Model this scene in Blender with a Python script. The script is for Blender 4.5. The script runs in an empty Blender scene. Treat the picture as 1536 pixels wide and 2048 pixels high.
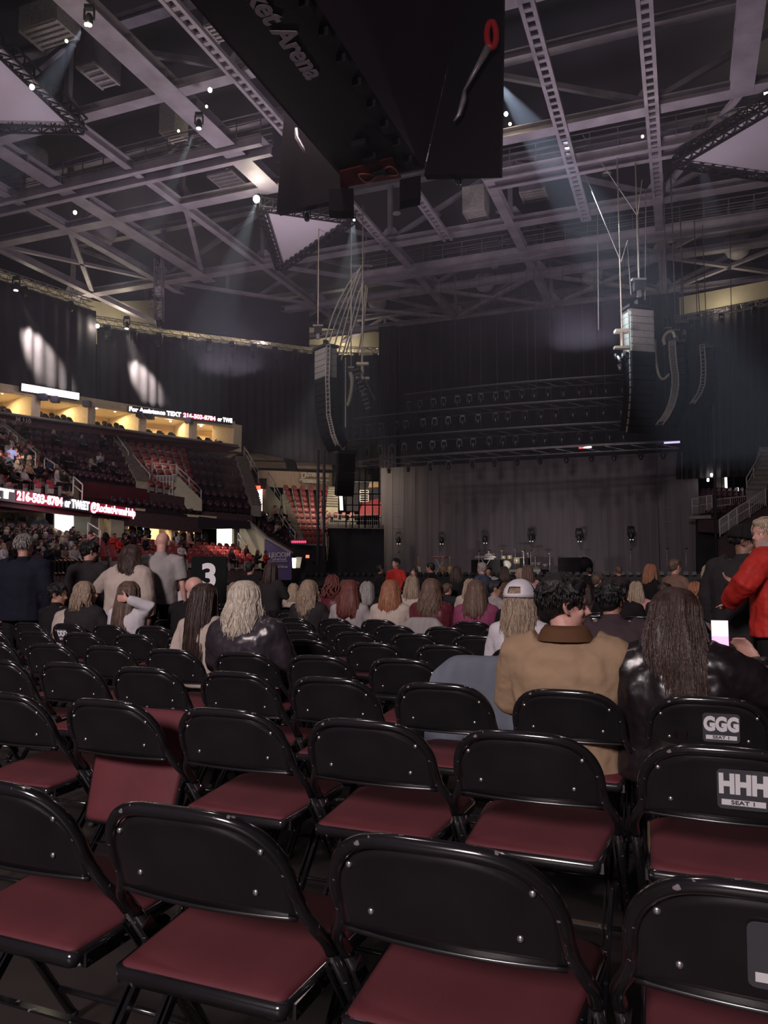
import bpy, bmesh, math, random
from mathutils import Vector, Matrix, noise
random.seed(7)
R = math.radians
V = Vector
SC = bpy.context.scene
COL = SC.collection
# ------------------------------------------------------------------ camera
EYE = V((0, 0, 1.22)); FPX = 1545.0; PITCH = 0.085
cam_d = bpy.data.cameras.new('camera'); cam = bpy.data.objects.new('camera', cam_d); COL.objects.link(cam)
cam.location = EYE; cam.rotation_euler = (math.pi / 2 + PITCH, 0, 0)
cam_d.sensor_fit = 'VERTICAL'; cam_d.sensor_height = 24.0; cam_d.lens = 24.0 * FPX / 2048.0
cam_d.clip_start = 0.05; cam_d.clip_end = 400
SC.camera = cam
# ------------------------------------------------------------------ exposure
SC.view_settings.view_transform = 'Standard'; SC.view_settings.look = 'None'
SC.view_settings.exposure = 0.0; SC.view_settings.gamma = 1.0; SC.view_settings.use_curve_mapping = False
SC.cycles.use_denoising = True
SC.cycles.max_bounces = 5; SC.cycles.diffuse_bounces = 2; SC.cycles.glossy_bounces = 3
SC.cycles.volume_bounces = 0; SC.cycles.transparent_max_bounces = 8
SC.cycles.sample_clamp_indirect = 4.0
# ------------------------------------------------------------------ arena frame: u to the right of the hall axis, t along it
TH = R(21.2); CT, ST = math.cos(TH), math.sin(TH)
def A(u, t, z=0.0): return V((u * CT + t * ST, -u * ST + t * CT, z))
def ray(px, py):
    x = (px - 768) / FPX; v = -(py - 1024) / FPX
    c, s = math.cos(PITCH), math.sin(PITCH)
    return V((x, c - v * s, s + v * c))
def at(px, py, Y):                 # point of the place seen at this pixel, at depth Y
    r = ray(px, py); return EYE + r * (Y / r.y)
def atz(px, py, z):                # ... at height z
    r = ray(px, py); return EYE + r * ((z - EYE.z) / r.z)
def att(px, py, t):                # ... on the cross plane t of the hall
    r = ray(px, py); k = t / (r.x * ST + r.y * CT); return EYE + r * k
# ------------------------------------------------------------------ world and lamps
w = bpy.data.worlds.new('hall_gloom'); SC.world = w; w.use_nodes = True
bg = w.node_tree.nodes['Background']; bg.inputs[0].default_value = (0.75, 0.62, 0.78, 1); bg.inputs[1].default_value = 0.055
def lamp(kind, name, loc, energy, color, aim=None, **kw):
    d = bpy.data.lights.new(name, kind); d.energy = energy; d.color = color
    for k, v in kw.items(): setattr(d, k, v)
    o = bpy.data.objects.new(name, d); COL.objects.link(o); o.location = loc
    if aim is not None: o.rotation_euler = (V(aim) - V(loc)).to_track_quat('-Z', 'Y').to_euler()
    return o
# house lights high over the floor and the bowl
for (u, t, e, c) in [(-9, 4, 1500, (1, .80, .80)), (-12, 24, 2200, (1, .78, .78)), (-25, 30, 1300, (1, .80, .80)), (3, 22, 1100, (1, .72, .74))]:
    lamp('SPOT', 'house_light', A(u, t, 21.5), e, c, A(u, t + 1, 0), spot_size=R(130), spot_blend=.6, shadow_soft_size=.6)
# added soft key light, unseen behind and above the camera, lights the rows
lamp('AREA', 'rear_key_light', A(-3, -22, 13), 1650, (1, .84, .84), A(-4, 10, 0), shape='DISK', size=5.0, spread=R(95))
# added upward wash on the roof steel, unseen discs without a fixture
for (u, t, e) in [(-22, 34, 620), (-4, 36, 620), (-26, 18, 250)]:
    lamp('AREA', 'steel_wash_light', A(u, t, 12.0), e, (0.95, .80, .92), A(u, t, 30), shape='DISK', size=3.0)
# narrow beams from the truss fixtures
BEAMS = []
# ------------------------------------------------------------------ materials
ORD = ['nearest', 'second', 'third', 'fourth', 'fifth', 'sixth', 'seventh', 'eighth', 'ninth', 'tenth', 'eleventh', 'twelfth', 'thirteenth', 'fourteenth', 'fifteenth', 'sixteenth', 'seventeenth', 'eighteenth', 'nineteenth', 'twentieth', 'twenty-first', 'twenty-second', 'twenty-third', 'twenty-fourth']
def ordw(n):
    if n < 1: n = 1
    L = ['first'] + ORD[1:]
    if n <= 24: return L[n - 1]
    T = {2: 'twenty', 3: 'thirty', 4: 'forty', 5: 'fifty', 6: 'sixty', 7: 'seventy'}
    return (T[n // 10] + '-' + L[n % 10 - 1]) if n % 10 else T[n // 10][:-1] + 'ieth'
MATS = {}
def mat(name, col, rough=0.6, metal=0.0, vary=0.12, scale=8.0, bump=0.0, bscale=40.0, emit=None, estr=0.0, spec=0.5, stretch=None, sheen=0.0, coat=0.0, wear=None, col2=None):
    if name in MATS: return MATS[name]
    m = bpy.data.materials.new(name); m.use_nodes = True; nt = m.node_tree; n = nt.nodes; l = nt.links
    b = n['Principled BSDF']
    b.inputs['Roughness'].default_value = rough; b.inputs['Metallic'].default_value = metal
    b.inputs['Specular IOR Level'].default_value = spec
    if sheen: b.inputs['Sheen Weight'].default_value = sheen
    if coat: b.inputs['Coat Weight'].default_value = coat; b.inputs['Coat Roughness'].default_value = .08
    tc = n.new('ShaderNodeTexCoord'); mp = n.new('ShaderNodeMapping'); l.new(tc.outputs['Object'], mp.inputs[0])
    if stretch: mp.inputs['Scale'].default_value = stretch
    nz = n.new('ShaderNodeTexNoise'); nz.inputs['Scale'].default_value = scale; nz.inputs['Detail'].default_value = 4
    l.new(mp.outputs[0], nz.inputs['Vector'])
    rp = n.new('ShaderNodeValToRGB'); l.new(nz.outputs['Fac'], rp.inputs[0])
    rp.color_ramp.elements[0].position = .32; rp.color_ramp.elements[1].position = .68
    a = [max(0, c * (1 - vary)) for c in col]; c2 = col2 or [min(1, c * (1 + vary)) for c in col]
    rp.color_ramp.elements[0].color = (*a, 1); rp.color_ramp.elements[1].color = (*c2, 1)
    out = rp.outputs[0]
    if wear:
        wz = n.new('ShaderNodeTexNoise'); wz.inputs['Scale'].default_value = wear[1]; wz.inputs['Detail'].default_value = 6
        l.new(tc.outputs['Object'], wz.inputs['Vector'])
        wr = n.new('ShaderNodeValToRGB'); wr.color_ramp.elements[0].position = wear[2]; wr.color_ramp.elements[1].position = wear[2] + .02
        l.new(wz.outputs['Fac'], wr.inputs[0])
        mx = n.new('ShaderNodeMix'); mx.data_type = 'RGBA'; l.new(wr.outputs[0], mx.inputs[0]); l.new(out, mx.inputs[6]); mx.inputs[7].default_value = (*wear[0], 1)
        out = mx.outputs[2]
    l.new(out, b.inputs['Base Color'])
    if bump:
        bz = n.new('ShaderNodeTexNoise'); bz.inputs['Scale'].default_value = bscale; bz.inputs['Detail'].default_value = 3
        l.new(mp.outputs[0], bz.inputs['Vector'])
        bp = n.new('ShaderNodeBump'); bp.inputs['Strength'].default_value = bump; bp.inputs['Distance'].default_value = .02
        l.new(bz.outputs['Fac'], bp.inputs['Height']); l.new(bp.outputs[0], b.inputs['Normal'])
    if emit is not None:
        b.inputs['Emission Color'].default_value = (*emit, 1); b.inputs['Emission Strength'].default_value = estr
    MATS[name] = m; return m
# ------------------------------------------------------------------ mesh builder
class MB:
    def __init__(s): s.v = []; s.f = []; s.sm = []
    def add(s, vs, fs, smooth=False):
        o = len(s.v); s.v += [tuple(p) for p in vs]; s.f += [tuple(i + o for i in f) for f in fs]; s.sm += [smooth] * len(fs)
    def hexa(s, c):   # 8 corners: bottom 4, top 4
        s.add(c, [(0, 3, 2, 1), (4, 5, 6, 7), (0, 1, 5, 4), (1, 2, 6, 5), (2, 3, 7, 6), (3, 0, 4, 7)])
    def box(s, x0, y0, z0, x1, y1, z1):
        s.hexa([(x0, y0, z0), (x1, y0, z0), (x1, y1, z0), (x0, y1, z0), (x0, y0, z1), (x1, y0, z1), (x1, y1, z1), (x0, y1, z1)])
    def obox(s, c, ax, ay, az):  # centre and half axes
        c, ax, ay, az = V(c), V(ax), V(ay), V(az)
        s.hexa([c - ax - ay - az, c + ax - ay - az, c + ax + ay - az, c - ax + ay - az, c - ax - ay + az, c + ax - ay + az, c + ax + ay + az, c - ax + ay + az])
    def bar(s, p, q, wd, ht=None, up=(0, 0, 1)):
        p, q = V(p), V(q); d = (q - p); L = d.length
        if L < 1e-6: return
        d /= L; up = V(up)
        if abs(d.dot(up)) > .98: up = V((1, 0, 0))
        sx = d.cross(up).normalized(); sz = sx.cross(d)
        s.obox((p + q) / 2, sx * wd / 2, d * L / 2, sz * (ht or wd) / 2)
    def ibeam(s, p, q, wd, ht, th=.04):
        p, q = V(p), V(q); z = V((0, 0, ht / 2 - th / 2))
        s.bar(p + z, q + z, wd, th); s.bar(p - z, q - z, wd, th); s.bar(p, q, th, ht - 2 * th)
    def tube(s, pts, rad, n=8, caps=True, smooth=True, flat=None):
        pts = [V(p) for p in pts]; m = len(pts)
        rad = rad if isinstance(rad, (list, tuple)) else [rad] * m
        T = []
        for i in range(m):
            d = pts[min(i + 1, m - 1)] - pts[max(i - 1, 0)]
            T.append(d.normalized() if d.length > 1e-9 else V((0, 0, 1)))
        nrm = T[0].orthogonal().normalized() if flat is None else (V(flat) - T[0] * V(flat).dot(T[0])).normalized()
        vs = []
        for i in range(m):
            if flat is not None: nn = V(flat); nrm = (nn - T[i] * nn.dot(T[i])).normalized()
            else:
                nrm = nrm - T[i] * nrm.dot(T[i])
                nrm = nrm.normalized() if nrm.length > 1e-6 else T[i].orthogonal().normalized()
            bi = T[i].cross(nrm); r = rad[i]; ra, rb = (r if isinstance(r, tuple) else (r, r))
            for k in range(n):
                a = 2 * math.pi * k / n; vs.append(pts[i] + nrm * math.cos(a) * ra + bi * math.sin(a) * rb)
        fs = [(i * n + k, i * n + (k + 1) % n, (i + 1) * n + (k + 1) % n, (i + 1) * n + k) for i in range(m - 1) for k in range(n)]
        if caps: fs += [tuple(range(n - 1, -1, -1)), tuple(range((m - 1) * n, m * n))]
        s.add(vs, fs, smooth)
    def ell(s, c, rx, ry=None, rz=None, nu=12, nv=8, M=None):
        ry = ry or rx; rz = rz or rx; c = V(c); vs = [V((0, 0, rz))]
        for j in range(1, nv):
            p = math.pi * j / nv
            for i in range(nu):
                a = 2 * math.pi * i / nu; vs.append(V((rx * math.sin(p) * math.cos(a), ry * math.sin(p) * math.sin(a), rz * math.cos(p))))
        vs.append(V((0, 0, -rz)))
        fs = [(0, 1 + i, 1 + (i + 1) % nu) for i in range(nu)]
        for j in range(nv - 2):
            for i in range(nu):
                a = 1 + j * nu + i; b = 1 + j * nu + (i + 1) % nu; fs.append((a, a + nu, b + nu, b))
        e = len(vs) - 1; o = 1 + (nv - 2) * nu
        fs += [(e, o + (i + 1) % nu, o + i) for i in range(nu)]
        if M is not None: vs = [M @ p for p in vs]
        s.add([p + c for p in vs], fs, True)
    def loft(s, rings, smooth=True, caps=True):
        n = len(rings[0]); vs = [p for r in rings for p in r]; m = len(rings)
        fs = [(i * n + k, i * n + (k + 1) % n, (i + 1) * n + (k + 1) % n, (i + 1) * n + k) for i in range(m - 1) for k in range(n)]
        if caps: fs += [tuple(range(n - 1, -1, -1)), tuple(range((m - 1) * n, m * n))]
        s.add(vs, fs, smooth)
    def grid(s, rows, smooth=True):
        n = len(rows[0]); vs = [p for r in rows for p in r]
        s.add(vs, [(i * n + k, i * n + k + 1, (i + 1) * n + k + 1, (i + 1) * n + k) for i in range(len(rows) - 1) for k in range(n - 1)], smooth)
    def slab(s, rows, off, smooth=True):   # a sheet given thickness by the vector off (or function)
        n = len(rows[0]); m = len(rows); f = off if callable(off) else (lambda p: V(off))
        a = [V(p) for r in rows for p in r]; b = [p + f(p) for p in a]; o = len(a)
        fs = []
        for i in range(m - 1):
            for k in range(n - 1):
                q = (i * n + k, i * n + k + 1, (i + 1) * n + k + 1, (i + 1) * n + k)
                fs.append(q); fs.append(tuple(x + o for x in reversed(q)))
        edge = [k for k in range(n)] + [i * n + n - 1 for i in range(1, m)] + [(m - 1) * n + k for k in range(n - 2, -1, -1)] + [i * n for i in range(m - 2, 0, -1)]
        for i in range(len(edge)):
            p, q = edge[i], edge[(i + 1) % len(edge)]; fs.append((q, p, p + o, q + o))
        s.add(a + b, fs, smooth)
    def prism(s, poly, off):
        poly = [V(p) for p in poly]; off = V(off); n = len(poly)
        s.add(poly + [p + off for p in poly], [tuple(range(n - 1, -1, -1)), tuple(range(n, 2 * n))] + [(k, (k + 1) % n, n + (k + 1) % n, n + k) for k in range(n)])
    def mesh(s, name):
        me = bpy.data.meshes.new(name); me.from_pydata(s.v, [], s.f)
        me.polygons.foreach_set('use_smooth', s.sm); me.update(); return me
    def build(s, name, m, parent=None, loc=None, fix=True):
        me = s.mesh(name)
        if fix:
            bm = bmesh.new(); bm.from_mesh(me); bmesh.ops.recalc_face_normals(bm, faces=bm.faces); bm.to_mesh(me); bm.free()
        return link(name, me, m, parent, loc)
def link(name, me, m=None, parent=None, loc=None):
    o = bpy.data.objects.new(name, me); COL.objects.link(o)
    if m is not None:
        if len(me.materials) == 0: me.materials.append(m)
    if parent is not None: o.parent = parent
    if loc is not None: o.location = loc
    return o
def tag(o, label=None, cat=None, group=None, kind=None):
    if label: o['label'] = label
    if cat: o['category'] = cat
    if group: o['group'] = group
    if kind: o['kind'] = kind
    return o
def thing(name, label, cat, loc=(0, 0, 0), rz=0.0, group=None):
    o = bpy.data.objects.new(name, None); o.empty_display_size = .1; COL.objects.link(o)
    o.location = loc; o.rotation_euler = (0, 0, rz); return tag(o, label, cat, group)
def struct(name, mb, m): return tag(mb.build(name, m), kind='structure')
def dup(o, parent=None):
    c = o.copy(); COL.objects.link(c)
    if parent is not None: c.parent = parent
    for ch in o.children: dup(ch, c)
    return c
DEPS = []
def bake(mb, voxel, smooth=3, disp=0.0, dscale=.12, decimate=None):   # blends overlapping solids into one continuous skin
    me = mb.mesh('tmp'); o = bpy.data.objects.new('tmp', me); COL.objects.link(o)
    r = o.modifiers.new('r', 'REMESH'); r.mode = 'VOXEL'; r.voxel_size = voxel; r.use_smooth_shade = True
    if smooth: sm = o.modifiers.new('s', 'SMOOTH'); sm.factor = .6; sm.iterations = smooth
    if disp:
        tx = bpy.data.textures.new('folds', 'CLOUDS'); tx.noise_scale = dscale; tx.noise_depth = 2
        d = o.modifiers.new('d', 'DISPLACE'); d.texture = tx; d.strength = disp; d.mid_level = .5
    if decimate: dc = o.modifiers.new('dc', 'DECIMATE'); dc.ratio = decimate
    dg = bpy.context.evaluated_depsgraph_get(); dg.update()
    out = bpy.data.meshes.new_from_object(o.evaluated_get(dg), depsgraph=dg)
    bpy.data.objects.remove(o); bpy.data.meshes.remove(me)
    out.polygons.foreach_set('use_smooth', [True] * len(out.polygons)); return out
def text_mesh(s, size, bold=0.0, depth=.01, align='CENTER', space=1.0):
    c = bpy.data.curves.new('t', 'FONT'); c.body = s; c.size = size; c.offset = bold; c.extrude = depth; c.align_x = align; c.align_y = 'CENTER'; c.space_character = space
    c.resolution_u = 4
    o = bpy.data.objects.new('t', c); COL.objects.link(o)
    dg = bpy.context.evaluated_depsgraph_get(); dg.update()
    me = bpy.data.meshes.new_from_object(o.evaluated_get(dg), depsgraph=dg)
    bpy.data.objects.remove(o); me.materials.clear(); return me
def put_text(name, s, size, m, org, xdir, ydir, parent=None, bold=0.0, depth=.01, align='CENTER', space=1.0, local=False, squeeze=1.0):
    me = text_mesh(s, size, bold, depth, align, space)
    x = V(xdir).normalized(); y = V(ydir); y = (y - x * y.dot(x)).normalized(); z = x.cross(y)
    M = Matrix((x * squeeze, y, z)).transposed().to_4x4(); M.translation = V(org)
    if parent is not None and not local: M = Matrix.Translation(-parent.location) @ M if parent.rotation_euler.z == 0 else parent.matrix_basis.inverted() @ M
    me.transform(M); return link(name, me, m, parent)
# ================================================================== setting: floor, roof, walls
M_FL = mat('dark_covered_floor', (.030, .024, .023), rough=.5, vary=.45, scale=1.3, bump=.1, bscale=5)
M_ROOF = mat('roof_deck', (.020, .017, .024), rough=.9, vary=.4, scale=.25)
M_ST = mat('lilac_grey_steel', (.34, .30, .35), rough=.55, vary=.22, scale=.9)
M_ST2 = mat('dark_grey_steel', (.20, .18, .22), rough=.55, vary=.3, scale=.9)
M_TR = mat('aluminium_truss', (.30, .29, .29), rough=.4, metal=.5, vary=.2)
M_BK = mat('matte_black_metal', (.016, .015, .018), rough=.5, vary=.3)
M_CRE = mat('cream_plaster', (.50, .44, .31), rough=.8, vary=.10, scale=.6)
M_CUR = mat('black_velour_curtain', (.020, .017, .024), rough=.95, vary=.25, scale=1.0, sheen=.0)
M_CURL = mat('grey_black_curtain', (.030, .027, .040), rough=.95, vary=.2, scale=1.0)
M_MAR = mat('maroon_wall', (.11, .022, .034), rough=.7, vary=.15, scale=.7)
M_CON = mat('concrete', (.30, .27, .26), rough=.85, vary=.2, scale=1.5)
M_STEP = mat('pale_concrete_steps', (.52, .46, .34), rough=.85, vary=.15, scale=2)
M_RAIL = mat('white_painted_rail', (.60, .56, .56), rough=.4, vary=.08)
fl = MB(); fl.box(-75, -6, -.3, 60, 100, 0); struct('floor', fl, M_FL)
rf = MB(); q = [A(-75, -12, 29.5), A(45, -12, 29.5), A(45, 100, 29.5), A(-75, 100, 29.5)]; rf.prism(q, (0, 0, .4)); struct('ceiling', rf, M_ROOF)
# deck ribs under the ceiling
ZC = 23.2
UG = [-42, -35.5, -32.0, -27.0, -21.0, -17.4, -13.5, -9.4, -5.0, -.8, 3.05, 8, 13]
TT = [18.5, 27.5, 36.6, 46.0, 54.8, 61.8, 70]
ORDS = ['first', 'second', 'third', 'fourth', 'fifth', 'sixth', 'seventh']
# cross trusses: wide flat lower chord, upper chord, posts and diagonals
for i, t in enumerate(TT):
    tr = thing('roof_truss', '%s deep steel truss crossing the roof, counted from the near end' % ORDS[i], 'truss', A(-14, t, ZC), -TH, 'steel trusses crossing the roof')
    nodes = [-44, -35.5, -27, -17.4, -9.4, -.8, 8, 15]
    L = lambda u, z: V((u + 14, 0, z))
    c = MB(); c.ibeam(L(-44, 0), L(15, 0), .75 if i in (2, 3) else .6, .45); c.build('lower_chord', M_ST, tr)
    c = MB(); c.ibeam(L(-44, 4.1), L(15, 4.1), .6, .45); c.build('upper_chord', M_ST2 if i not in (2,) else M_ST, tr)
    for k, u in enumerate(nodes):
        c = MB(); c.bar(L(u, .2), L(u, 3.9), .28, .28, (0, 1, 0)); c.build('post', M_ST2, tr)
        if k < len(nodes) - 1:
            c = MB(); a, b = (u, nodes[k + 1]) if k % 2 else (nodes[k + 1], u); c.bar(L(a, .2), L(b, 3.9), .26, .26, (0, 1, 0)); c.build('diagonal', M_ST2, tr)
        g = MB(); g.prism([L(u - .9, .2) + V((0, -.06, 0)), L(u + .9, .2) + V((0, -.06, 0)), L(u + .3, 1.0) + V((0, -.06, 0)), L(u - .3, 1.0) + V((0, -.06, 0))], (0, .12, 0)); g.build('gusset_plate', M_ST, tr)
# long beams
GIRD = [(-35.5, 24, 62, .55, 0), (-32.0, 18, 47, .95, 0), (-27.0, 18.5, 62, .42, 0), (-21.0, 8, 37.0, 1.15, 0), (-9.4, 37, 62, .55, 0), (-17.4, 46, 62, .5, 0), (-.8, 44, 62, .5, 0), (3.05, 12, 36.6, 1.0, 0), (8, 18, 62, .5, 0), (-42, 27, 55, .5, 0)]
for i, (u, t0, t1, wd, dz) in enumerate(GIRD):
    g = thing('roof_girder', 'x', 'beam', A(u, t0, ZC), -TH, 'long steel girders of the roof')
    b = MB(); b.ibeam((0, 0, 0), (0, t1 - t0, 0), wd, .5); b.build('web_and_flanges', M_ST, g)
    n = int((t1 - t0) / 2.3)
    if wd > .8:
        for k in range(1, n): b = MB(); b.box(-wd / 2 + .02, k * 2.3 - .03, -.2, wd / 2 - .02, k * 2.3 + .03, .2); b.build('stiffener', M_ST2, g)
    g['label'] = ['narrow long girder over the left bowl seats', 'broad long girder left of the open beam pipe', 'thin pale beam running down to the left bowl trusses', 'broad double flanged girder left of the scoreboard', 'straight girder behind the scoreboard toward the big curtain', 'thin girder above the left speaker array', 'thin girder above the right speaker array', 'broad girder in the upper right corner', 'girder beyond the right edge of the curtain', 'outermost girder over the far left'][i]
# perforated cable ladders
for i, (u, t0, t1) in enumerate([(-17.4, 14, 33.5), (-4.9, 21, 46.5), (-.75, 18, 45.5), (-17.45, 39, 46.2), (-13.5, 39.5, 46.2)]):
    g = thing('cable_ladder', ['cable ladder beside the black lettered band', 'cable ladder right of the scoreboard', 'cable ladder nearest the right white panel', 'short cable ladder below the scoreboard corner', 'short cable ladder above the curtain, behind the scoreboard'][i], 'cable tray', A(u, t0, ZC - .35), -TH, 'perforated ladders hung under the roof')
    L = t1 - t0; wd = .62
    b = MB(); b.box(-wd / 2, 0, -.1, -wd / 2 + .16, L, .1); b.box(wd / 2 - .16, 0, -.1, wd / 2, L, .1); b.build('side_rail', M_ST, g)
    b = MB(); k = .0
    while k < L: b.box(-wd / 2 + .1, k, -.06, wd / 2 - .1, k + .2, .06); k += .52
    b.build('rungs', M_ST, g)
# catwalks with railings
for i, (t, u0, u1, z) in enumerate([(32.6, -40, -19, ZC - .2), (40.2, -9.5, 6, ZC - .2), (50.5, -22, 12, ZC - .2)]):
    g = thing('catwalk', ['catwalk across the left of the roof behind the hanging unit', 'catwalk right of the scoreboard below the bright lamps', 'far catwalk above the big curtain'][i], 'catwalk', A(u0, t, z), -TH, 'railed catwalks under the roof')
    L = u1 - u0
    b = MB(); b.ibeam((0, -.5, 0), (L, -.5, 0), .3, .55); b.ibeam((0, .5, 0), (L, .5, 0), .3, .55); b.build('deck_beam', M_ST, g)
    b = MB(); b.box(0, -.5, .2, L, .5, .25); b.build('deck', M_ST2, g)
    for s in (-.6, .6):
        b = MB()
        for zz in (.6, .95, 1.3): b.bar((0, s, zz), (L, s, zz), .04)
        k = 0
        while k <= L: b.bar((k, s, .2), (k, s, 1.3), .045); k += 1.4
        b.build('railing', M_ST2, g)
# plan bracing between the chords
def brace(u0, t0, u1, t1, lab, z=ZC):
    b = MB(); b.bar(A(u0, t0, z), A(u1, t1, z), .3, .22); tag(b.build('roof_brace', M_ST), lab, 'beam', 'slanting braces of the roof')
for k, (a, b_, c, d) in enumerate([(-17.4, 54.8, -9.4, 61.8), (-9.4, 54.8, -17.4, 61.8), (-9.4, 54.8, -.8, 61.8), (-.8, 54.8, -9.4, 61.8), (-.8, 54.8, 8, 61.8), (8, 54.8, -.8, 61.8), (-27, 54.8, -17.4, 61.8), (-35.5, 45.9, -27, 54.8), (-35.5, 36.6, -42, 46), (-27, 46, -17.4, 54.8), (-35.5, 46, -42, 36.6), (-32, 46, -27, 37), (-.8, 46, 3.05, 37)]):
    brace(a, b_, c, d, 'slanting roof brace, %s' % ['left one of the pair behind the left speaker array', 'crossing brace above the left edge of the big curtain', 'brace dropping right over the middle of the curtain', 'brace dropping left over the middle of the curtain', 'brace over the right speaker array dropping right', 'brace over the right speaker array dropping left', 'brace at the left end above the dark block', 'brace over the upper left curtain, right one', 'brace over the upper left curtain, lowest', 'brace under the central white panel', 'brace at the far left meeting the cream band', 'short brace beside the hanging camera pod', 'brace beside the right ladder'][k])
# air handling boxes, ducts, domes in the roof
M_DUCT = mat('pale_duct', (.46, .42, .40), rough=.6, vary=.2)
def box_unit(name, lab, cat, u, t, z, hx, hy, hz, m, slats=True):
    g = thing(name, lab, cat, A(u, t, z), -TH); b = MB(); b.box(-hx, -hy, -hz, hx, hy, hz); b.build('housing', m, g)
    if slats:
        b = MB()
        for k in range(5): y = -hy + .12 + k * (2 * hy - .24) / 4; b.box(-hx + .1, y - .05, -hz - .08, hx - .1, y + .05, -hz)
        b.box(-hx, -hy, -hz - .1, -hx + .1, hy, -hz); b.box(hx - .1, -hy, -hz - .1, hx, hy, -hz); b.build('louvre', M_DUCT, g)
for (nm, lab, px, py, z, hx, hy, hz, m) in [
    ('air_unit', 'boxy air unit with a lit underside at the top left', 100, 45, 26, 1.1, .7, .55, M_DUCT), ('air_unit', 'tall dim air unit hanging right of the first lamp', 198, 110, 26, .55, .9, 1.0, M_ST2),
    ('air_unit', 'pale lit box hanging in the middle of the left catwalk', 348, 235, 26, .5, .6, 1.0, M_DUCT), ('air_unit', 'grey louvred unit above the bright corner lamp', 455, 340, 26, .9, .9, .6, M_ST2),
    ('air_unit', 'pale louvred unit hanging right behind the scoreboard', 952, 405, 24.8, .7, .7, .8, M_DUCT), ('air_unit', 'grey louvred unit right of the pale one', 1068, 372, 25.6, .8, .8, .6, M_ST2),
    ('air_unit', 'lower pale duct box at the left edge', 36, 380, 24.5, 1.2, .9, .5, M_DUCT), ('air_unit', 'small pale box left above the cable ladder', 445, 40, 26, .6, .6, .5, M_ST2)]:
    p = atz(px, py, z); u = p.x * CT - p.y * ST; t = p.x * ST + p.y * CT
    box_unit(nm, lab, 'air unit', u, t, z, hx, hy, hz, m)
M_DOME = mat('pale_dome', (.55, .52, .55), rough=.5)
for (px, py, z, r, lab) in [(200, 470, 25.2, 1.1, 'large pale drum diffuser above the upper left curtain'), (1475, 500, 25, .9, 'pale inverted cone diffuser at the far right'), (970, 570, 25, .8, 'pale inverted cone diffuser over the curtain middle'), (755, 610, 25, .8, 'pale inverted cone diffuser beside the hanging cables'), (1185, 555, 25, .8, 'dim cone diffuser left of the right cables'), (62, 330, 25.2, .9, 'pale drum diffuser above the left duct')]:
    p = atz(px, py, z); g = MB(); rings = []
    for (rr, zz) in ((1, .9), (1, 0), (.75, -.45), (.35, -.7)):
        rings.append([V((r * rr * math.cos(a * .3927), r * rr * math.sin(a * .3927), zz * r)) for a in range(16)])
    g.loft(rings); o = g.build('air_diffuser', M_DOME); o.location = p; tag(o, lab, 'diffuser')
for i, (px, py, lab) in enumerate([(459, 342, 'right of the broad girder'), (874, 430, 'below the scoreboard edge'), (793, 427, 'beside the short cable ladder'), (1213, 348, 'left of the right cable ladder'), (1340, 482, 'right of the right cables'), (185, 434, 'above the pale drum'), (990, 535, 'over the curtain middle'), (1000, 423, 'right of the louvred unit')]):
    p = atz(px, py, 25.5); g = MB(); g.ell((0, 0, 0), .3, .3, .1, 14, 6); o = g.build('ceiling_dish', M_DOME); o.location = p; tag(o, 'small pale round ceiling dish ' + lab, 'ceiling dish', 'round dishes under the roof')
# back wall, side walls (closing the hall far behind everything)
for nm, poly in (('wall_back', [A(-75, 88, 0), A(60, 88, 0), A(60, 88, 29.5), A(-75, 88, 29.5)]), ('wall_left', [A(-62, -10, 0), A(-62, 95, 0), A(-62, 95, 29.5), A(-62, -10, 29.5)]), ('wall_right', [A(40, -10, 0), A(40, 95, 0), A(40, 95, 29.5), A(40, -10, 29.5)])):
    g = MB(); g.prism(poly, A(0, .4, 0) if nm == 'wall_back' else A(.4, 0, 0)); struct(nm, g, M_ROOF)
# ------------------------------------------------------------------ truss builder (box section lattice)
def lattice(g, p, q, s=.5, bay=.9, r=.03):
    p, q = V(p), V(q); d = (q - p); L = d.length; d /= L; up = V((0, 0, 1))
    if abs(d.z) > .95: up = V((1, 0, 0))
    sx = d.cross(up).normalized() * s / 2; sz = sx.cross(d).normalized() * s / 2
    C = [sx + sz, -sx + sz, -sx - sz, sx - sz]
    for c in C: g.bar(p + c, q + c, r * 1.6)
    n = max(1, int(L / bay))
    for k in range(n):
        a = p + d * (L * k / n); b = p + d * (L * (k + 1) / n)
        for j in range(4):
            g.bar(a + C[j], b + C[(j + 1) % 4], r); g.bar(a + C[j], a + C[(j + 1) % 4], r)
# ------------------------------------------------------------------ white triangular panels framed in truss
M_TRI = mat('white_stretched_panel', (.80, .72, .82), rough=.7, vary=.03, scale=.5, bump=.02)
TRI = [('left edge', [(-120, -18), (155, 250), (-60, 246)], 22.2), ('centre behind the scoreboard', [(525, 415), (697, 440), (562, 532)], 22.2), ('right edge', [(1600, 180), (1362, 322), (1640, 362)], 22.2)]
for nm, px, z in TRI:
    P = [atz(x, y, z) for x, y in px]; c = (P[0] + P[1] + P[2]) / 3
    g = thing('triangular_panel', 'white triangular panel in a black truss frame, %s of the roof' % nm, 'ceiling panel', c, 0, 'white triangular panels')
    b = MB(); b.prism([p - c for p in P], (0, 0, .12)); b.build('panel', M_TRI, g)
    for k in range(3):
        a, b2 = P[k] - c, P[(k + 1) % 3] - c; ex = 1.06
        f = MB(); lattice(f, a * ex + V((0, 0, .1)), b2 * ex + V((0, 0, .1)), .55, .6, .05); f.build('truss_side', M_BK if nm != 'x' else M_TR, g)
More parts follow.
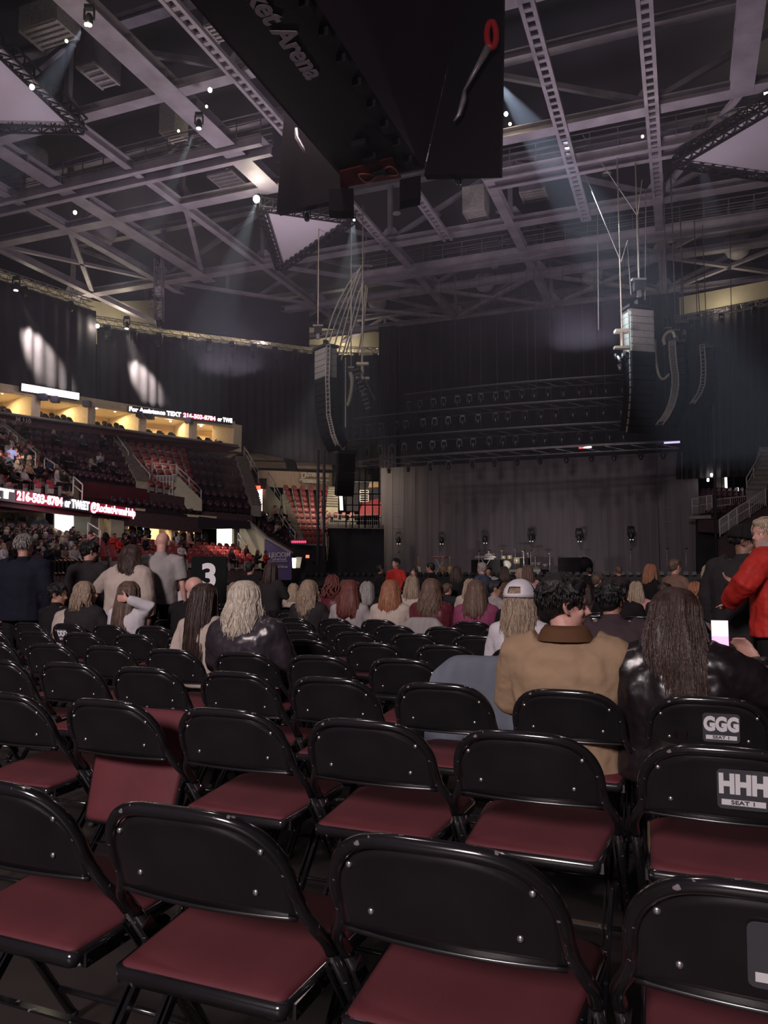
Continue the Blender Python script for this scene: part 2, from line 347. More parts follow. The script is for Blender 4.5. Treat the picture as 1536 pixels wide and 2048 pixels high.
# ------------------------------------------------------------------ curtains round the upper bowl
def pleated(name, pts_top, pts_bot, m, per=.55, amp=.09, seg=10, lab=None, kind=None, thick=.05):
    # pts: polylines (same count) of 3-D points, pleats pushed along the normal
    dist = [0]
    for a, b in zip(pts_top, pts_top[1:]): dist.append(dist[-1] + (V(b) - V(a)).length)
    n = int(dist[-1] / per * 6); rows = [[] for _ in range(seg + 1)]
    rr = random.Random(5)
    ph = 0
    for i in range(n + 1):
        s = dist[-1] * i / n; k = 0
        while k < len(dist) - 2 and dist[k + 1] < s: k += 1
        f = (s - dist[k]) / (dist[k + 1] - dist[k])
        a = V(pts_top[k]).lerp(V(pts_top[k + 1]), f); b = V(pts_bot[k]).lerp(V(pts_bot[k + 1]), f)
        d = V(pts_top[k + 1]) - V(pts_top[k]); nn = V((d.y, -d.x, 0)).normalized()
        ph += 2 * math.pi / 6 * (.75 + .5 * rr.random())
        w_ = math.sin(ph) * amp
        for j in range(seg + 1):
            z = j / seg; rows[j].append(a.lerp(b, z) + nn * w_ * (1 + .3 * math.sin(3 * z + ph * .3)))
    g = MB(); g.slab(rows, lambda p: V((0, thick, 0)))
    o = g.build(name, m, fix=False)
    if kind: tag(o, kind=kind)
    else: tag(o, lab, 'curtain')
    return o
uc = [(0 - 60, 745, 49.2), (0, 768, 50.5), (120, 792, 53.5), (260, 812, 57), (380, 826, 60.5), (470, 840, 63)]
for (px, py, Y, e) in ((60, 590, 56, 140), (170, 625, 58, 160), (250, 640, 61, 260), (400, 672, 66, 260), (520, 690, 70, 260), (700, 690, 75, 320), (1440, 610, 54.5, 120)): lamp('POINT', 'band_fill_light', at(px, py, Y), e * .9, (1, .87, .66), shadow_soft_size=.4)  # added fill points, no fixtures, to brighten the cream wall bands
# first curtain, px 0..195
topA = [at(-90, 528, 49), at(0, 560, 51), at(100, 592, 53.2), at(192, 622, 55.5)]; botA = [at(-90, 752, 49), at(0, 772, 51), at(100, 790, 53.2), at(192, 806, 55.5)]
pleated('stage_curtain', topA, botA, M_CURL, .8, .07, lab='tall pleated black curtain on the far left lit by one lamp pool')
topB = [at(193, 652, 57.5), at(300, 668, 60.5), at(400, 681, 63), at(500, 692, 66), at(620, 707, 70), at(770, 712, 74)]
botB = [at(193, 800, 57.5), at(300, 818, 60.5), at(400, 832, 63), at(500, 905, 66), at(620, 925, 70), at(770, 940, 74)]
pleated('stage_curtain', topB, botB, M_CURL, .8, .07, lab='long pleated black curtain behind the left speaker array')
# dark hanging block above it
P4 = [at(322, 566, 57), at(618, 606, 63), at(618, 692, 63), at(322, 655, 57)]
g = MB(); g.prism(P4, (0, .3, 0)); tag(g.build('masking_drape', M_CUR), 'flat black drape hanging above the long curtain truss', 'curtain')
# cream upper wall band
cw_t = [at(-60, 520, 56), at(0, 541, 57.5), at(100, 575, 60), at(200, 604, 63), at(310, 600, 66), at(420, 640, 69), at(620, 655, 75), at(775, 665, 79)]
cw_b = [p - V((0, 0, 3.6)) for p in cw_t]
g = MB(); g.slab([cw_t, cw_b], (0, .3, 0), False); struct('wall_upper_band', g, M_CRE)
cr_t = [at(1340, 598, 58), at(1540, 560, 54), at(1700, 530, 50)]; cr_b = [p - V((0, 0, 2.2)) for p in cr_t]
g = MB(); g.slab([cr_t, cr_b], (0, .3, 0), False); struct('wall_right_band', g, M_CRE)
pleated('stage_curtain', [at(1330, 637, 57), at(1540, 598, 53), at(1720, 566, 49)], [at(1330, 960, 57), at(1540, 950, 53), at(1720, 940, 49)], M_CUR, .5, .08, lab='black curtain along the right side above the railings')
# curtain-top trusses with hanging lamps
M_FIX = mat('black_fixture', (.02, .02, .022), rough=.35, vary=.2)
M_LENS = mat('dark_lens', (.10, .11, .13), rough=.1, spec=.8)
M_ON = mat('lit_lens', (1, 1, 1), emit=(1, .96, .86), estr=26)
def moving_head(p, lab, s=1.0, on=False, group='moving lights', yaw=0.0, tilt=0.0):
    g = thing('moving_light', lab, 'stage light', p, yaw, group)
    b = MB(); b.box(-.16 * s, -.1 * s, -.1 * s, .16 * s, .1 * s, .04 * s); b.build('base', M_FIX, g)
    b = MB(); b.box(-.2 * s, -.04 * s, -.5 * s, -.15 * s, .04 * s, -.08 * s); b.box(.15 * s, -.04 * s, -.5 * s, .2 * s, .04 * s, -.08 * s); b.build('yoke', M_FIX, g)
    b = MB(); b.tube([(0, 0, -.28 * s), (0, 0, -.4 * s), (0, 0, -.6 * s), (0, 0, -.68 * s)], [.08 * s, .13 * s, .14 * s, .12 * s], 10); h = b.build('head', M_FIX, g)
    b = MB(); b.tube([(0, 0, -.68 * s), (0, 0, -.7 * s)], .105 * s, 10); b.build('lens', M_ON if on else M_LENS, h)
    return g
def truss_line(pts, lab, s=.55, heads=0, hl='', hs=1.0, grp=None, m=None, r=.035, bay=.8):
    g = MB()
    for a, b in zip(pts, pts[1:]): lattice(g, a, b, s, bay, r)
    o = g.build('lighting_truss', m or M_TR, fix=False); tag(o, lab, 'truss')
    if heads:
        tot = sum((b - a).length for a, b in zip(pts, pts[1:]))
        for k in range(heads):
            d = tot * (k + .5) / heads; i = 0
            while d > (pts[i + 1] - pts[i]).length: d -= (pts[i + 1] - pts[i]).length; i += 1
            p = pts[i] + (pts[i + 1] - pts[i]).normalized() * d
            moving_head(p + V((0, -.05, -s / 2 - .05)), hl + ', %s from the left' % ORD[k].replace('nearest', 'first'), hs, group=grp)
truss_line([p + V((0, -.6, .25)) for p in topA], 'truss along the top of the far left curtain', heads=3, hl='stage light under the far left curtain truss', grp='lights of the far left curtain truss')
truss_line([p + V((0, -.6, .25)) for p in topB], 'truss along the top of the long left curtain', heads=13, hl='stage light along the long left curtain truss', hs=1.5, grp='lights of the long left curtain truss')
truss_line([at(1350, 640, 56), at(1540, 603, 52.5)], 'truss along the top of the right curtain', heads=3, hl='stage light on the right curtain truss', grp='lights of the right curtain truss', s=.4)
# pools of light on the curtain: real lamps close above it
for (p, tgt, e) in [(at(62, 596, 52.4), at(76, 705, 52.7), 900), (at(272, 668, 59.4), at(286, 765, 60.3), 800)]:
    q = V(p) + V((0, -2.2, 0)); moving_head(q + V((0, 0, .6)), 'lamp aimed down the %s curtain, making a pale pool' % ('far left' if p.x < -20 else 'long left'), 1.3, True, 'lamps washing the curtain')
    lamp('SPOT', 'curtain_spot', q + V((0, 0, -.5)), e * 26, (1, .86, .68), tgt, spot_size=R(30), spot_blend=.8, shadow_soft_size=.15)
# ------------------------------------------------------------------ big screen wall and navy backdrop
M_LED = mat('unlit_screen_wall', (.135, .115, .135), rough=.8, vary=.22, scale=.8, stretch=(3, 3, .15))
M_SEAM = mat('screen_seam', (.15, .14, .15), rough=.6)
M_NAVY = mat('navy_black_backdrop', (.016, .014, .024), rough=.95, vary=.3, scale=.4)
t_led = 60.5
a = att(762, 940, t_led); b = att(1394, 897, t_led)
ua = a.x * CT - a.y * ST; ub = b.x * CT - b.y * ST; zt = (a.z + b.z) / 2
g = thing('screen_wall', 'tall unlit grey video screen wall behind the stage', 'screen', A(ua, t_led, 0), -TH)
b_ = MB(); b_.box(0, 0, 1.0, ub - ua, .5, zt); b_.build('panels', M_LED, g)
b_ = MB(); b_.box(-3.2, .9, 0.2, 0, 1.2, zt - 1.5); b_.build('side_drape', M_CURL, g)
b_ = MB(); k = 0; W = ub - ua
rs = random.Random(2)
while k < W: b_.box(k, -.03, 1.0, k + .035, 0, zt); k += 1.02
b_.build('vertical_seams', M_SEAM, g)
b_ = MB()
for i in range(4):
    for j in range(9): x = W * (.06 + .285 * i) + rs.uniform(-.1, .1); z = zt - 1 - j * 1.05; b_.box(x - .3, -.035, z, x + .3, 0, z + .05)
b_.build('cable_ties', M_SEAM, g)
t_nv = 61.6
a2 = att(764, 655, t_nv); b2 = att(1358, 585, t_nv); u0 = a2.x * CT - a2.y * ST; u1 = b2.x * CT - b2.y * ST
pleated('backdrop_curtain', [A(u0, t_nv, (a2.z + b2.z) / 2), A(u1, t_nv, (a2.z + b2.z) / 2)], [A(u0, t_nv, 9), A(u1, t_nv, 9)], M_NAVY, 1.1, .04, lab='huge navy black backdrop curtain above the screen wall')
pleated('backdrop_curtain', [A(u0 - .1, t_nv - .4, (a2.z + b2.z) / 2), A(u0 + 1.5, t_nv - .4, (a2.z + b2.z) / 2)], [A(u0 - .1, t_nv - .4, 6), A(u0 + 1.5, t_nv - .4, 6)], M_CURL, .3, .08, lab='narrow curtain strip coloured paler as lit at the left edge of the backdrop')  # lit edge of the curtain, its light put into a paler cloth
# header pipe of the backdrop
g = MB(); g.bar(A(u0 - .3, t_nv, (a2.z + b2.z) / 2 + .1), A(u1 + .3, t_nv, (a2.z + b2.z) / 2 + .1), .3); tag(g.build('header_pipe', M_ST2), 'pipe carrying the big backdrop curtain', 'pipe')
# four long light bars in front
LB = [('top', (812, 731), (1258, 748), 53.5), ('second', (700, 838), (1262, 797), 53.0), ('third', (675, 884), (1268, 846), 52.6), ('lowest', (718, 921), (1358, 884), 56.0)]
M_TRL = mat('grey_light_bar', (.22, .21, .22), rough=.35, metal=.4)
for i, (nm, pa, pb, t) in enumerate(LB):
    if i == 0: pa = (808, 793); pb = (1258, 750)
    p, q = att(*pa, t), att(*pb, t); z = (p.z + q.z) / 2; p.z = q.z = z
    g = MB(); N = 14; pts = []
    for k in range(N + 1): s = k / N; pts.append(p.lerp(q, s) + V((0, 0, 0)) + A(0, 2.2 * (1 - (2 * s - 1) ** 2) * -.3, 0))
    g.tube(pts, .075, 6); gg = MB(); g.tube([x - V((0, 0, .45)) for x in pts], .05, 6)
    for k in range(N): g.bar(pts[k], pts[k + 1] - V((0, 0, .45)), .03)
    o = g.build('lighting_truss', M_BK if i < 3 else M_TRL); tag(o, '%s of the four long curved light bars before the backdrop' % nm, 'truss', 'long light bars over the stage')
    g = MB(); g.tube([x + V((0, 0, .09)) for x in pts], .035, 5); g.build('top_rail', M_TRL, o)
    for k in range([17, 19, 21, 14][i]):
        s = (k + .5) / [17, 19, 21, 14][i] + random.uniform(-.008, .008); x = p.lerp(q, s) + A(0, 2.2 * (1 - (2 * s - 1) ** 2) * -.3, 0)
        moving_head(x - V((0, 0, .5)), 'moving light under the %s long light bar, %s from the left' % (nm, ORD[k].replace('nearest', 'first')), .95, group='moving lights of the %s bar' % nm)
# a strip of the lowest bar is glowing
M_LEDW = mat('lit_strip', (1, 1, 1), emit=(1, .85, .9), estr=1.6); M_LEDR = mat('lit_strip_red', (1, .2, .2), emit=(1, .1, .12), estr=1.6); M_LEDB = mat('lit_strip_violet', (.6, .5, 1), emit=(.6, .5, 1), estr=1.2)
for (x0, x1, m, c) in ((1158, 1166, M_LEDR, 'red'), (1167, 1183, M_LEDW, 'white'), (1328, 1360, M_LEDB, 'violet')):
    f = lambda x: 921 + (884 - 921) * (x - 718) / (1358 - 718)
    p, q = att(x0, f(x0), 55.5), att(x1, f(x1), 55.5); g = MB(); g.bar(p, q, .12); tag(g.build('light_strip', m), 'short glowing %s strip on the lowest light bar' % c, 'light')
# chains up to the roof
M_CHN = mat('steel_chain', (.13, .125, .14), rough=.5, metal=.4)
cr = random.Random(11)
for i in range(20):
    px = 800 + i * 28 + cr.uniform(-8, 8); yb = [784, 832, 880, 918][i % 4] - (px - 800) * .085
    p = att(px, yb, 53.2); g = MB(); g.tube([p, V((p.x, p.y, ZC))], .018, 4); tag(g.build('chain', M_CHN), 'thin chain before the navy backdrop, %s from the left' % ORD[i].replace('nearest', 'first'), 'chain', 'chains holding the light bars')
# ================================================================== left bowl
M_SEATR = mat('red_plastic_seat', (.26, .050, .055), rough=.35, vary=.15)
M_SEATD = mat('shaded_red_seat', (.075, .032, .050), rough=.4, vary=.2)  # darker copy of the red seat, shade of the dim blocks put into colour
M_SEATK = mat('black_club_seat', (.022, .022, .024), rough=.45, vary=.3)
M_GREY = mat('grey_seat_base', (.34, .31, .30), rough=.7)
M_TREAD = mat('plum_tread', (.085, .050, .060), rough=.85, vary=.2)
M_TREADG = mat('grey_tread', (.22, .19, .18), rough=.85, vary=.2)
M_WARM = mat('warm_suite_wall', (.72, .50, .25), rough=.7, vary=.08, scale=.6)
M_CREAM2 = mat('cream_wall', (.62, .60, .46), rough=.75, vary=.06)
M_WOOD = mat('walnut_cladding', (.20, .125, .085), rough=.55, vary=.25, scale=2.2, stretch=(6, 6, .4))
M_DARK = mat('dark_fascia', (.030, .022, .034), rough=.6)
M_BRIGHT = mat('bright_doorway', (1, 1, 1), emit=(1, .95, .80), estr=2.6)
M_BRIGHTC = mat('bright_cool_glow', (1, 1, 1), emit=(.95, 1, .85), estr=1.5)
M_EXIT = mat('exit_red', (1, .2, .1), emit=(1, .10, .05), estr=3)
SEATMESH = {}
def seat_mesh(m1, m2, key):
    if key in SEATMESH: return SEATMESH[key]
    b = MB(); rows = []
    for j in range(4):
        z = .42 + .42 * j / 3; wd = .235 * (1 if j < 3 else .72)
        rows.append([(-wd, .16 + .04 * j, z - .0), (-wd * .5, .185 + .04 * j, z + (.03 if j == 3 else 0)), (0, .19 + .04 * j, z + (.04 if j == 3 else 0)), (wd * .5, .185 + .04 * j, z + (.03 if j == 3 else 0)), (wd, .16 + .04 * j, z)])
    b.slab(rows, (0, .035, 0)); n1 = len(b.f)
    # tipped-up seat pan
    b.slab([[(-.2, .12, .40), (0, .10, .40), (.2, .12, .40)], [(-.2, .07, .62), (0, .04, .64), (.2, .07, .62)]], (0, .05, .0)); n2 = len(b.f)
    b.box(-.25, .08, .0, -.215, .28, .58); b.box(-.2, .14, .12, .2, .2, .38)
    me = b.mesh('stadium_seat'); me.materials.append(m1); me.materials.append(m2)
    for i in range(n2, len(me.polygons)): me.polygons[i].material_index = 1
    SEATMESH[key] = me; return me
SEAT_N = [0]; STUFF = {}
def block(name, corners, rows, cols, key, label, group, budget, tread=None, skip=None, pick=None):
    """tiered seating: corners tl tr br bl as points; returns function(f along, g up) -> point, facing"""
    tl, tr, br, bl = [V(c) for c in corners]
    P = lambda f, g: bl.lerp(br, f).lerp(tl.lerp(tr, f), g)
    cols = max(2, int(round((P(1, .5) - P(0, .5)).length / .60))); rows = max(1, int(round((P(.5, 1) - P(.5, 0)).xy.length / .88))) if rows > 1 else 1
    tb = MB()
    for r in range(rows):
        g0, g1 = r / rows, (r + 1) / rows
        a, b_ = P(0, g0), P(1, g0); c, d = P(1, g1), P(0, g1); z = (a.z + b_.z) / 2
        a1, b1 = a.copy(), b_.copy(); c1, d1 = c.copy(), d.copy(); c1.z = b_.z; d1.z = a.z
        dn = V((0, 0, -.9))
        tb.hexa([a1 + dn, b1 + dn, c1 + dn, d1 + dn, a1, b1, c1, d1])
    tag(tb.build('seating_tiers', tread or M_TREAD), 'stepped floor under ' + name, 'seating tier')
    me = seat_mesh(*{'red': (M_SEATR, M_GREY, 'red'), 'plum': (M_SEATD, M_DARK, 'plum'), 'club': (M_SEATK, M_DARK, 'club')}[key])
    sb = MB(); lv = [V(v.co) for v in me.vertices]; lf = [tuple(p.vertices) for p in me.polygons]
    cnt = 0; order = []
    for r in range(rows):
        for k in range(cols):
            f = (k + .5) / cols
            if skip and skip(f, (r + .5) / rows): continue
            order.append((r, k, f))
    if pick: order.sort(key=pick)
    for (r, k, f) in order:
        g0 = (r + .18) / rows; p = P(f, g0); p.z = P(f, r / rows).z
        a, b_ = P(max(0, f - .02), r / rows), P(min(1, f + .02), r / rows); d = (b_ - a); yaw = math.atan2(d.y, d.x)
        if cnt < budget:
            o = link('stadium_seat', me); o.location = p; o.rotation_euler = (0, 0, yaw); tag(o, '%s, %s row up, %s from left' % (label, ordw(r + 1), ordw(k + 1)), 'seat', group); cnt += 1; SEAT_N[0] += 1
        else:
            M = Matrix.Rotation(yaw, 3, 'Z'); sb.add([p + M @ v for v in lv], lf)
    if sb.v: STUFF.setdefault(key, []).append((sb, me, n_faces(me)))
    return P
def n_faces(me): return [p.material_index for p in me.polygons]
def seat_stuff():
    for key, L in STUFF.items():
        t = MB(); 
        mi = []
        for sb, me, fi in L: t.add(sb.v, sb.f); mi += fi * (len(sb.f) // len(fi))
        m = {'red': M_SEATR, 'plum': M_SEATD, 'club': M_SEATK}[key]
        o = t.build('stadium_seat', m, fix=False); o.data.materials.append({'red': M_GREY, 'plum': M_DARK, 'club': M_DARK}[key]); o.data.polygons.foreach_set('material_index', mi); tag(o, {'red': 'remaining red stadium seats of the bowl, packed in rows', 'plum': 'remaining shade-darkened stadium seats of the left bowl', 'club': 'remaining black club seats before the suites'}[key], 'seat', kind='stuff')
def stair(corners, n, label, m=None):
    tl, tr, br, bl = [V(c) for c in corners]; b = MB()
    for i in range(n):
        g0, g1 = i / n, (i + 1) / n
        a, b_ = bl.lerp(tl, g0), br.lerp(tr, g0); c, d = br.lerp(tr, g1), bl.lerp(tl, g1); c.z = d.z = a.z = b_.z = max(a.z, b_.z) + .42
        dn = V((0, 0, -.9)); b.hexa([a + dn, b_ + dn, c + dn, d + dn, a, b_, c, d])
    o = tag(b.build('stair_flight', m or M_STEP), label, 'stairs'); e = MB()
    for i in range(n):
        a, b_ = bl.lerp(tl, i / n), br.lerp(tr, i / n); a.z = b_.z = max(a.z, b_.z) + .43; nn = V((b_.y - a.y, a.x - b_.x, 0)).normalized() * .03; e.bar(a + nn, b_ + nn, .10, .10)
    e.build('step_nosing', M_TREADG, o); return o
def handrail(pts, label, h=.95, posts=True, m=None, r=.04, mid=True, bars=0):
    pts = [V(p) for p in pts]; g = thing('handrail', label, 'railing', pts[0]); o = pts[0]
    q = [p + V((0, 0, h)) - o for p in pts]
    b = MB(); b.tube(q, r, 6)
    if mid: b.tube([p - V((0, 0, h * .45)) for p in q], r * .7, 5)
    b.build('rail', m or M_RAIL, g)
    b = MB()
    for i, p in enumerate(pts):
        b.tube([p - o, p - o + V((0, 0, h))], r, 6)
        if bars and i < len(pts) - 1:
            for k in range(1, bars): s = k / bars; x = p.lerp(pts[i + 1], s) - o; b.bar(x + V((0, 0, .08)), x + V((0, 0, h)), r * .55)
    b.build('posts', m or M_RAIL, g); return g
def wall4(name, pts, m, off, lab=None, cat='wall', kind=None):
    b = MB(); b.prism([V(p) for p in pts], off); o = b.build(name, m)
    return tag(o, kind='structure') if lab is None else tag(o, lab, cat)
# depth laws along the bowl
def LY(px): # ribbon contour
    pts = [(-300, 30), (0, 37.0), (135, 41.3), (270, 47.2), (385, 51.3), (500, 54.5), (620, 58)]
    for (a, ya), (b, yb) in zip(pts, pts[1:]):
        if px <= b: return ya + (yb - ya) * (px - a) / (b - a)
    return pts[-1][1]
def UY(px):
    pts = [(-300, 42), (0, 47.4), (194, 53.4), (295, 56.5), (476, 59.6), (620, 64)]
    for (a, ya), (b, yb) in zip(pts, pts[1:]):
        if px <= b: return ya + (yb - ya) * (px - a) / (b - a)
    return pts[-1][1]
BACK = A(-1, 0, 0)
# --- upper seat blocks
block('the dark block left of the first bright stairway', [at(-8, 848, UY(0) - .3), at(228, 884, UY(228) - .3), at(290, 984, LY(290) + 1.2), at(150, 966, LY(150) + 2.6)], 14, 24, 'plum', 'shade-darkened red seat in the block left of first stairway', 'dark seats left of the first stairway', 34, pick=lambda q: q[0])
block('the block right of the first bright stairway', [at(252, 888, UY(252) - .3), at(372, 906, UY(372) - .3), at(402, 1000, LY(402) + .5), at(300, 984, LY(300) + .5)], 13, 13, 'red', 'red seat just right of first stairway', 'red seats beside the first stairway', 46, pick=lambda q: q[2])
block('the shaded block left of the second stairway', [at(372, 906, UY(372) - .3), at(472, 922, UY(472) - .3), at(506, 1030, LY(506) + .5), at(402, 1022, LY(402) + .5)], 13, 14, 'plum', 'shade-darkened red seat left of second stairway', 'dark seats left of the second stairway', 18, pick=lambda q: q[0])
block('the crowded block at the left edge', [at(-160, 800, 45), at(-16, 862, 45.5), at(146, 992, LY(146) + .2), at(-120, 985, 35)], 14, 20, 'red', 'red seat of the crowded upper left block', 'red seats of the crowded block', 8, pick=lambda q: -q[2])
stair([at(-16, 862, 45.5), at(-4, 852, 46.5), at(158, 984, LY(158) + 1.6), at(146, 992, LY(146) + .2)], 22, 'bright stairway between the crowded block and the dark block')
stair([at(227, 888, UY(228) - .3), at(247, 888, UY(248) - .3), at(300, 974, LY(300) + 1.2), at(272, 974, LY(272) + 1.4)], 22, 'first bright stairway, between dark seats and lit red seats')
stair([at(470, 922, UY(472) - .3), at(492, 922, UY(490) - .3), at(523, 1020, LY(515) + .8), at(503, 1020, LY(500) + .8)], 24, 'second stairway, dim, left of the tall bright passage', M_CON)
# corner block
block('the corner block beneath the wooden wall', [at(562, 978, 67), at(664, 982, 69), at(655, 1098, 60), at(604, 1098, 59)], 15, 11, 'red', 'red seat beneath the wooden wall', 'red seats of the corner block', 48, tread=M_TREADG, pick=lambda q: q[0] * -1)
stair([at(563, 996, 66), at(572, 996, 66.2), at(612, 1100, 57.5), at(586, 1104, 57)], 24, 'third bright stairway, dropping toward the glowing doorway')
block('the small block before the tall bright passage', [at(497, 1034, 58), at(566, 1036, 62), at(590, 1100, 57), at(540, 1072, 55.5)], 7, 9, 'plum', 'dim seat left of third stairway', 'dim seats left of the third stairway', 8)
# front row above the dark fascia
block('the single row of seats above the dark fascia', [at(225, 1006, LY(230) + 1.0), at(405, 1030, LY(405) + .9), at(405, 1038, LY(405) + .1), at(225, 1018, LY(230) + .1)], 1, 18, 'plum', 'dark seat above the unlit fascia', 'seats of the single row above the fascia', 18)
# maroon fronts
wall4('fascia_panel', [at(150, 960, LY(150) + 2.4), at(292, 978, LY(290) + 1.1), at(330, 1000, LY(330) + 1.1), at(330, 1016, LY(330) + 1.1), at(160, 992, LY(160) + 2.4)], M_MAR, BACK * .3, 'maroon wall below the shaded seats', 'wall')
wall4('fascia_panel', [at(-20, 826, UY(0)), at(478, 894, UY(476)), at(500, 910, UY(500)), at(228, 880, UY(228) - .1), at(-20, 846, UY(0) - .1)], M_MAR, BACK * .3, 'maroon band running under the upper suites', 'wall')
# --- vomitories
def vom(pts_wall, depth, lab, m=M_CREAM2):
    b = MB(); b.prism(pts_wall, depth); return tag(b.build('passage_wall', m), lab, 'wall')
y = LY(340) + .9
vom([at(306, 950, y), at(352, 950, y), at(352, 962, y), at(318, 962, y), at(318, 975, y), at(306, 975, y)], BACK * 2, 'grey lintel box over the first bright passage', M_GREY)
vom([at(344, 962, y), at(352, 948, y), at(404, 1000, y + 1.2), at(404, 1022, y + 1.2), at(344, 1016, y)], A(-.3, 0), 'sloping cream side wall of the first bright passage')
b = MB(); b.prism([at(308, 966, y + 2.2), at(344, 966, y + 2.2), at(344, 1006, y + 2.2), at(308, 1006, y + 2.2)], BACK * .1); tag(b.build('doorway_glow', M_BRIGHT), 'white glowing opening of the first passage behind its gate', 'doorway')
g = thing('barrier_gate', 'white mesh gate standing in the first bright passage', 'gate', at(313, 1000, y - .2)); b = MB(); L_ = 1.05
for k in range(6): b.bar((L_ * k / 5, 0, 0), (L_ * k / 5, 0, 1.6), .06)
for k in range(5): b.bar((0, 0, 1.6 * k / 4), (L_, 0, 1.6 * k / 4), .05)
b.build('bars', M_RAIL, g)
handrail([at(304, 950, y), at(354, 952, y)], 'white railing on top of the first passage', .75)
handrail([at(352, 952, y), at(378, 976, y + .6), at(402, 1000, y + 1.2)], 'white handrail sloping down right of the first passage', .7)
handrail([at(228, 892, UY(228) - 1), at(244, 914, UY(240) - 2), at(256, 932, UY(250) - 3.4)], 'upper handrail on the first bright stairway', .95)
handrail([at(264, 936, LY(270) + 5), at(282, 958, LY(280) + 3.4), at(299, 978, LY(299) + 1.6)], 'lower handrail on the first bright stairway', .95)
handrail([at(-10, 874, 44.5), at(16, 892, 44), at(33, 908, 43.4)], 'handrail at the left edge over the crowded block', .95)
handrail([at(52, 924, 43), at(70, 940, 42.6)], 'middle handrail over the crowded block', .95)
handrail([at(88, 950, 42.4), at(108, 962, 42)], 'third handrail down the crowded block', .95)
handrail([at(146, 988, 41.6), at(164, 1004, 41.4)], 'lowest handrail of the crowded block above the lit band', .95)
handrail([at(488, 916, UY(488) - .5), at(502, 940, UY(500) - 3), at(517, 966, LY(515) + 3)], 'long handrail beside the second stairway', .9)
handrail([at(466, 966, 58), at(493, 968, 58.6)], 'short railing left of the second passage', .9)
handrail([at(493, 966, 58.6), at(505, 990, 57.5), at(517, 1012, 56.6)], 'handrail dropping left of the tall bright passage', .9)
y2 = 59.5
vom([at(494, 955, y2), at(534, 957, y2), at(532, 978, y2), at(498, 976, y2)], BACK * 2.2, 'dark lintel over the tall bright passage', M_DARK)
b = MB(); b.prism([at(500, 974, y2 + 1.6), at(537, 974, y2 + 1.6), at(537, 1036, y2 + 1.6), at(500, 1036, y2 + 1.6)], BACK * .1); tag(b.build('doorway_glow', M_BRIGHT), 'tall white glowing opening of the second passage', 'doorway')
vom([at(532, 965, y2), at(562, 1005, y2 + 1.5), at(562, 1030, y2 + 1.5), at(531, 1027, y2)], A(-.3, 0), 'bright cream side wall of the tall passage')
vom([at(490, 960, y2 - 1), at(500, 975, y2 - 1), at(518, 1020, y2 - 2), at(516, 1040, y2 - 2), at(500, 1010, y2 - 1)], A(-.3, 0), 'plum side wall between second stairway and tall passage', M_MAR)
handrail([at(536, 968, y2), at(549, 990, y2 + .8), at(561, 1012, y2 + 1.5)], 'handrail right of the tall bright passage', .9)
handrail([at(556, 1040, 60), at(566, 1058, 59), at(580, 1078, 58), at(590, 1090, 57.4)], 'zigzag handrail down the third stairway', .95)
b = MB(); c = at(514, 976, y2 - .1); b.obox(c, A(.28, 0), A(0, .05), (0, 0, .16)); tag(b.build('exit_sign', M_EXIT), 'small red exit sign over the tall bright passage', 'sign')
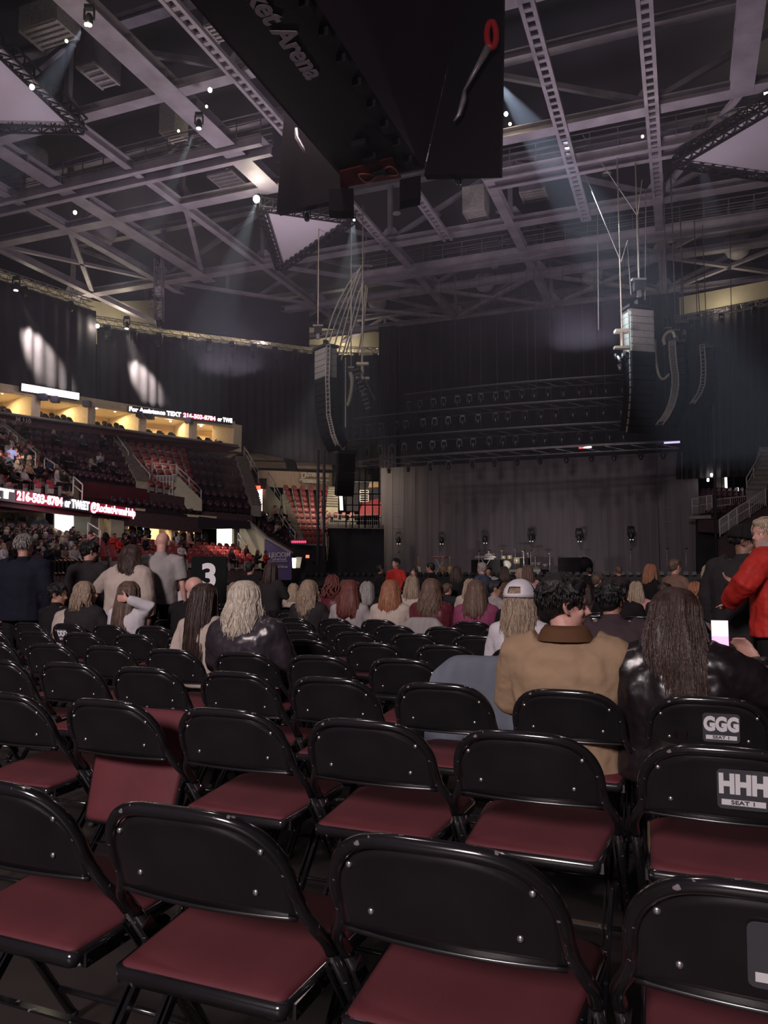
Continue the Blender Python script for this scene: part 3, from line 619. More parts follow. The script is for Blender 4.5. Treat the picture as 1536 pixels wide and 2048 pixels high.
# --- upper suites
M_WARML = mat('suite_ceiling', (.85, .72, .50), rough=.7)
suites = [(-75, 62), (78, 175), (182, 278), (283, 378), (384, 468)]
def UC(px, y_off=0): return None
bot = lambda px: 827 + 66 * px / 476.0; top = lambda px: 770 + 78 * px / 476.0 + (0 if px > 0 else 0)
for i, (x0, x1) in enumerate(suites):
    Y0, Y1 = UY(x0), UY(x1); d = (at(x1, bot(x1), Y1) - at(x0, bot(x0), Y0)); back = V((-d.y, d.x, 0)).normalized() * 4.0
    a, b_ = at(x0, bot(x0), Y0), at(x1, bot(x1), Y1); a.z = b_.z = (a.z + b_.z) / 2
    h = 1.62; up = V((0, 0, h))
    s = thing('suite', '%s open warm-lit suite of the upper row' % ['leftmost', 'second', 'third', 'fourth', 'rightmost'][i], 'suite', a)
    bb = MB(); bb.prism([back + V((0, 0, -.3)), b_ - a + back + V((0, 0, -.3)), b_ - a + back + up, back + up], back * .05); bb.build('rear_wall', M_WARM, s)
    bb = MB(); bb.prism([V((0, 0, h)), b_ - a + V((0, 0, h)), b_ - a + back + up, back + up], (0, 0, .2)); bb.build('soffit', M_WARML, s)
    bb = MB(); bb.prism([V((0, 0, -.3)), back + V((0, 0, -.3)), back + up, up], d.normalized() * -.25); bb.build('side_wall', M_WARML, s)
    bb = MB(); bb.prism([V((0, 0, -.5)) + b_ - a, back + V((0, 0, -.5)) + b_ - a, back + up + b_ - a, up + b_ - a], d.normalized() * .6); bb.build('side_wall', M_WARML, s)
    bb = MB(); bb.prism([V((0, 0, -.6)), b_ - a + V((0, 0, -.6)), b_ - a + back + V((0, 0, -.6)), back + V((0, 0, -.6))], (0, 0, .3)); bb.build('suite_floor', M_CON, s)
    bb = MB(); e = back * .93 + d * .12; bb.prism([e + V((0, 0, .4)), e + d * .55 + V((0, 0, .4)), e + d * .55 + V((0, 0, 1.3)), e + V((0, 0, 1.3))], back * .02); bb.build('wall_panel', mat('pale_suite_panel', (.80, .62, .40), rough=.6), s)
    # three short tiers of club seats
    for r in range(2):
        for k in range(3):
            q = a + d * (.08 + .74 * (k + .5) / 3) + back * (.06 + .16 * r) + V((0, 0, -.42 + .25 * r)); o = link('stadium_seat', seat_mesh(M_SEATK, M_DARK, 'club')); o.location = q; o.rotation_euler = (0, 0, math.atan2(d.y, d.x)); tag(o, 'black club seat in the %s upper suite, %s row, %s from left' % (['leftmost', 'second', 'third', 'fourth', 'rightmost'][i], ['front', 'rear'][r], ordw(k + 1)), 'seat', 'club seats of the upper suites')
    lamp('AREA', 'suite_light', a + d * .5 + back * .55 + V((0, 0, 1.5)), 150, (1, .72, .38), a + d * .5 + back * .5, shape='RECTANGLE', size=3.2, size_y=1.2)
    for k in range(2):
        dl = MB(); dl.ell((0, 0, 0), .09, .09, .05, 8, 5); q = dl.build('downlight', M_ON, s); q.location = d * (.3 + .4 * k) + back * .35 + V((0, 0, 1.58))
# cream soffit band above suites & end return
pt = [at(x, 770 + 78 * x / 476 + 2, UY(x) + .0) for x in (-80, 0, 90, 180, 280, 380, 470)]
bb = MB(); up_l = [at(x, 770 + 78 * x / 476 - 4, UY(x) + .1) for x in (-80, 0, 90, 180, 280, 380, 470)]; dn_l = [at(x, bot(x), UY(x)) + V((0, 0, 1.42)) for x in (-80, 0, 90, 180, 280, 380, 470)]
for a, b_ in zip(up_l, dn_l):
    if b_.z > a.z - .25: b_.z = a.z - .25
bb.slab([up_l, dn_l], BACK * .25, False); tag(bb.build('soffit_band', M_WARML, fix=False), 'cream band along the top of the upper suites', 'wall')
vom([at(469, 846, UY(470)), at(476, 852, UY(476)), at(478, 893, UY(478)), at(466, 892, UY(466))], BACK * 2, 'cream end pier closing the row of upper suites', M_WARML)
ledge = [at(x, bot(x) - 1, UY(x) - .25) for x in (-80, 0, 90, 180, 280, 380, 476)]; bb = MB(); bb.tube(ledge, .10, 5); tag(bb.build('ledge_rail', M_CON), 'pale ledge under the upper suites', 'railing')
M_PROJ = mat('dim_grey_box', (.04, .04, .07), rough=.5)
for i, (x, y) in enumerate([(86, 794), (110, 799), (280, 829), (301, 833), (174, 808), (377, 841)]):
    bb = MB(); c = at(x, y, UY(x) - .5); bb.obox(c, (.17 * 1.4, 0, 0), (0, .25, 0), (0, 0, .2)); tag(bb.build('monitor_speaker', M_PROJ), 'small dark box hung on the cream band, %s from the left' % ['first', 'second', 'fourth', 'fifth', 'third', 'sixth'][i], 'speaker', 'boxes under the upper band')
# --- ribbons with running text
M_TW = mat('ribbon_white_text', (1, 1, 1), emit=(.88, .90, 1), estr=3.2); M_TR_ = mat('ribbon_pink_text', (1, .8, .85), emit=(1, .42, .50), estr=2.6)
M_RB = mat('ribbon_face', (.02, .01, .015), rough=.4); M_RBR = mat('ribbon_red_glow', (.2, .01, .02), emit=(.34, .012, .05), estr=.45); M_RBW = mat('ribbon_white_panel', (1, 1, 1), emit=(1, .93, .92), estr=2.4); M_RBP = mat('ribbon_rim', (1, .3, .4), emit=(.9, .12, .25), estr=.7)
def ribbon(pa, pb, Ya, Yb, hpx, parts, lab, name='text_ribbon'):
    a, b_ = at(*pa, Ya), at(*pb, Yb); zz = (a.z + b_.z) / 2
    d = b_ - a; g = thing(name, lab, 'display', a); nrm = V((d.y, -d.x, 0)).normalized()
    H = hpx / FPX * (Ya + Yb) / 2
    bb = MB(); bb.prism([V((0, 0, -H / 2)), d + V((0, 0, -H / 2)), d + V((0, 0, H / 2)), V((0, 0, H / 2))], -nrm * .25); bb.build('face', M_RB, g)
    for (s, f0, f1, m, bgm) in parts:
        if bgm: bb = MB(); bb.prism([d * f0 + V((0, 0, -H * .42)), d * f1 + V((0, 0, -H * .42)), d * f1 + V((0, 0, H * .42)), d * f0 + V((0, 0, H * .42))], nrm * .02); bb.build('lit_field', bgm, g)
        if s:
            me = text_mesh(s, 1.0, .045, .01); xs = [v.co.x for v in me.vertices]; w0 = max(xs) - min(xs)
            sc = (f1 - f0) * d.length / w0; x = d.normalized(); 
            M = Matrix((x * sc, V((0, 0, 1)) * H * .92, nrm)).transposed().to_4x4(); M.translation = d * (f0 + f1) / 2 + nrm * .05 - x * sc * (max(xs) + min(xs)) / 2
            me.transform(M); link('lettering', me, m, g)
    return g
ribbon((-40, 981), (270, 1027), 35.8, 47.0, 25, [('EXT', -.06, .172, M_TW, None), ('216-503-8784', .188, .462, M_TR_, M_RBR), ('or TWEET', .475, .642, M_TW, None), ('@RocketArenaHelp', .652, .998, M_TR_, M_RBR)], 'lit lower band with the running help line in white and pink letters')
ribbon((257, 818), (464, 842), UY(257) - .3, UY(464) - .3, 13, [('For Assistance TEXT', .005, .49, M_TW, None), ('216-503-8784', .51, .83, M_TR_, M_RBR), ('or TWE', .85, 1.0, M_TW, None)], 'lit upper band with the running help line over the right suites')
ribbon((43, 774), (158, 793), UY(43) - .4, UY(158) - .4, 17, [('', 0, 1, M_TW, M_RBW)], 'blank white glowing panel over the left upper suites', 'display_panel')
for (p, e) in ((at(100, 775, UY(100) - 1.5), 60), (at(360, 825, UY(360) - 1.5), 40), (at(120, 990, 39), 90)):
    lamp('POINT', 'display_spill', p, e, (1, .75, .85), shadow_soft_size=.8)
# dark fascia continuing right of the lower ribbon, end return down to the banner
bb = MB(); xs = [270, 330, 385, 440, 500]; tp = [at(x, y_, LY(x)) for x, y_ in zip(xs, (1012, 1022, 1031, 1038, 1043))]; bt = [at(x, y_, LY(x)) for x, y_ in zip(xs, (1042, 1050, 1056, 1058, 1057))]
bb.slab([tp, bt], BACK * .3, False); tag(bb.build('fascia_panel', M_DARK, fix=False), 'dark unlit band right of the lower text ribbon', 'wall')
bb = MB(); xs = [-60, 0, 135, 270]; tp = [at(x, y_, LY(x) + .3) for x, y_ in zip(xs, (968, 978, 998, 1012))]; bt = [at(x, y_, LY(x) + .3) for x, y_ in zip(xs, (1004, 1012, 1030, 1042))]
bb.slab([tp, bt], BACK * .3, False); tag(bb.build('fascia_panel', M_MAR, fix=False), 'maroon upstand behind the lower text ribbon', 'wall')
# --- lower suites
lt = lambda x: 1010 + (1056 - 1010) * x / 500.0; lb = lambda x: 1070 + 35 * x / 500.0
def lsuite(x0, x1, back_m, lab, e, glow=None):
    a, b_ = at(x0, lb(x0), LY(x0) + .2), at(x1, lb(x1), LY(x1) + .2); a.z = b_.z = (a.z + b_.z) / 2 ; d = b_ - a; back = V((-d.y, d.x, 0)).normalized() * 3.2
    h = 2.1; s = thing('suite', lab, 'suite', a); up = V((0, 0, h))
    bb = MB(); bb.prism([back, d + back, d + back + up, back + up], back * .05); bb.build('rear_wall', back_m, s)
    bb = MB(); bb.prism([V((0, 0, 0)), back, back + up, up], d.normalized() * .3); bb.build('side_wall', M_WARML, s)
    bb = MB(); bb.prism([up, d + up, d + back + up, back + up], (0, 0, .15)); bb.build('soffit', M_WARML, s)
    bb = MB(); bb.prism([V((0, 0, -.2)), d + V((0, 0, -.2)), d + back + V((0, 0, -.2)), back + V((0, 0, -.2))], (0, 0, .15)); bb.build('suite_floor', M_CON, s)
    if e: lamp('AREA', 'suite_light', a + d * .5 + back * .5 + V((0, 0, 1.95)), e, (1, .74, .42), a + d * .5 + back * .5, shape='RECTANGLE', size=2.4, size_y=1.0)
    return s, a, d, back
lsuite(-60, 110, M_WARM, 'lowest suite at the left edge with a dark screen on its wall', 130)
bb = MB(); bb.obox(at(52, 1034, 42), (.9, .3, 0), (0, .05, 0), (0, 0, .5)); tag(bb.build('wall_screen', mat('brown_screen', (.10, .06, .045), rough=.3)), 'brown wall screen in the lowest left suite', 'screen')
bb = MB(); bb.prism([at(112, 1023, 41.5), at(147, 1027, 42.5), at(147, 1072, 42.5), at(112, 1068, 41.5)], BACK * .1); tag(bb.build('doorway_glow', mat('strong_doorway', (1, 1, 1), emit=(1, .97, .88), estr=3.5)), 'blinding white doorway under the lower text ribbon', 'doorway')
M_GLASS = mat('pale_green_glass', (.42, .48, .38), rough=.15, vary=.06)
bb = MB(); bb.prism([at(148, 1024, 42.2), at(180, 1030, 43.4), at(180, 1080, 43.4), at(148, 1074, 42.2)], BACK * .06); tag(bb.build('glass_screen', M_GLASS), 'green tinted glass screen right of the blinding doorway', 'glass')
bb = MB(); bb.prism([at(181, 1030, 43.4), at(197, 1033, 44.3), at(197, 1084, 44.3), at(181, 1080, 43.4)], BACK * .06); tag(bb.build('glass_screen', mat('grey_glass', (.20, .25, .23), rough=.2)), 'darker grey glass screen left of the red-jacketed steward', 'glass')
lsuite(198, 222, M_DARK, 'dark narrow suite bay beside the grey glass', 10)
bb = MB(); bb.prism([at(222, 1038, 45.2), at(248, 1042, 46.2), at(248, 1092, 46.2), at(222, 1088, 45.2)], BACK * .5); tag(bb.build('wall_pier', M_CREAM2), 'cream pier between the lower suites', 'wall')
lsuite(248, 338, M_WARM, 'lower suite with a glowing wall lamp and a blue screen', 150)
bb = MB(); bb.obox(at(265, 1056, 50), (.10, 0, 0), (0, .03, 0), (0, 0, .55)); tag(bb.build('wall_lamp', M_ON), 'tall glowing wall lamp in the middle lower suite', 'lamp')
bb = MB(); bb.obox(at(298, 1054, 51.5), (.5, .15, 0), (0, .05, 0), (0, 0, .42)); tag(bb.build('wall_screen', mat('blue_screen', (.2, .3, .6), emit=(.14, .19, .36), estr=.8)), 'blue lit screen in the middle lower suite', 'screen')
bb = MB(); bb.prism([at(318, 1047, 50), at(342, 1050, 51), at(342, 1086, 51), at(318, 1084, 50)], BACK * .5); tag(bb.build('wall_pier', M_WARML), 'cream pier left of the orange suite', 'wall')
lsuite(342, 432, mat('orange_suite_wall', (.85, .52, .22), rough=.7), 'bright orange lower suite with three guests', 240)
bb = MB(); bb.prism([at(436, 1050, 53.6), at(464, 1051, 54.2), at(464, 1092, 54.2), at(436, 1090, 53.6)], BACK * .1); tag(bb.build('doorway_glow', MATS['strong_doorway']), 'white glowing doorway left of the cream corner wall', 'doorway')
bb = MB(); bb.prism([at(468, 1058, 54.4), at(486, 1058, 55), at(486, 1098, 55), at(468, 1096, 54.4)], BACK * .1); tag(bb.build('door_leaf', mat('olive_door', (.16, .14, .10), rough=.6)), 'dark olive door beside the white glowing doorway', 'door')
vom([at(486, 1048, 54.6), at(500, 1050, 55), at(534, 1078, 54.2), at(534, 1140, 54.2), at(486, 1124, 54.6)], A(-.3, 0), 'cream corner wall stepping down to the purple banner')
bb = MB(); bb.bar(at(497, 1043, 54.9), at(534, 1076, 54.1), .3, .15); bb.bar(at(534, 1076, 54.1), at(584, 1106, 52.8), .25, .12); tag(bb.build('wall_coping', M_GREY), 'pale coping sloping down over the purple banner', 'wall')
handrail([at(476, 1092, 53.6), at(491, 1110, 52.6)], 'white handrail by the cream corner wall', .9); handrail([at(175, 1078, 42.6), at(200, 1094, 42.0)], 'white handrail below the green glass', .9)
bb = MB(); bb.prism([at(98, 1050, 41), at(132, 1082, 39), at(200, 1098, 42), at(196, 1090, 43), at(150, 1074, 42)], (0, 0, -.2)); tag(bb.build('ramp', M_STEP), 'pale ramp in front of the blinding doorway', 'ramp')
# banner
g = thing('wall_banner', 'purple wall banner with white serif lettering', 'banner', at(534, 1078, 54.1)); o_ = g.location.copy(); BP = [at(534, 1079, 54.1), at(583, 1107, 52.8), at(583, 1160, 52.8), at(534, 1160, 54.1)]
bb = MB(); bb.prism([p - o_ for p in BP], BACK * .2); bb.build('sheet', mat('purple_banner', (.10, .075, .24), rough=.6), g)
M_BT = mat('banner_white', (.62, .60, .66), rough=.6); xd = (BP[2] - BP[3]).normalized()
for s, y_, sz, bo in (('L|E|C|O|M', 1110, .46, .006), ('LAKE ERIE COLLEGE', 1119, .14, .003), ('OF OSTEOPATHIC MEDICINE', 1123, .11, .002), ('www.LECOM.edu', 1134, .20, .003)):
    put_text('lettering', s, sz, M_BT, at(559.5, y_, 53.4) - V((0, .12, 0)) - o_, xd, (0, 0, 1), None, bo, .01).parent = g
# wooden wall and covered seats
P0, P1 = at(515, 940, 69.5), at(664, 946, 72); P2, P3 = at(664, 982, 72), at(515, 972, 69.5)
g = thing('wood_clad_wall', 'brown timber clad wall with pale lettering under the covered seats', 'wall', P0); bb = MB(); bb.prism([p - P0 for p in (P0, P1, P2, P3)], (0, .3, 0)); bb.build('cladding', M_WOOD, g)
xd = (P1 - P0).normalized()
M_WT = mat('wood_wall_letters', (.36, .31, .27), rough=.5)
for s, x, y_, sz in (('LITEHOUSE', 636, 952, .43), ('CHAMPIONS CLUB', 630, 966, .27)): 
    me = text_mesh(s, sz, .02, .02); M = Matrix((xd, V((0, 0, 1)), xd.cross(V((0, 0, 1))))).transposed().to_4x4(); M.translation = at(x, y_, 71) - V((0, .6, 0)) - P0; me.transform(M); link('lettering', me, M_WT, g)
bb = MB()
for (p, q) in (((603, 948), (611, 946)), ((611, 946), (611, 956)), ((611, 956), (603, 957)), ((605, 949), (605, 957)), ((600, 960.5), (658, 961.5))): bb.bar(at(*p, 70.6) - V((0, .3, 0)) - P0, at(*q, 70.6) - V((0, .3, 0)) - P0, .09)
bb.build('emblem', M_WT, g)
M_TARP = mat('brown_seat_cover', (.17, .12, .105), rough=.8, vary=.2, scale=1.2)
for gi, (x0, x1) in enumerate(((486, 560), (582, 652))):
    for k in range(3):
        y0 = 892 + 15 * k + gi * 2; s = 5 * k
        p = [at(x0 + s, y0, 74 - 1.4 * k), at(x1 + s, y0 + 2, 75 - 1.4 * k), at(x1 + s + 3, y0 + 15, 74 - 1.4 * k), at(x0 + s + 3, y0 + 13, 73 - 1.4 * k)]
        bb = MB(); bb.prism(p, (0, 1.5, 0)); tag(bb.build('seat_cover', M_TARP), 'brown cover over a tier of seats, %s tier of the %s group' % (['top', 'middle', 'lowest'][k], ['left', 'right'][gi]), 'seat cover')
vom([at(560, 890, 75), at(582, 892, 75.5), at(594, 944, 72), at(568, 942, 72)], (0, .3, 0), 'dark blue aisle between the two covered seat groups', mat('dark_teal_aisle', (.018, .022, .030), rough=.8))
for i, (x, y_) in enumerate(((512, 861), (600, 866))):
    bb = MB(); bb.obox(at(x, y_, 72), (.75, 0, 0), (0, .1, 0), (0, 0, .16)); tag(bb.build('dim_window', mat('dim_suite_window', (.2, .2, .18), emit=(.12, .12, .10), estr=.5)), 'dim window of an unlit upper suite, %s one' % ['left', 'right'][i], 'window')
put_text('unlit_lettering', 'T @ROCKETARENAHELP', .9, mat('unlit_letters', (.06, .055, .07), rough=.5), at(525, 845, 68), (1, -.1, 0), (0, 0, 1), None, .01, .02).update({}) if False else None
# --- far end section behind the rigging
Y = 66
vom([at(672, 960, 69), at(764, 962, 70), at(764, 992, 70), at(672, 988, 69)], (0, .3, 0), 'cream rear wall right of the timber wall', M_CREAM2)
stair([at(656, 980, 69), at(676, 980, 69.4), at(676, 1022, 65), at(652, 1022, 64.6)], 9, 'lit cream steps right of the corner block')
vom([at(677, 962, 67.5), at(684, 976, 67.5), at(686, 1020, 66), at(680, 1020, 66)], (0, .3, 0), 'edge wall with added glow left of the black cloth', MATS['bright_cool_glow'])  # wall brightness put in as emission; it is no lamp
vom([at(686, 964, 67), at(740, 964, 67), at(716, 1022, 65), at(692, 1022, 65)], (0, .3, 0), 'slanting black cloth beside the lit steps', M_CUR)
vom([at(718, 1004, 66), at(764, 996, 66), at(764, 1030, 65), at(718, 1032, 65)], (0, .3, 0), 'bright red wall behind the rigging', mat('bright_red_wall', (.30, .03, .045), rough=.6))
vom([at(738, 966, 66.8), at(764, 966, 66.8), at(764, 984, 66.8), at(738, 984, 66.8)], (0, .2, 0), 'orange brown panel above the red wall', mat('orange_panel', (.50, .28, .14), rough=.6))
vom([at(738, 984, 66.7), at(764, 984, 66.7), at(764, 997, 66.7), at(738, 997, 66.7)], (0, .2, 0), 'pale green band above the red wall', mat('pale_green_band', (.50, .52, .36), rough=.6))
g = thing('barrier_gate', 'white slatted gate behind the rigging tower', 'gate', at(720, 1003, 65.6)); bb = MB()
for k in range(6): bb.bar((0, 0, .95 * k / 5), (.72, 0, .95 * k / 5), .06)
bb.bar((0, 0, 0), (0, 0, .95), .07); bb.bar((.72, 0, 0), (.72, 0, .95), .07); bb.build('bars', M_RAIL, g)
block('the red row above the far railing', [at(648, 1030, 65.2), at(712, 1033, 65.4), at(712, 1044, 64.3), at(648, 1044, 64.2)], 2, 6, 'red', 'bright red seat above the far railing', 'red seats above the far railing', 12, tread=M_TREADG)
handrail([at(646, 1054, 62), at(676, 1054, 62.2), at(700, 1055, 62.4), at(730, 1055, 62.6), at(760, 1055, 62.8)], 'long white barred railing under the bright red seats', 1.0, bars=7, r=.035)
vom([at(640, 1056, 62.4), at(768, 1058, 63), at(768, 1160, 63), at(640, 1160, 62.4)], (0, .3, 0), 'black drape hanging below the far railing', M_CURL)
vom([at(640, 1048, 62.3), at(768, 1050, 62.9), at(768, 1058, 62.9), at(640, 1056, 62.3)], (0, .5, 0), 'pale platform edge below the far railing', M_CON)
handrail([at(641, 1056, 61), at(647, 1076, 60), at(652, 1100, 58.6), at(653, 1120, 58)], 'white railing falling at the end of the corner block', 1.0, bars=6, r=.035)
lamp('SPOT', 'bowl_wash', at(640, 760, 52), 5200, (1, .84, .70), at(590, 935, 71), spot_size=R(22), spot_blend=.9, shadow_soft_size=.5)  # added unseen spot to brighten the seat covers and timber wall
lamp('AREA', 'corner_light', at(700, 940, 62), 260, (1, .86, .62), at(700, 1030, 66), shape='DISK', size=2)
# glowing doorway and small red lamps by the stage corner
bb = MB(); bb.prism([at(584, 1116, 54), at(592, 1116, 54), at(591, 1136, 54), at(585, 1136, 54)], (0, .1, 0)); tag(bb.build('doorway_glow', MATS['strong_doorway']), 'small white glowing slit right of the purple banner', 'doorway')
vom([at(592, 1114, 54.6), at(604, 1114, 54.6), at(600, 1136, 54.6), at(592, 1136, 54.6)], (0, .2, 0), 'small cream wall right of the glowing slit', M_CREAM2)
vom([at(584, 1088, 56), at(652, 1092, 57), at(652, 1160, 57), at(584, 1160, 56)], (0, .3, 0), 'black drape closing the corner below the third stairway', M_CUR)
bb = MB(); bb.obox(at(615, 1113, 53.8), (.12, 0, 0), (0, .05, 0), (0, 0, .1)); tag(bb.build('red_lamp', M_EXIT), 'small square red lamp by the stage corner', 'lamp')
g = thing('red_display_strip', 'narrow red glowing display strip right of the third stairway', 'display', at(583, 1084, 54)); M_RL = mat('red_letters', (1, .1, .2), emit=(1, .08, .22), estr=1.4)
b = MB(); b.box(-.05, .03, -.14, 1.06, .08, .14); b.build('housing', M_DARK, g); b = MB()
for k in range(22): b.box(k * .047, 0, -.08 + .05 * (k % 3 == 1), k * .047 + .028, .02, .10 - .04 * (k % 4 == 2))
b.build('red_segments', M_RL, g)
# section plaques
M_PLQ = mat('plaque_letters', (.45, .36, .42), rough=.6)
for s, x, y_ in (('M 110', 47, 841), ('M 111', 337, 884)):
    p = at(x, y_, UY(x) - .45); d = at(x + 20, y_ + 3, UY(x + 20) - .45) - at(x, y_, UY(x) - .45)
    tag(put_text('section_number', s, .42, M_PLQ, p, d, (0, 0, 1), None, .01, .01), 'pale section number %s on the maroon band' % s.replace('M 110', 'M 110 at left').replace('M 111', 'M 111 at right'), 'sign')
# --- low front bowl (seats down to the floor)
block('the low crowded block at floor level', [at(-120, 1084, 37), at(192, 1098, 43.5), at(150, 1150, 33), at(-120, 1160, 27)], 8, 22, 'plum', 'shade-darkened red seat among the low left crowd', 'low seats at the left', 8)
block('the low block of orange-lit seats', [at(196, 1096, 44.0), at(470, 1106, 53.2), at(524, 1142, 49), at(200, 1136, 41)], 8, 26, 'red', 'low red seat left of the purple banner', 'low red seats', 44, pick=lambda q: -q[2] * 6 + q[0] * -1)
block('the black club seats at the left edge', [at(-40, 1044, 41), at(84, 1052, 43), at(110, 1078, 40.5), at(-40, 1074, 37.6)], 4, 13, 'club', 'black club seat before the lowest left suite', 'black club seats at left', 10)
block('the black club seats of the middle lower suite', [at(246, 1068, 47.4), at(306, 1072, 49.4), at(306, 1090, 47.6), at(246, 1086, 45.8)], 3, 8, 'club', 'black club seat before the middle lower suite', 'black club seats middle', 6)
block('the black club seats of the orange suite', [at(346, 1076, 51.4), at(420, 1080, 53.4), at(420, 1096, 51.6), at(346, 1092, 49.8)], 3, 9, 'club', 'black club seat before the orange suite', 'black club seats right', 6)
wall4('low_wall', [at(-60, 1074, 37.5), at(110, 1082, 40.4), at(200, 1092, 43.6), at(470, 1104, 53.0), at(470, 1112, 53.0), at(200, 1100, 43.6), at(-60, 1084, 37)], M_CON, BACK * .3, 'pale concrete ledge above the low seats', 'wall')
lamp('SPOT', 'bowl_wash', at(470, 850, 48), 5200, (1, .62, .48), at(455, 1125, 50), spot_size=R(24), spot_blend=.8, shadow_soft_size=.5)
lamp('SPOT', 'bowl_wash', at(240, 700, 44), 3600, (1, .80, .62), at(330, 950, 54), spot_size=R(13), spot_blend=.9, shadow_soft_size=.5)
lamp('SPOT', 'bowl_wash', at(40, 700, 34), 5600, (1, .84, .66), at(30, 950, 42), spot_size=R(17), spot_blend=.9, shadow_soft_size=.5)
lamp('SPOT', 'bowl_wash', at(600, 800, 52), 3200, (1, .80, .66), at(620, 1030, 63), spot_size=R(16), spot_blend=.9, shadow_soft_size=.5)
# --- right bowl
block('the right stand', [at(1395, 990, 58), at(1560, 990, 50), at(1560, 1044, 46), at(1395, 1038, 54)], 5, 20, 'plum', 'dark seat in the dim right stand', 'dark seats of the right stand', 5)
handrail([at(1385, 1030, 54), at(1398, 1030, 53.7)], 'short barred railing beside the screen wall', 1.15, bars=5, r=.035)
handrail([at(1398, 1030, 53.7), at(1414, 1028, 53.3), at(1425, 1027, 53)], 'barred railing left of the dark post', 1.25, bars=6, r=.035)
handrail([at(1434, 1028, 52.6), at(1462, 1025, 51.8), at(1498, 1022, 50.8), at(1520, 1020, 50.2)], 'long level barred railing of the right stand', 1.0, bars=9, r=.035)
handrail([at(1440, 1074, 46.5), at(1458, 1062, 46.5), at(1475, 1050, 46.5), at(1500, 1035, 46.5), at(1532, 1012, 46.5)], 'slanting barred railing of the right stand stairs', 1.05, bars=9, r=.04)
vom([at(1380, 1032, 54), at(1536, 1024, 50), at(1536, 1034, 50), at(1380, 1038, 54)], (0, .4, 0), 'grey platform edge under the right railing', M_CON)
vom([at(1395, 1038, 54.5), at(1560, 1030, 50), at(1560, 1180, 50), at(1395, 1180, 54.5)], (0, .3, 0), 'black drape below the right railing', M_CUR)
vom([at(1440, 1078, 46.8), at(1540, 1010, 46.8), at(1560, 1180, 46.8), at(1440, 1180, 46.8)], (0, .3, 0), 'dim plum wall under the slanting right railing', M_TREAD)
stair([at(1522, 916, 52), at(1570, 900, 52), at(1530, 992, 48), at(1492, 992, 48)], 10, 'dim stairway climbing at the right edge', M_CON)
handrail([at(1494, 984, 48), at(1508, 960, 49), at(1526, 932, 51)], 'handrail of the dim right stairway', .9)
vom([at(1430, 925, 58), at(1452, 925, 58), at(1452, 975, 57), at(1432, 975, 57)], (0, .3, 0), 'dim brown wall beside the right passage', M_CON)
for i, (x0, y0, x1, y1) in enumerate(((1450, 952, 1454, 976), (1473, 975, 1477, 994))):
    bb = MB(); bb.prism([at(x0, y0, 56), at(x1, y0, 56), at(x1 + 1, y1, 56), at(x0 + 1, y1, 56)], (0, .1, 0)); tag(bb.build('doorway_glow', MATS['bright_cool_glow']), 'thin bright slit in the dark right stand, %s one' % ['upper', 'lower'][i], 'doorway')
for i, (x, y_) in enumerate(((1416, 960), (1423, 950))):
    bb = MB(); bb.ell(at(x, y_, 55), .09, .09, .12, 8, 6); tag(bb.build('small_lamp', M_ON), 'tiny white lamp in the right stand, %s one' % ['lower', 'upper'][i], 'lamp')
seat_stuff()
# ================================================================== folding chairs
M_CH = mat('black_lacquered_steel', (.012, .011, .013), rough=.16, vary=.3, scale=6, spec=.6, coat=.5, wear=((.20, .18, .18), 48, .665))
M_PAN = mat('black_lacquered_back_panel', (.013, .012, .014), rough=.24, vary=.3, scale=5, bump=.02, bscale=9, coat=.3, wear=((.055, .055, .06), 14, .715))
M_VIN = mat('maroon_vinyl', (.108, .026, .033), spec=.2, rough=.62, vary=.12, scale=5, bump=.05, bscale=260)
M_RIV = mat('nickel_rivet', (.62, .62, .62), rough=.25, metal=.9, vary=.1)
M_RUB = mat('black_rubber', (.02, .02, .02), rough=.8)
M_DEC = mat('charcoal_decal', (.06, .062, .072), rough=.45)
M_WHT = mat('white_vinyl_letters', (.78, .78, .80), rough=.5, vary=.04)
M_CHS = mat('small_black_chair', (.011, .010, .012), rough=.22, vary=.3, coat=.4)
def back_pt(s, zf):
    # s in -1..1 across, zf 0..1 from the lower edge to the arch
    x = .203 * s
    arch = .640 + .134 * (max(0.0, 1 - abs(s) ** 3.0)) ** .62
    z = .582 + (arch - .582) * zf
    return V((x * (1 - .0 * zf), lean(z) - .022 * (1 - s * s), z))
def lean(z): return -.42 * (z - .60)
def arch_path(n=22):
    pts = []
    for i in range(n + 1):
        a = math.pi * i / n; c, s_ = math.cos(a), math.sin(a)
        s = -math.copysign(abs(c) ** .55, c)
        x = .207 * s; z = .642 + .138 * abs(s_) ** .95
        pts.append(V((x, lean(z) - .022 * (1 - s * s), z)))
    return pts
def smooth_path(pts, k=2):
    pts = [V(p) for p in pts]
    for _ in range(k):
        o = [pts[0]]
        for a, b in zip(pts, pts[1:]): o += [a * .75 + b * .25, a * .25 + b * .75]
        o.append(pts[-1]); pts = o
    return pts
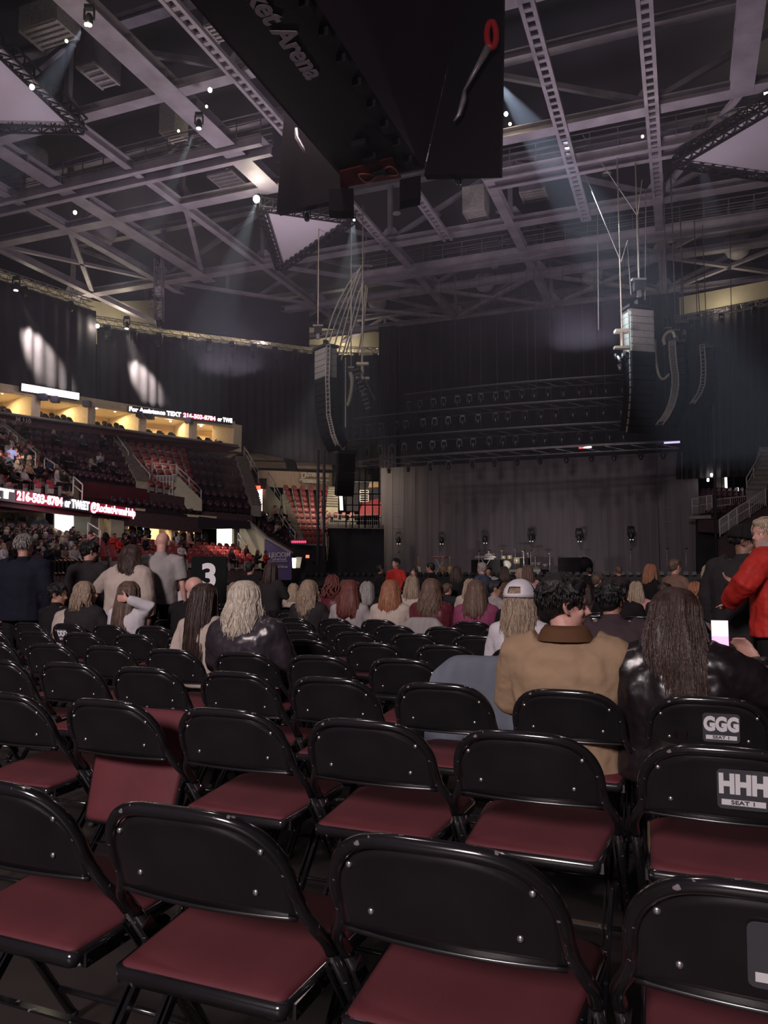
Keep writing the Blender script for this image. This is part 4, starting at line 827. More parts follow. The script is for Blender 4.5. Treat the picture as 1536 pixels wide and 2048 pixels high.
def chair_parts():
    P = []
    fr = MB()
    leftd = [V((-.236, .085, .495)), V((-.238, .055, .53)), V((-.232, .030, .555)), V((-.212, .012, .590)), V((-.207, .0, .62))]
    path = leftd + arch_path() + [V((-p.x, p.y, p.z)) for p in reversed(leftd)]
    fr.tube(smooth_path(path, 1), .0135, n=12)
    P.append(('back_frame', fr, M_CH, None))
    for sx in (-1, 1):
        l = MB(); l.tube([(sx * .236, .088, .492), (sx * .234, .20, .345), (sx * .228, .415, .02)], .0125, n=8)
        l.bar((sx * .223, .10, .47), (sx * .221, .30, .205), .006, .034)
        P.append(('leg', l, M_CH, ('foot', sx * .228, .418, .0)))
    for sx in (-1, 1):
        l = MB(); l.bar((sx * .205, .265, .405), (sx * .205, -.085, .01), .012, .022); l.bar((sx * .188, .262, .405), (sx * .188, -.085, .01), .006, .022)
        P.append(('leg', l, M_CH, ('foot', sx * .197, -.088, .0)))
    b = MB(); b.tube([(-.23, .36, .11), (.23, .36, .11)], .008, n=6); P.append(('cross_brace', b, M_CH, None))
    b = MB(); b.tube([(-.2, -.02, .085), (.2, -.02, .085)], .008, n=6); b.bar((-.2, .1, .22), (.2, .1, .22), .02, .006); P.append(('cross_brace', b, M_CH, None))
    pn = MB(); rows = [[back_pt(-1 + 2 * i / 24, j / 8) + V((0, -.004, 0)) for i in range(25)] for j in range(9)]
    pn.slab(rows, (0, .006, .002))
    pn.tube([back_pt(-1 + 2 * i / 24, 0) + V((0, -.002, -.002)) for i in range(25)], .0058, n=6)
    P.append(('backrest', pn, M_PAN, 'rivets'))
    pd = MB(); rows = [[back_pt((-1 + 2 * i / 24) * .99, .06 + .955 * j / 8) * 1.0 + V((0, .010, .004)) for i in range(25)] for j in range(9)]
    pd.slab(rows, lambda p: V((0, .014, .002)))
    P.append(('back_pad', pd, M_VIN, None))
    return P
def seat_parts():
    def outline(g, z0, z1):
        pts = []; yb, yf, wb, wf, r = -.02 - g, .395 + g, .190 + g, .212 + g, .055
        corners = [(-wb, yb, .02, 180), (wb, yb, .02, 270), (wf, yf, r, 0), (-wf, yf, r, 90)]
        for (x, y, rr, a0) in corners:
            cx = x - math.copysign(rr, x); cy = y + rr if y < .1 else y - rr
            for k in range(5):
                a = R(a0 + 90 * k / 4); pts.append((cx + rr * math.cos(a), cy + rr * math.sin(a)))
        return [V((x, y, z0 + (z1 - z0) * (y + .02) / .415)) for x, y in pts]
    st = MB(); rings = [outline(0, .432, .452), outline(.001, .440, .460), outline(-.012, .446, .466), outline(-.06, .449, .470), outline(-.13, .450, .471)]
    st.loft(rings)
    rim = MB(); rim.loft([outline(-.03, .405, .428), outline(.008, .408, .430), outline(.010, .436, .456), outline(-.004, .439, .459)])
    rim.bar((-.2, .0, .415), (-.2, .2, .42), .012, .03); rim.bar((.2, .0, .415), (.2, .2, .42), .012, .03)
    return st, rim
CH = {}
def make_chair():
    t = thing('folding_chair', 'x', 'chair')
    for nm, mb, m, ex in chair_parts():
        o = mb.build(nm, m, t)
        if ex == 'rivets':
            for (s, zf) in ((-.66, .30), (.66, .30), (-.80, .70), (.80, .70)):
                p = back_pt(s, 0); z = .631 if zf < .5 else .718
                s2 = s if zf < .5 else s * 1.0
                pp = V((.203 * s2, lean(z) - .022 * (1 - s2 * s2) - .005, z))
                rv = MB(); rv.ell((0, 0, 0), .0062, .0035, .0062, 10, 6); r = rv.build('rivet', M_RIV, o); r.location = pp
        elif ex:
            f = MB(); f.ell((ex[1], ex[2], .014), .017, .017, .014, 8, 5); f.build('foot', M_RUB, o)
    a, b = seat_parts(); sf = b.build('seat_frame', M_CH, t); s = a.build('seat', M_VIN, sf)
    return t
PROTO = make_chair()
def lod_chair():
    fr = MB(); fr.tube([V((-.236, .085, .495)), V((-.232, .030, .555)), V((-.207, .0, .62))] + arch_path(10) + [V((.207, .0, .62)), V((.232, .030, .555)), V((.236, .085, .495))], .0118, n=5)
    rows = [[back_pt(-1 + 2 * i / 10, j / 3) for i in range(11)] for j in range(4)]; fr.slab(rows, (0, .006, 0))
    for sx in (-1, 1):
        fr.bar((sx * .236, .088, .492), (sx * .228, .415, .0), .022); fr.bar((sx * .2, .265, .405), (sx * .2, -.085, .0), .02)
    n1 = len(fr.f); fr.box(-.2, -.02, .415, .2, .395, .435); n2 = len(fr.f)
    rows = [[back_pt((-1 + 2 * i / 10) * .98, .06 + .94 * j / 3) + V((0, .012, .003)) for i in range(11)] for j in range(4)]; fr.slab(rows, (0, .012, 0))
    me = fr.mesh('folding_chair'); me.materials.append(M_CHS); me.materials.append(M_VIN)
    for i in range(n1, len(me.polygons)): me.polygons[i].material_index = 1
    return me
LOD = lod_chair()
CTH = R(22.34); CF = V((math.sin(CTH), math.cos(CTH), 0)); CR = V((math.cos(CTH), -math.sin(CTH), 0)); CO = V((.569, 1.216, 0))
ROWB = [0, .938, 1.808, 2.64, 3.533]; ROWS_ = [0, -.039, -.076, -.066, -.115]
def row_off(r):
    if r < 0: return r * .93, .03
    if r < 5: return ROWB[r], ROWS_[r]
    return 3.533 + .885 * (r - 4), -.115 - .028 * (r - 4)
def chair_pos(r, c):
    b, s = row_off(r); g = .011 if c == 0 else 0
    if c > 0: g += 1.35 - .5          # side aisle to the right of the block
    if c < -12: g -= 1.45             # side aisle to the left of the block
    return CO + CR * (c * .5 + s + g) + CF * b
COLN = ['end', 'second', 'third', 'fourth', 'fifth', 'sixth', 'seventh', 'eighth', 'ninth', 'tenth', 'eleventh', 'twelfth', 'thirteenth']
SIGNS = {(0, 0): ('JJJ', 'SEAT 1'), (1, 0): ('HHH', 'SEAT 1'), (2, 0): ('GGG', 'SEAT 1'), (5, -11): ('DDD', 'SEAT 12'), (7, 0): ('PP', None)}
jr = random.Random(3)
first = True; N_FULL = 0
for r in range(-1, 24):
    for c in range(-26, 9):
        if c in (0,) or c < 0 or c > 0:
            p = chair_pos(r, c); d = p - V((0, 0, 0))
            if p.y < .35: continue
            k = (p.x / p.y) * FPX
            lim = 768 + 330 / p.y
            if abs(k) > lim: continue
            if r == -1 and p.y < .9: continue
            if c > 0 and r < 9: continue
            blk = 'main block' if -13 < c < 1 else ('block left of the side aisle' if c <= -13 else 'block right of the aisle')
            cn = c if -13 < c < 1 else (c + 13 if c <= -13 else c - 1)
            if r > 10 and N_FULL > 285: continue
            if r > 8 and abs(cn) > 12: continue
            N_FULL += 1
            who = ORD[r] if r >= 0 else 'frontmost'
            pos = COLN[abs(cn)] if abs(cn) < 13 else 'last'
            if -13 < c < 1: lab = 'black folding chair, %s row from the camera, %s from the right aisle' % (who, pos)
            elif c < 0: lab = 'black folding chair across the left aisle, %s row, %s seat from that aisle' % (who, pos)
            else: lab = 'black folding chair across the right aisle, %s row, %s seat from that aisle' % (who, pos)
            if r <= 8 and -13 < c < 1 or r <= 6:
                if first: o = PROTO; first = False
                else: o = dup(PROTO)
            else:
                o = link('folding_chair', LOD)
            rz = -CTH + jr.uniform(-.035, .035) * (1 if r > 1 else .4)
            o.location = p + V((jr.uniform(-.008, .008), jr.uniform(-.012, .012), 0)); o.rotation_euler = (0, 0, rz)
            grp = 'folding chairs of the floor rows'
            if (r, c) in SIGNS:
                a, b = SIGNS[(r, c)]; bk = [x for x in o.children if x.name.startswith('backrest')][0]
                sx = (.022 if r == 0 else .043) if c == 0 else -.07
                n0 = V((0, -1, -.42)).normalized(); up = V((0, -.42, 1)).normalized()
                cz = .678; ctr = V((sx, lean(cz) - .022 * (1 - (sx / .203) ** 2) - .0075, cz))
                dm = MB()
                w2, h2, rr = .062, .060, .012
                out = []
                for (cx, cy, a0) in ((w2 - rr, h2 - rr, 0), (-w2 + rr, h2 - rr, 90), (-w2 + rr, -h2 + rr, 180), (w2 - rr, -h2 + rr, 270)):
                    for kk in range(4): aa = R(a0 + 30 * kk); out.append(V((cx + rr * math.cos(aa), 0, 0)) + up * (cy + rr * math.sin(aa)))
                dm.prism([q + ctr for q in out], n0 * .0012)
                dc = dm.build('row_sign', M_DEC, bk)
                tm = text_mesh(a, .062 if len(a) == 3 else .068, bold=.0035, depth=.0006)
                Mx = Matrix((V((1, 0, 0)) * .86, up * 1.25, n0)).transposed().to_4x4(); Mx.translation = ctr + up * .014 + n0 * .0016; tm.transform(Mx); link('letters', tm, M_WHT, dc)
                if b:
                    bb = MB(); bb.obox(ctr - up * .039 + n0 * .0014, V((.052, 0, 0)), up * .0085, n0 * .0006); bb.build('seat_strip', M_WHT, dc)
                    tm = text_mesh(b, .017, bold=.0004, depth=.0004); Mx.translation = ctr - up * .039 + n0 * .0024
                    Mx = Matrix((V((1, 0, 0)) * 1.15, up, n0)).transposed().to_4x4(); Mx.translation = ctr - up * .0385 + n0 * .0024; tm.transform(Mx); link('letters', tm, M_DEC, dc)
                lab = 'black folding chair with a white %s row sign on its back' % a
            if (r, c) == (1, -4):
                sf = [x for x in o.children if x.name.startswith('seat_frame')][0]
                sf.rotation_euler = (R(72), 0, 0); sf.location = V((0, .05, .34)) - Matrix.Rotation(R(72), 3, 'X') @ V((0, .0, .435))
                lab = 'black folding chair whose maroon seat is flipped up behind its back'
            if (r, c) == (0, -1): lab = 'nearest black folding chair, at the bottom centre, with a wide maroon seat'
            tag(o, lab, 'chair', grp)
# the many chairs further on, past the counted ones
bm_far = MB(); lodv = [tuple(v.co) for v in LOD.vertices]; lodf = [tuple(p.vertices) for p in LOD.polygons]
far = []
for r in range(11, 46):
    for c in range(-34, 14):
        p = chair_pos(r, c)
        if abs(p.x / p.y * FPX) > 820: continue
        if abs(p.x * CT - p.y * ST + 11) > 15: continue
        far.append(p)
fm = MB()
for p in far:
    q = [(-.21, .62), (-.15, .76), (0, .795), (.15, .76), (.21, .62)]
    M = Matrix.Rotation(-CTH, 3, 'Z')
    fm.prism([p + M @ V((x, lean(z), z)) for x, z in q], M @ V((0, .02, 0)))
    fm.obox(p + M @ V((0, .19, .44)), M @ V((.2, 0, 0)), M @ V((0, .2, 0)), V((0, 0, .012)))
    fm.obox(p + M @ V((0, .17, .22)), M @ V((.2, 0, 0)), M @ V((0, .012, 0)), V((0, 0, .22)))
o = fm.build('folding_chair', M_CHS, fix=False); tag(o, 'far rows of black folding chairs packed in front of the stage', 'chair', kind='stuff')
# ================================================================== hanging scoreboard
M_SB = mat('dark_scoreboard_shell', (.013, .010, .014), spec=.15, rough=.7, vary=.2)
M_SBS = mat('unlit_purple_screen', (.085, .060, .088), spec=.2, rough=.8, vary=.15, scale=.4)
M_SBT = mat('pale_lettering', (.62, .54, .60), rough=.5)
M_CHR = mat('brushed_chrome', (.6, .56, .6), rough=.4, metal=.6)
M_REDP = mat('bright_red_paint', (.62, .035, .04), rough=.35)
ap = at(846, 338, 26.0); za = ap.z; t0 = ap.x * ST + ap.y * CT; Fv = A(0, 1); Rv = A(1, 0)
sb = thing('scoreboard', 'huge dark hanging scoreboard with pale lettering and an unlit purple screen', 'scoreboard', ap)
U = lambda p: p - ap
tr_ = att(940, -70, t0); Ln = 11.0
b = MB(); b.prism([U(ap), U(tr_), U(tr_) - Fv * Ln, U(ap) - Fv * Ln], Rv * .05 + V((0, 0, .05))); b.build('slanted_screen', M_SBS, sb)
pl = [att(848, 350, t0), att(1000, 346, t0), att(1007, -90, t0), att(944, -90, t0)]; 
b = MB(); b.prism([U(p) for p in pl], Fv * .35); b.build('right_end_plate', M_SB, sb)
L1 = atz(592, 240, za); uL = (L1.x * CT - L1.y * ST) - (ap.x * CT - ap.y * ST)
b = MB(); b.prism([V((0, 0, 0)), Rv * uL, Rv * uL - Fv * Ln, -Fv * Ln], (0, 0, .35)); b.build('underside_band', mat('black_band', (.012, .011, .014), rough=.55, vary=.3), sb)
b = MB(); b.prism([Rv * uL, Rv * uL - Fv * Ln, Rv * uL - Fv * Ln + V((0, 0, 7)), Rv * uL + V((0, 0, 7))], -Rv * .1); b.build('left_screen', M_SBS, sb)
q = [att(571, 190, t0), att(553, 425, t0), att(683, 398, t0), att(700, 330, t0), att(640, 250, t0)]
b = MB(); b.prism([U(p) for p in q], Fv * .3); b.build('left_end_plate', M_SB, sb)
q = [atz(679, 340, za), atz(785, 312, za), atz(803, 352, za), atz(681, 372, za)]
b = MB(); b.prism([U(p) - V((0, 0, .02)) for p in q], (0, 0, -.05)); pn = b.build('red_emblem_panel', mat('dim_red_panel', (.16, .020, .018), rough=.6), sb)
M_ORG = mat('orange_line', (.42, .12, .07), rough=.6)
c0 = atz(757, 344, za) - V((0, 0, .10)); sx_ = (q[1] - q[0]).normalized(); sy_ = sx_.cross(V((0, 0, 1))).normalized()
for s in (-1, 1):
    pts = [U(c0) + sx_ * s * .02, U(c0) + sx_ * s * .62 + sy_ * .42, U(c0) + sx_ * s * .72 + sy_ * .0, U(c0) + sx_ * s * .62 - sy_ * .42, U(c0) + sx_ * s * .02]
    b = MB(); b.tube(smooth_path(pts, 2) if 'smooth_path' in globals() else pts, .035, 5); b.build('emblem_loop', M_ORG, pn)
e_ = atz(622, 156, za) - V((0, 0, .03)); me = text_mesh('Rocket Arena', .86, .03, .01, 'RIGHT')
M = Matrix((Fv, Rv, Fv.cross(Rv))).transposed().to_4x4(); M.translation = U(e_) + Rv * .16; me.transform(M); link('lettering', me, M_SBT, sb)
for k in range(9):
    x = Rv * (uL * .08) - Fv * (.8 + 1.1 * k); b = MB(); b.obox(x + V((0, 0, -.1)), Rv * .14, Fv * .2, V((0, 0, .14))); b.build('rim_fixture', M_BK, sb)
for k in range(3):
    x = Rv * (uL * .5) - Fv * (.6 + .9 * k) + V((0, 0, -.1)); b = MB(); b.obox(x, Rv * .25, Fv * .12, V((0, 0, .1))); b.build('rim_fixture', M_BK, sb)
# ring-handled blade on each plate
def blade(pr, ps, pe, lab):
    g = thing('hanging_sword', lab, 'ornament', pr); o = pr
    b = MB(); N = 20; ring = [V((.16 * math.cos(2 * math.pi * i / N), 0, .46 * math.sin(2 * math.pi * i / N))) for i in range(N + 1)]; b.tube(ring, (.11) if True else .1, 8, caps=False); b.build('ring_grip', M_REDP, g)
    b = MB(); b.tube([V((-.12, 0, -.45)), ps - o], [.15, .05], 6); b.build('shaft', M_CHR, g)
    b = MB(); d = pe - ps; b.tube([ps - o, ps - o + d * .35 + V((.1, 0, .05)), ps - o + d * .8 + V((.1, 0, 0)), pe - o], [.06, .11, .09, .03], 6); b.build('blade', M_CHR, g)
blade(att(983, 70, t0 - .35), att(929, 180, t0 - .35), att(908, 242, t0 - .35), 'red ringed chrome sword ornament on the right plate of the scoreboard')
g = MB(); p = att(592, 257, t0 - .3); q2 = att(611, 308, t0 - .3); g.tube([p, p.lerp(q2, .35) + V((-.1, 0, 0)), p.lerp(q2, .75) + V((-.03, 0, 0)), q2], [.06, .08, .07, .03], 6); tag(g.build('hanging_sword_tip', M_CHR), 'curved chrome strip on the left plate of the scoreboard', 'ornament')
for (x, y, w_, h_, rot, lab) in ((683, 407, .45, .42, 0, 'square black speaker under the scoreboard left corner'), (820, 385, .42, .40, .5, 'tilted black speaker under the scoreboard middle')):
    g = MB(); p = att(x, y, t0 + .2); g.obox(p, V((math.cos(rot), 0, math.sin(rot) * .4)) * w_, (0, .3, 0), (0, 0, h_)); tag(g.build('hanging_speaker', M_SB), lab, 'speaker')
for (x, y, lab) in ((614, 425, 'black lamp hanging below the left plate of the scoreboard'), (918, 352, 'black lamp hanging below the right plate of the scoreboard')): moving_head(att(x, y, t0 + .5) + V((0, 0, .2)), lab, .75, group=None)
for k, (x, y) in enumerate(((700, -40), (560, 200), (900, -40), (1000, -60))):
    p = att(x, y, t0 + .1); g = MB(); g.tube([p, V((p.x, p.y, 29.4))], .03, 5); tag(g.build('hoist_cable', M_CHN), 'steel cable holding the scoreboard, %s one' % ORD[k], 'cable', 'scoreboard cables')
# ================================================================== line arrays and rigging
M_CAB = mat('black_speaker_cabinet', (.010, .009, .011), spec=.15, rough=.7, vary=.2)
M_CABG = mat('grey_speaker_cabinet', (.26, .25, .23), rough=.55, vary=.12)  # lit look of the upper array boxes put into a lighter grey
M_PLT = mat('pale_rigging_plate', (.50, .46, .36), rough=.5, metal=.3)
def line_array(name, lab, top, n, ngrey, wd, dp, h, curve, yaw, plate=True, m=M_CAB):
    g = thing(name, lab, 'speaker array', top, yaw)
    b = MB(); b.box(-wd / 2 - .1, -.1, .0, wd / 2 + .1, dp + .1, .14); b.box(-.08, dp * .3, .14, .08, dp * .7, .55); b.build('flying_frame', M_BK, g)
    y, z, a = 0.0, -.05, 0.0
    for k in range(n):
        a = curve(k / n); c, s = math.cos(a), math.sin(a)
        q = lambda yy, zz: V((0, y + yy * c - zz * s * -1 * -1, z)) if False else None
        ax = V((wd / 2, 0, 0)); ay = V((0, math.cos(a), -math.sin(a))) * dp / 2; az = V((0, math.sin(a), math.cos(a))) * (h / 2 - .012)
        ctr = V((0, y, z)) + V((0, dp / 2, 0)) - V((0, math.sin(a), math.cos(a))) * h / 2
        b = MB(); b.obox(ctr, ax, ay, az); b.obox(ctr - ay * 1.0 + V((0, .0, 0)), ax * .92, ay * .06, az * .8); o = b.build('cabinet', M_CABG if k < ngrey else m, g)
        y -= math.sin(a) * h; z -= math.cos(a) * h
        if plate:
            b = MB()
            for sx in (-1, 1): b.obox(ctr + V((sx * (wd / 2 + .03), 0, 0)) - ay * .7, V((.02, 0, 0)), ay * .12, az * .9)
            b.build('link_plate', M_PLT if plate == 2 else M_TR, o)
    return g
def px_array(x, y, Y): return at(x, y, Y)
crv = lambda s: .0 if s < .45 else -.0
# left main array: its lower boxes curl toward the middle of the stage
line_array('line_array', 'tall left speaker array, top boxes coloured grey as lit, black boxes curling below', px_array(641, 696, 45), 17, 5, 1.25, .75, .355, lambda s: -(1.5 * max(0, s - .42) ** 1.3), R(-52), 1)
line_array('line_array', 'dark second speaker array just right of the left main array', px_array(678, 716, 47.5), 12, 0, 1.1, .8, .35, lambda s: 0, R(70), 0)
g = MB(); a, b_ = at(691, 716, 46.6), at(691, 855, 46.6); g.bar(a, b_, .28, .06, (1, 0, 0)); tag(g.build('side_plate', M_PLT), 'tall pale speckled side plate of the second speaker array', 'plate')
g = MB(); pa = [at(657, 690, 44.2), at(655, 760, 44.2), at(657, 830, 44), at(666, 870, 43.8), at(675, 892, 43.6)]
for dx in (-.1, .1): g.tube([p + V((dx, 0, 0)) for p in pa], .045, 5)
for a, b_ in zip(pa, pa[1:]):
    for k in range(8): q = a.lerp(b_, k / 8); g.bar(q + V((-.1, 0, 0)), q + V((.1, 0, .06)), .035)
tag(g.build('rigging_spine', mat('worn_pale_steel', (.42, .39, .35), rough=.5, metal=.4)), 'ladder-like pale rigging spine down the left main array', 'rigging')
line_array('line_array', 'small dim speaker array under the left main array', px_array(694, 905, 52), 9, 0, 1.2, .6, .32, lambda s: -.3 * s, R(20), 0)
# right arrays
line_array('line_array', 'big right speaker array, top boxes coloured grey as lit, over black ones', px_array(1284, 616, 38.5), 17, 6, 1.35, .8, .37, lambda s: -(.9 * max(0, s - .5) ** 1.2), R(14), 1)
line_array('line_array', 'second right speaker array with a pale curved spine', px_array(1372, 690, 41), 13, 0, 1.1, .8, .34, lambda s: -1.1 * max(0, s - .35) ** 1.2, R(58), 0)
line_array('line_array', 'outermost right speaker array, almost lost in the dark', px_array(1428, 700, 44), 12, 0, 1.0, .8, .33, lambda s: -1.1 * max(0, s - .35) ** 1.2, R(60), 0)
def spine(pts, Y, lab, wd=.3, m='worn_pale_steel', rung=6):
    P = [at(x, y, Y) for x, y in pts]; g = MB(); P = smooth_path(P, 1)
    for dx in (-wd / 2, wd / 2): g.tube([p + V((dx, 0, 0)) for p in P], .045, 5)
    for a, b_ in zip(P, P[1:]):
        for k in range(rung): q = a.lerp(b_, k / rung); g.bar(q - V((wd / 2, 0, 0)), q + V((wd / 2, 0, .05)), .05)
    tag(g.build('rigging_spine', MATS[m]), lab, 'rigging')
spine([(1344, 682), (1346, 720), (1352, 760), (1347, 800), (1334, 830), (1318, 850)], 40.3, 'bright curved rigging spine of the second right array', .34)
spine([(1404, 690), (1408, 740), (1404, 780), (1384, 808)], 43.3, 'dim curved rigging spine of the outermost right array', .25, rung=3)
g = MB(); g.tube(smooth_path([at(1330, 690, 40), at(1326, 678, 40), at(1334, 664, 40), at(1346, 662, 40), at(1350, 676, 40)], 2), .10, 6); tag(g.build('cable_bundle', M_PLT), 'pale cable loop over the second right array', 'cable')
g = MB(); g.tube(smooth_path([at(1310, 680, 39.6), at(1311, 720, 39.6), at(1318, 755, 39.6), at(1328, 760, 39.6), at(1338, 748, 39.6)], 2), .07, 6); tag(g.build('cable_bundle', M_PLT), 'pale hanging cable sling left of the second right array', 'cable')
g = MB(); g.tube(smooth_path([at(700, 742, 46), at(705, 765, 46), at(699, 800, 46), at(694, 812, 46)], 2), .12, 6); g.tube(smooth_path([at(698, 745, 46), at(708, 752, 46), at(702, 790, 46)], 2), .06, 5); tag(g.build('cable_bundle', M_PLT), 'pale cable bundle beside the second left array', 'cable')
# hoists
def hoist(x, y, Y, ytop, lab, s=1.0, col=M_PLT):
    p = at(x, y, Y); g = thing('chain_hoist', lab, 'hoist', p)
    b = MB(); b.box(-.22 * s, -.15, .0, .22 * s, .15, .42 * s); b.build('motor', M_BK, g)
    b = MB(); b.obox(V((0, 0, .5 * s)), (.3 * s, 0, 0), (0, .12, 0), (0, 0, .05)); b.obox(V((0, 0, -.1)), (.09, 0, 0), (0, .1, 0), (0, 0, .2)); b.build('yoke', M_TR, g)
    b = MB(); b.tube([(0, 0, .5 * s), (0, 0, ZC - p.z)], .035, 5); b.build('chain', col, g); return g
hoist(636, 668, 45, 0, 'hoist on a long pale chain above the left main array'); hoist(1278, 582, 38.5, 0, 'hoist on a pale chain above the big right array', 1.2)
hoist(1336, 668, 40.5, 0, 'left hoist over the second right array', .6, M_CHN); hoist(1352, 672, 40.5, 0, 'right hoist over the second right array', .6, M_CHN); hoist(1368, 660, 43, 0, 'hoist over the outermost right array', .9, M_CHN)
hoist(644 + 58, 745, 46, 0, 'small hoist right of the second left array', .6)
def pod(x, y, Y, lab, top=True, m=M_PLT, chain=True):
    p = at(x, y, Y); g = thing('lamp_cluster', lab, 'stage light', p); rr = random.Random(int(x))
    b = MB(); b.tube([(0, 0, .7), (0, 0, 1.5)], .09, 6); b.box(-.35, -.2, 1.45, .35, .2, 1.6); b.box(-.4, -.15, .62, .4, .15, .74); b.build('frame', m, g)
    for k in range(7):
        a = V((rr.uniform(-.45, .45), rr.uniform(-.2, .2), rr.uniform(-.3, .5))); b = MB(); b.tube([a, a + V((rr.uniform(-.1, .1), -.12, -.3))], [.10, .07], 7); b.build('lamp_can', M_CHR if k % 2 else M_BK, g)
    if chain: b = MB(); b.tube([(0, 0, 1.55), (0, 0, ZC - p.z)], .035, 5); b.build('cable', m, g)
    return g
pod(1245, 722, 38, 'cluster of small bright lamps hanging on a pale cable, right'); pod(725, 780, 44, 'cluster of small lamps hanging on a pale cable left of the backdrop')
g = MB(); 
for k in range(10): a = at(712 + 2.6 * k, 740 + 8.5 * k, 43.6); g.obox(a, (.16, 0, .05), (0, .1, 0), (0, 0, .06))
g.bar(at(719, 735, 43.5), at(750, 800, 43.5), .06); tag(g.build('slanted_fixture', M_BK), 'slanting black fixture bar below the left lamp cluster', 'stage light')
g = thing('camera_tower', 'hanging rig with small lamps below the upper left truss joint', 'rig', at(318, 640, 52)); b = MB(); L2 = at(318, 520, 52) - g.location
lattice(b, V((0, 0, 0)), L2, .5, .6, .05); b.build('mast', M_ST2, g)
b = MB(); b.box(-.25, -.25, 1.7, .25, .25, 2.3); b.build('white_box', M_DOME, g)
for k in range(5): b = MB(); b.tube([(-.7 + .1 * k, -.1, .7 + .35 * k), (-.45, -.1, .72 + .35 * k)], .09, 6); b.build('lamp_can', M_TR, g)
b = MB(); b.tube([(0, 0, .1), (0, 0, -.5)], [.28, .12], 8); b.build('lower_pod', M_BK, g)
# fan of sagging cables left of the backdrop
fan = [((724, 532), (700, 560), (668, 620), (648, 690)), ((722, 534), (705, 565), (672, 640), (652, 705)), ((716, 545), (698, 600), (680, 650), (664, 708)), ((722, 546), (706, 590), (690, 650), (676, 712)), ((728, 562), (712, 600), (700, 660), (682, 720)), ((724, 566), (722, 600), (708, 650), (692, 705)), ((732, 570), (727, 620), (722, 680), (717, 700)), ((735, 575), (728, 640), (724, 690), (723, 742))]
for i, f in enumerate(fan):
    P = smooth_path([at(x, y, Yq) for (x, y), Yq in zip(f, (47, 47, 46.5, 46))], 2); g = MB(); P[0] = V((P[0].x, P[0].y, P[0].z)); g.tube(P, .05, 5); tag(g.build('sagging_cable', M_PLT), 'pale sagging cable of the fan above the left arrays, %s from the left' % ORD[i].replace('nearest', 'first'), 'cable', 'fan of pale cables')
g = MB(); g.tube([at(727, 536, 47), at(733, 470, 46.5)], .02, 4); g.bar(at(700, 532, 47.1), at(745, 532, 47.1), .12); tag(g.build('cable_saddle', M_TR), 'small saddle bar gathering the fan of cables under the roof', 'rigging')
M_CAB2 = mat('pale_steel_cable', (.42, .41, .38), rough=.5, metal=.3)
for i, (p, q, Y, lab) in enumerate([((1195, 430), (1197, 660), 40, 'thin vertical cable left of the hanging cluster'), ((1275, 430), (1278, 575), 38.5, 'thick vertical cable over the big right array'), ((1275, 432), (1165, 270), 38.5, 'long slanting bridle cable toward the cable ladder'), ((1275, 432), (1284, 360), 38.5, 'short bridle cable over the big right array'), ((1242, 524), (1170, 350), 38, 'slanting bridle cable of the lamp cluster'), ((1242, 524), (1255, 480), 38, 'short bridle cable of the lamp cluster'), ((1254, 480), (1262, 590), 39, 'thin cable beside the big right array'), ((1292, 380), (1290, 600), 39, 'thin dark cable right of the big array chain')]):
    g = MB(); g.tube([at(*p, Y), at(*q, Y)], .028 if i != 1 else .05, 5); tag(g.build('steel_cable', M_CAB2), lab, 'cable')
for i, (x, y1, y2, Y) in enumerate([(1362, 560, 900, 44), (1388, 420, 690, 43), (1425, 690, 1130, 52), (1436, 640, 1000, 50), (1395, 560, 680, 43), (1460, 450, 980, 49), (1405, 450, 660, 44), (636, 900, 1130, 50), (648, 900, 1120, 50), (1312, 880, 1140, 50)]):
    g = MB(); g.tube([at(x, y1, Y), at(x + (8 if x > 1300 else 0), y2, Y)], .10 if x in (1425, 648, 636) else .025, 5); tag(g.build('hanging_line', mat('dark_line', (.06, .055, .065), rough=.6)), 'dark vertical line hanging before the side of the stage, %s' % ORD[i].replace('nearest', 'first'), 'cable', 'dark lines beside the stage')
# rigging tower of thin black pipes left of the screen
g = MB()
for x in (692, 705, 718, 730, 745, 758): g.tube([at(x, 935, 60), at(x, 1056, 60)], .05, 5)
for y in (962, 988, 1010, 1035): g.tube([at(690, y, 60), at(762, y, 60)], .045, 5)
tag(g.build('scaffold_tower', M_BK), 'thin black scaffold tower in front of the bright red wall', 'scaffold')
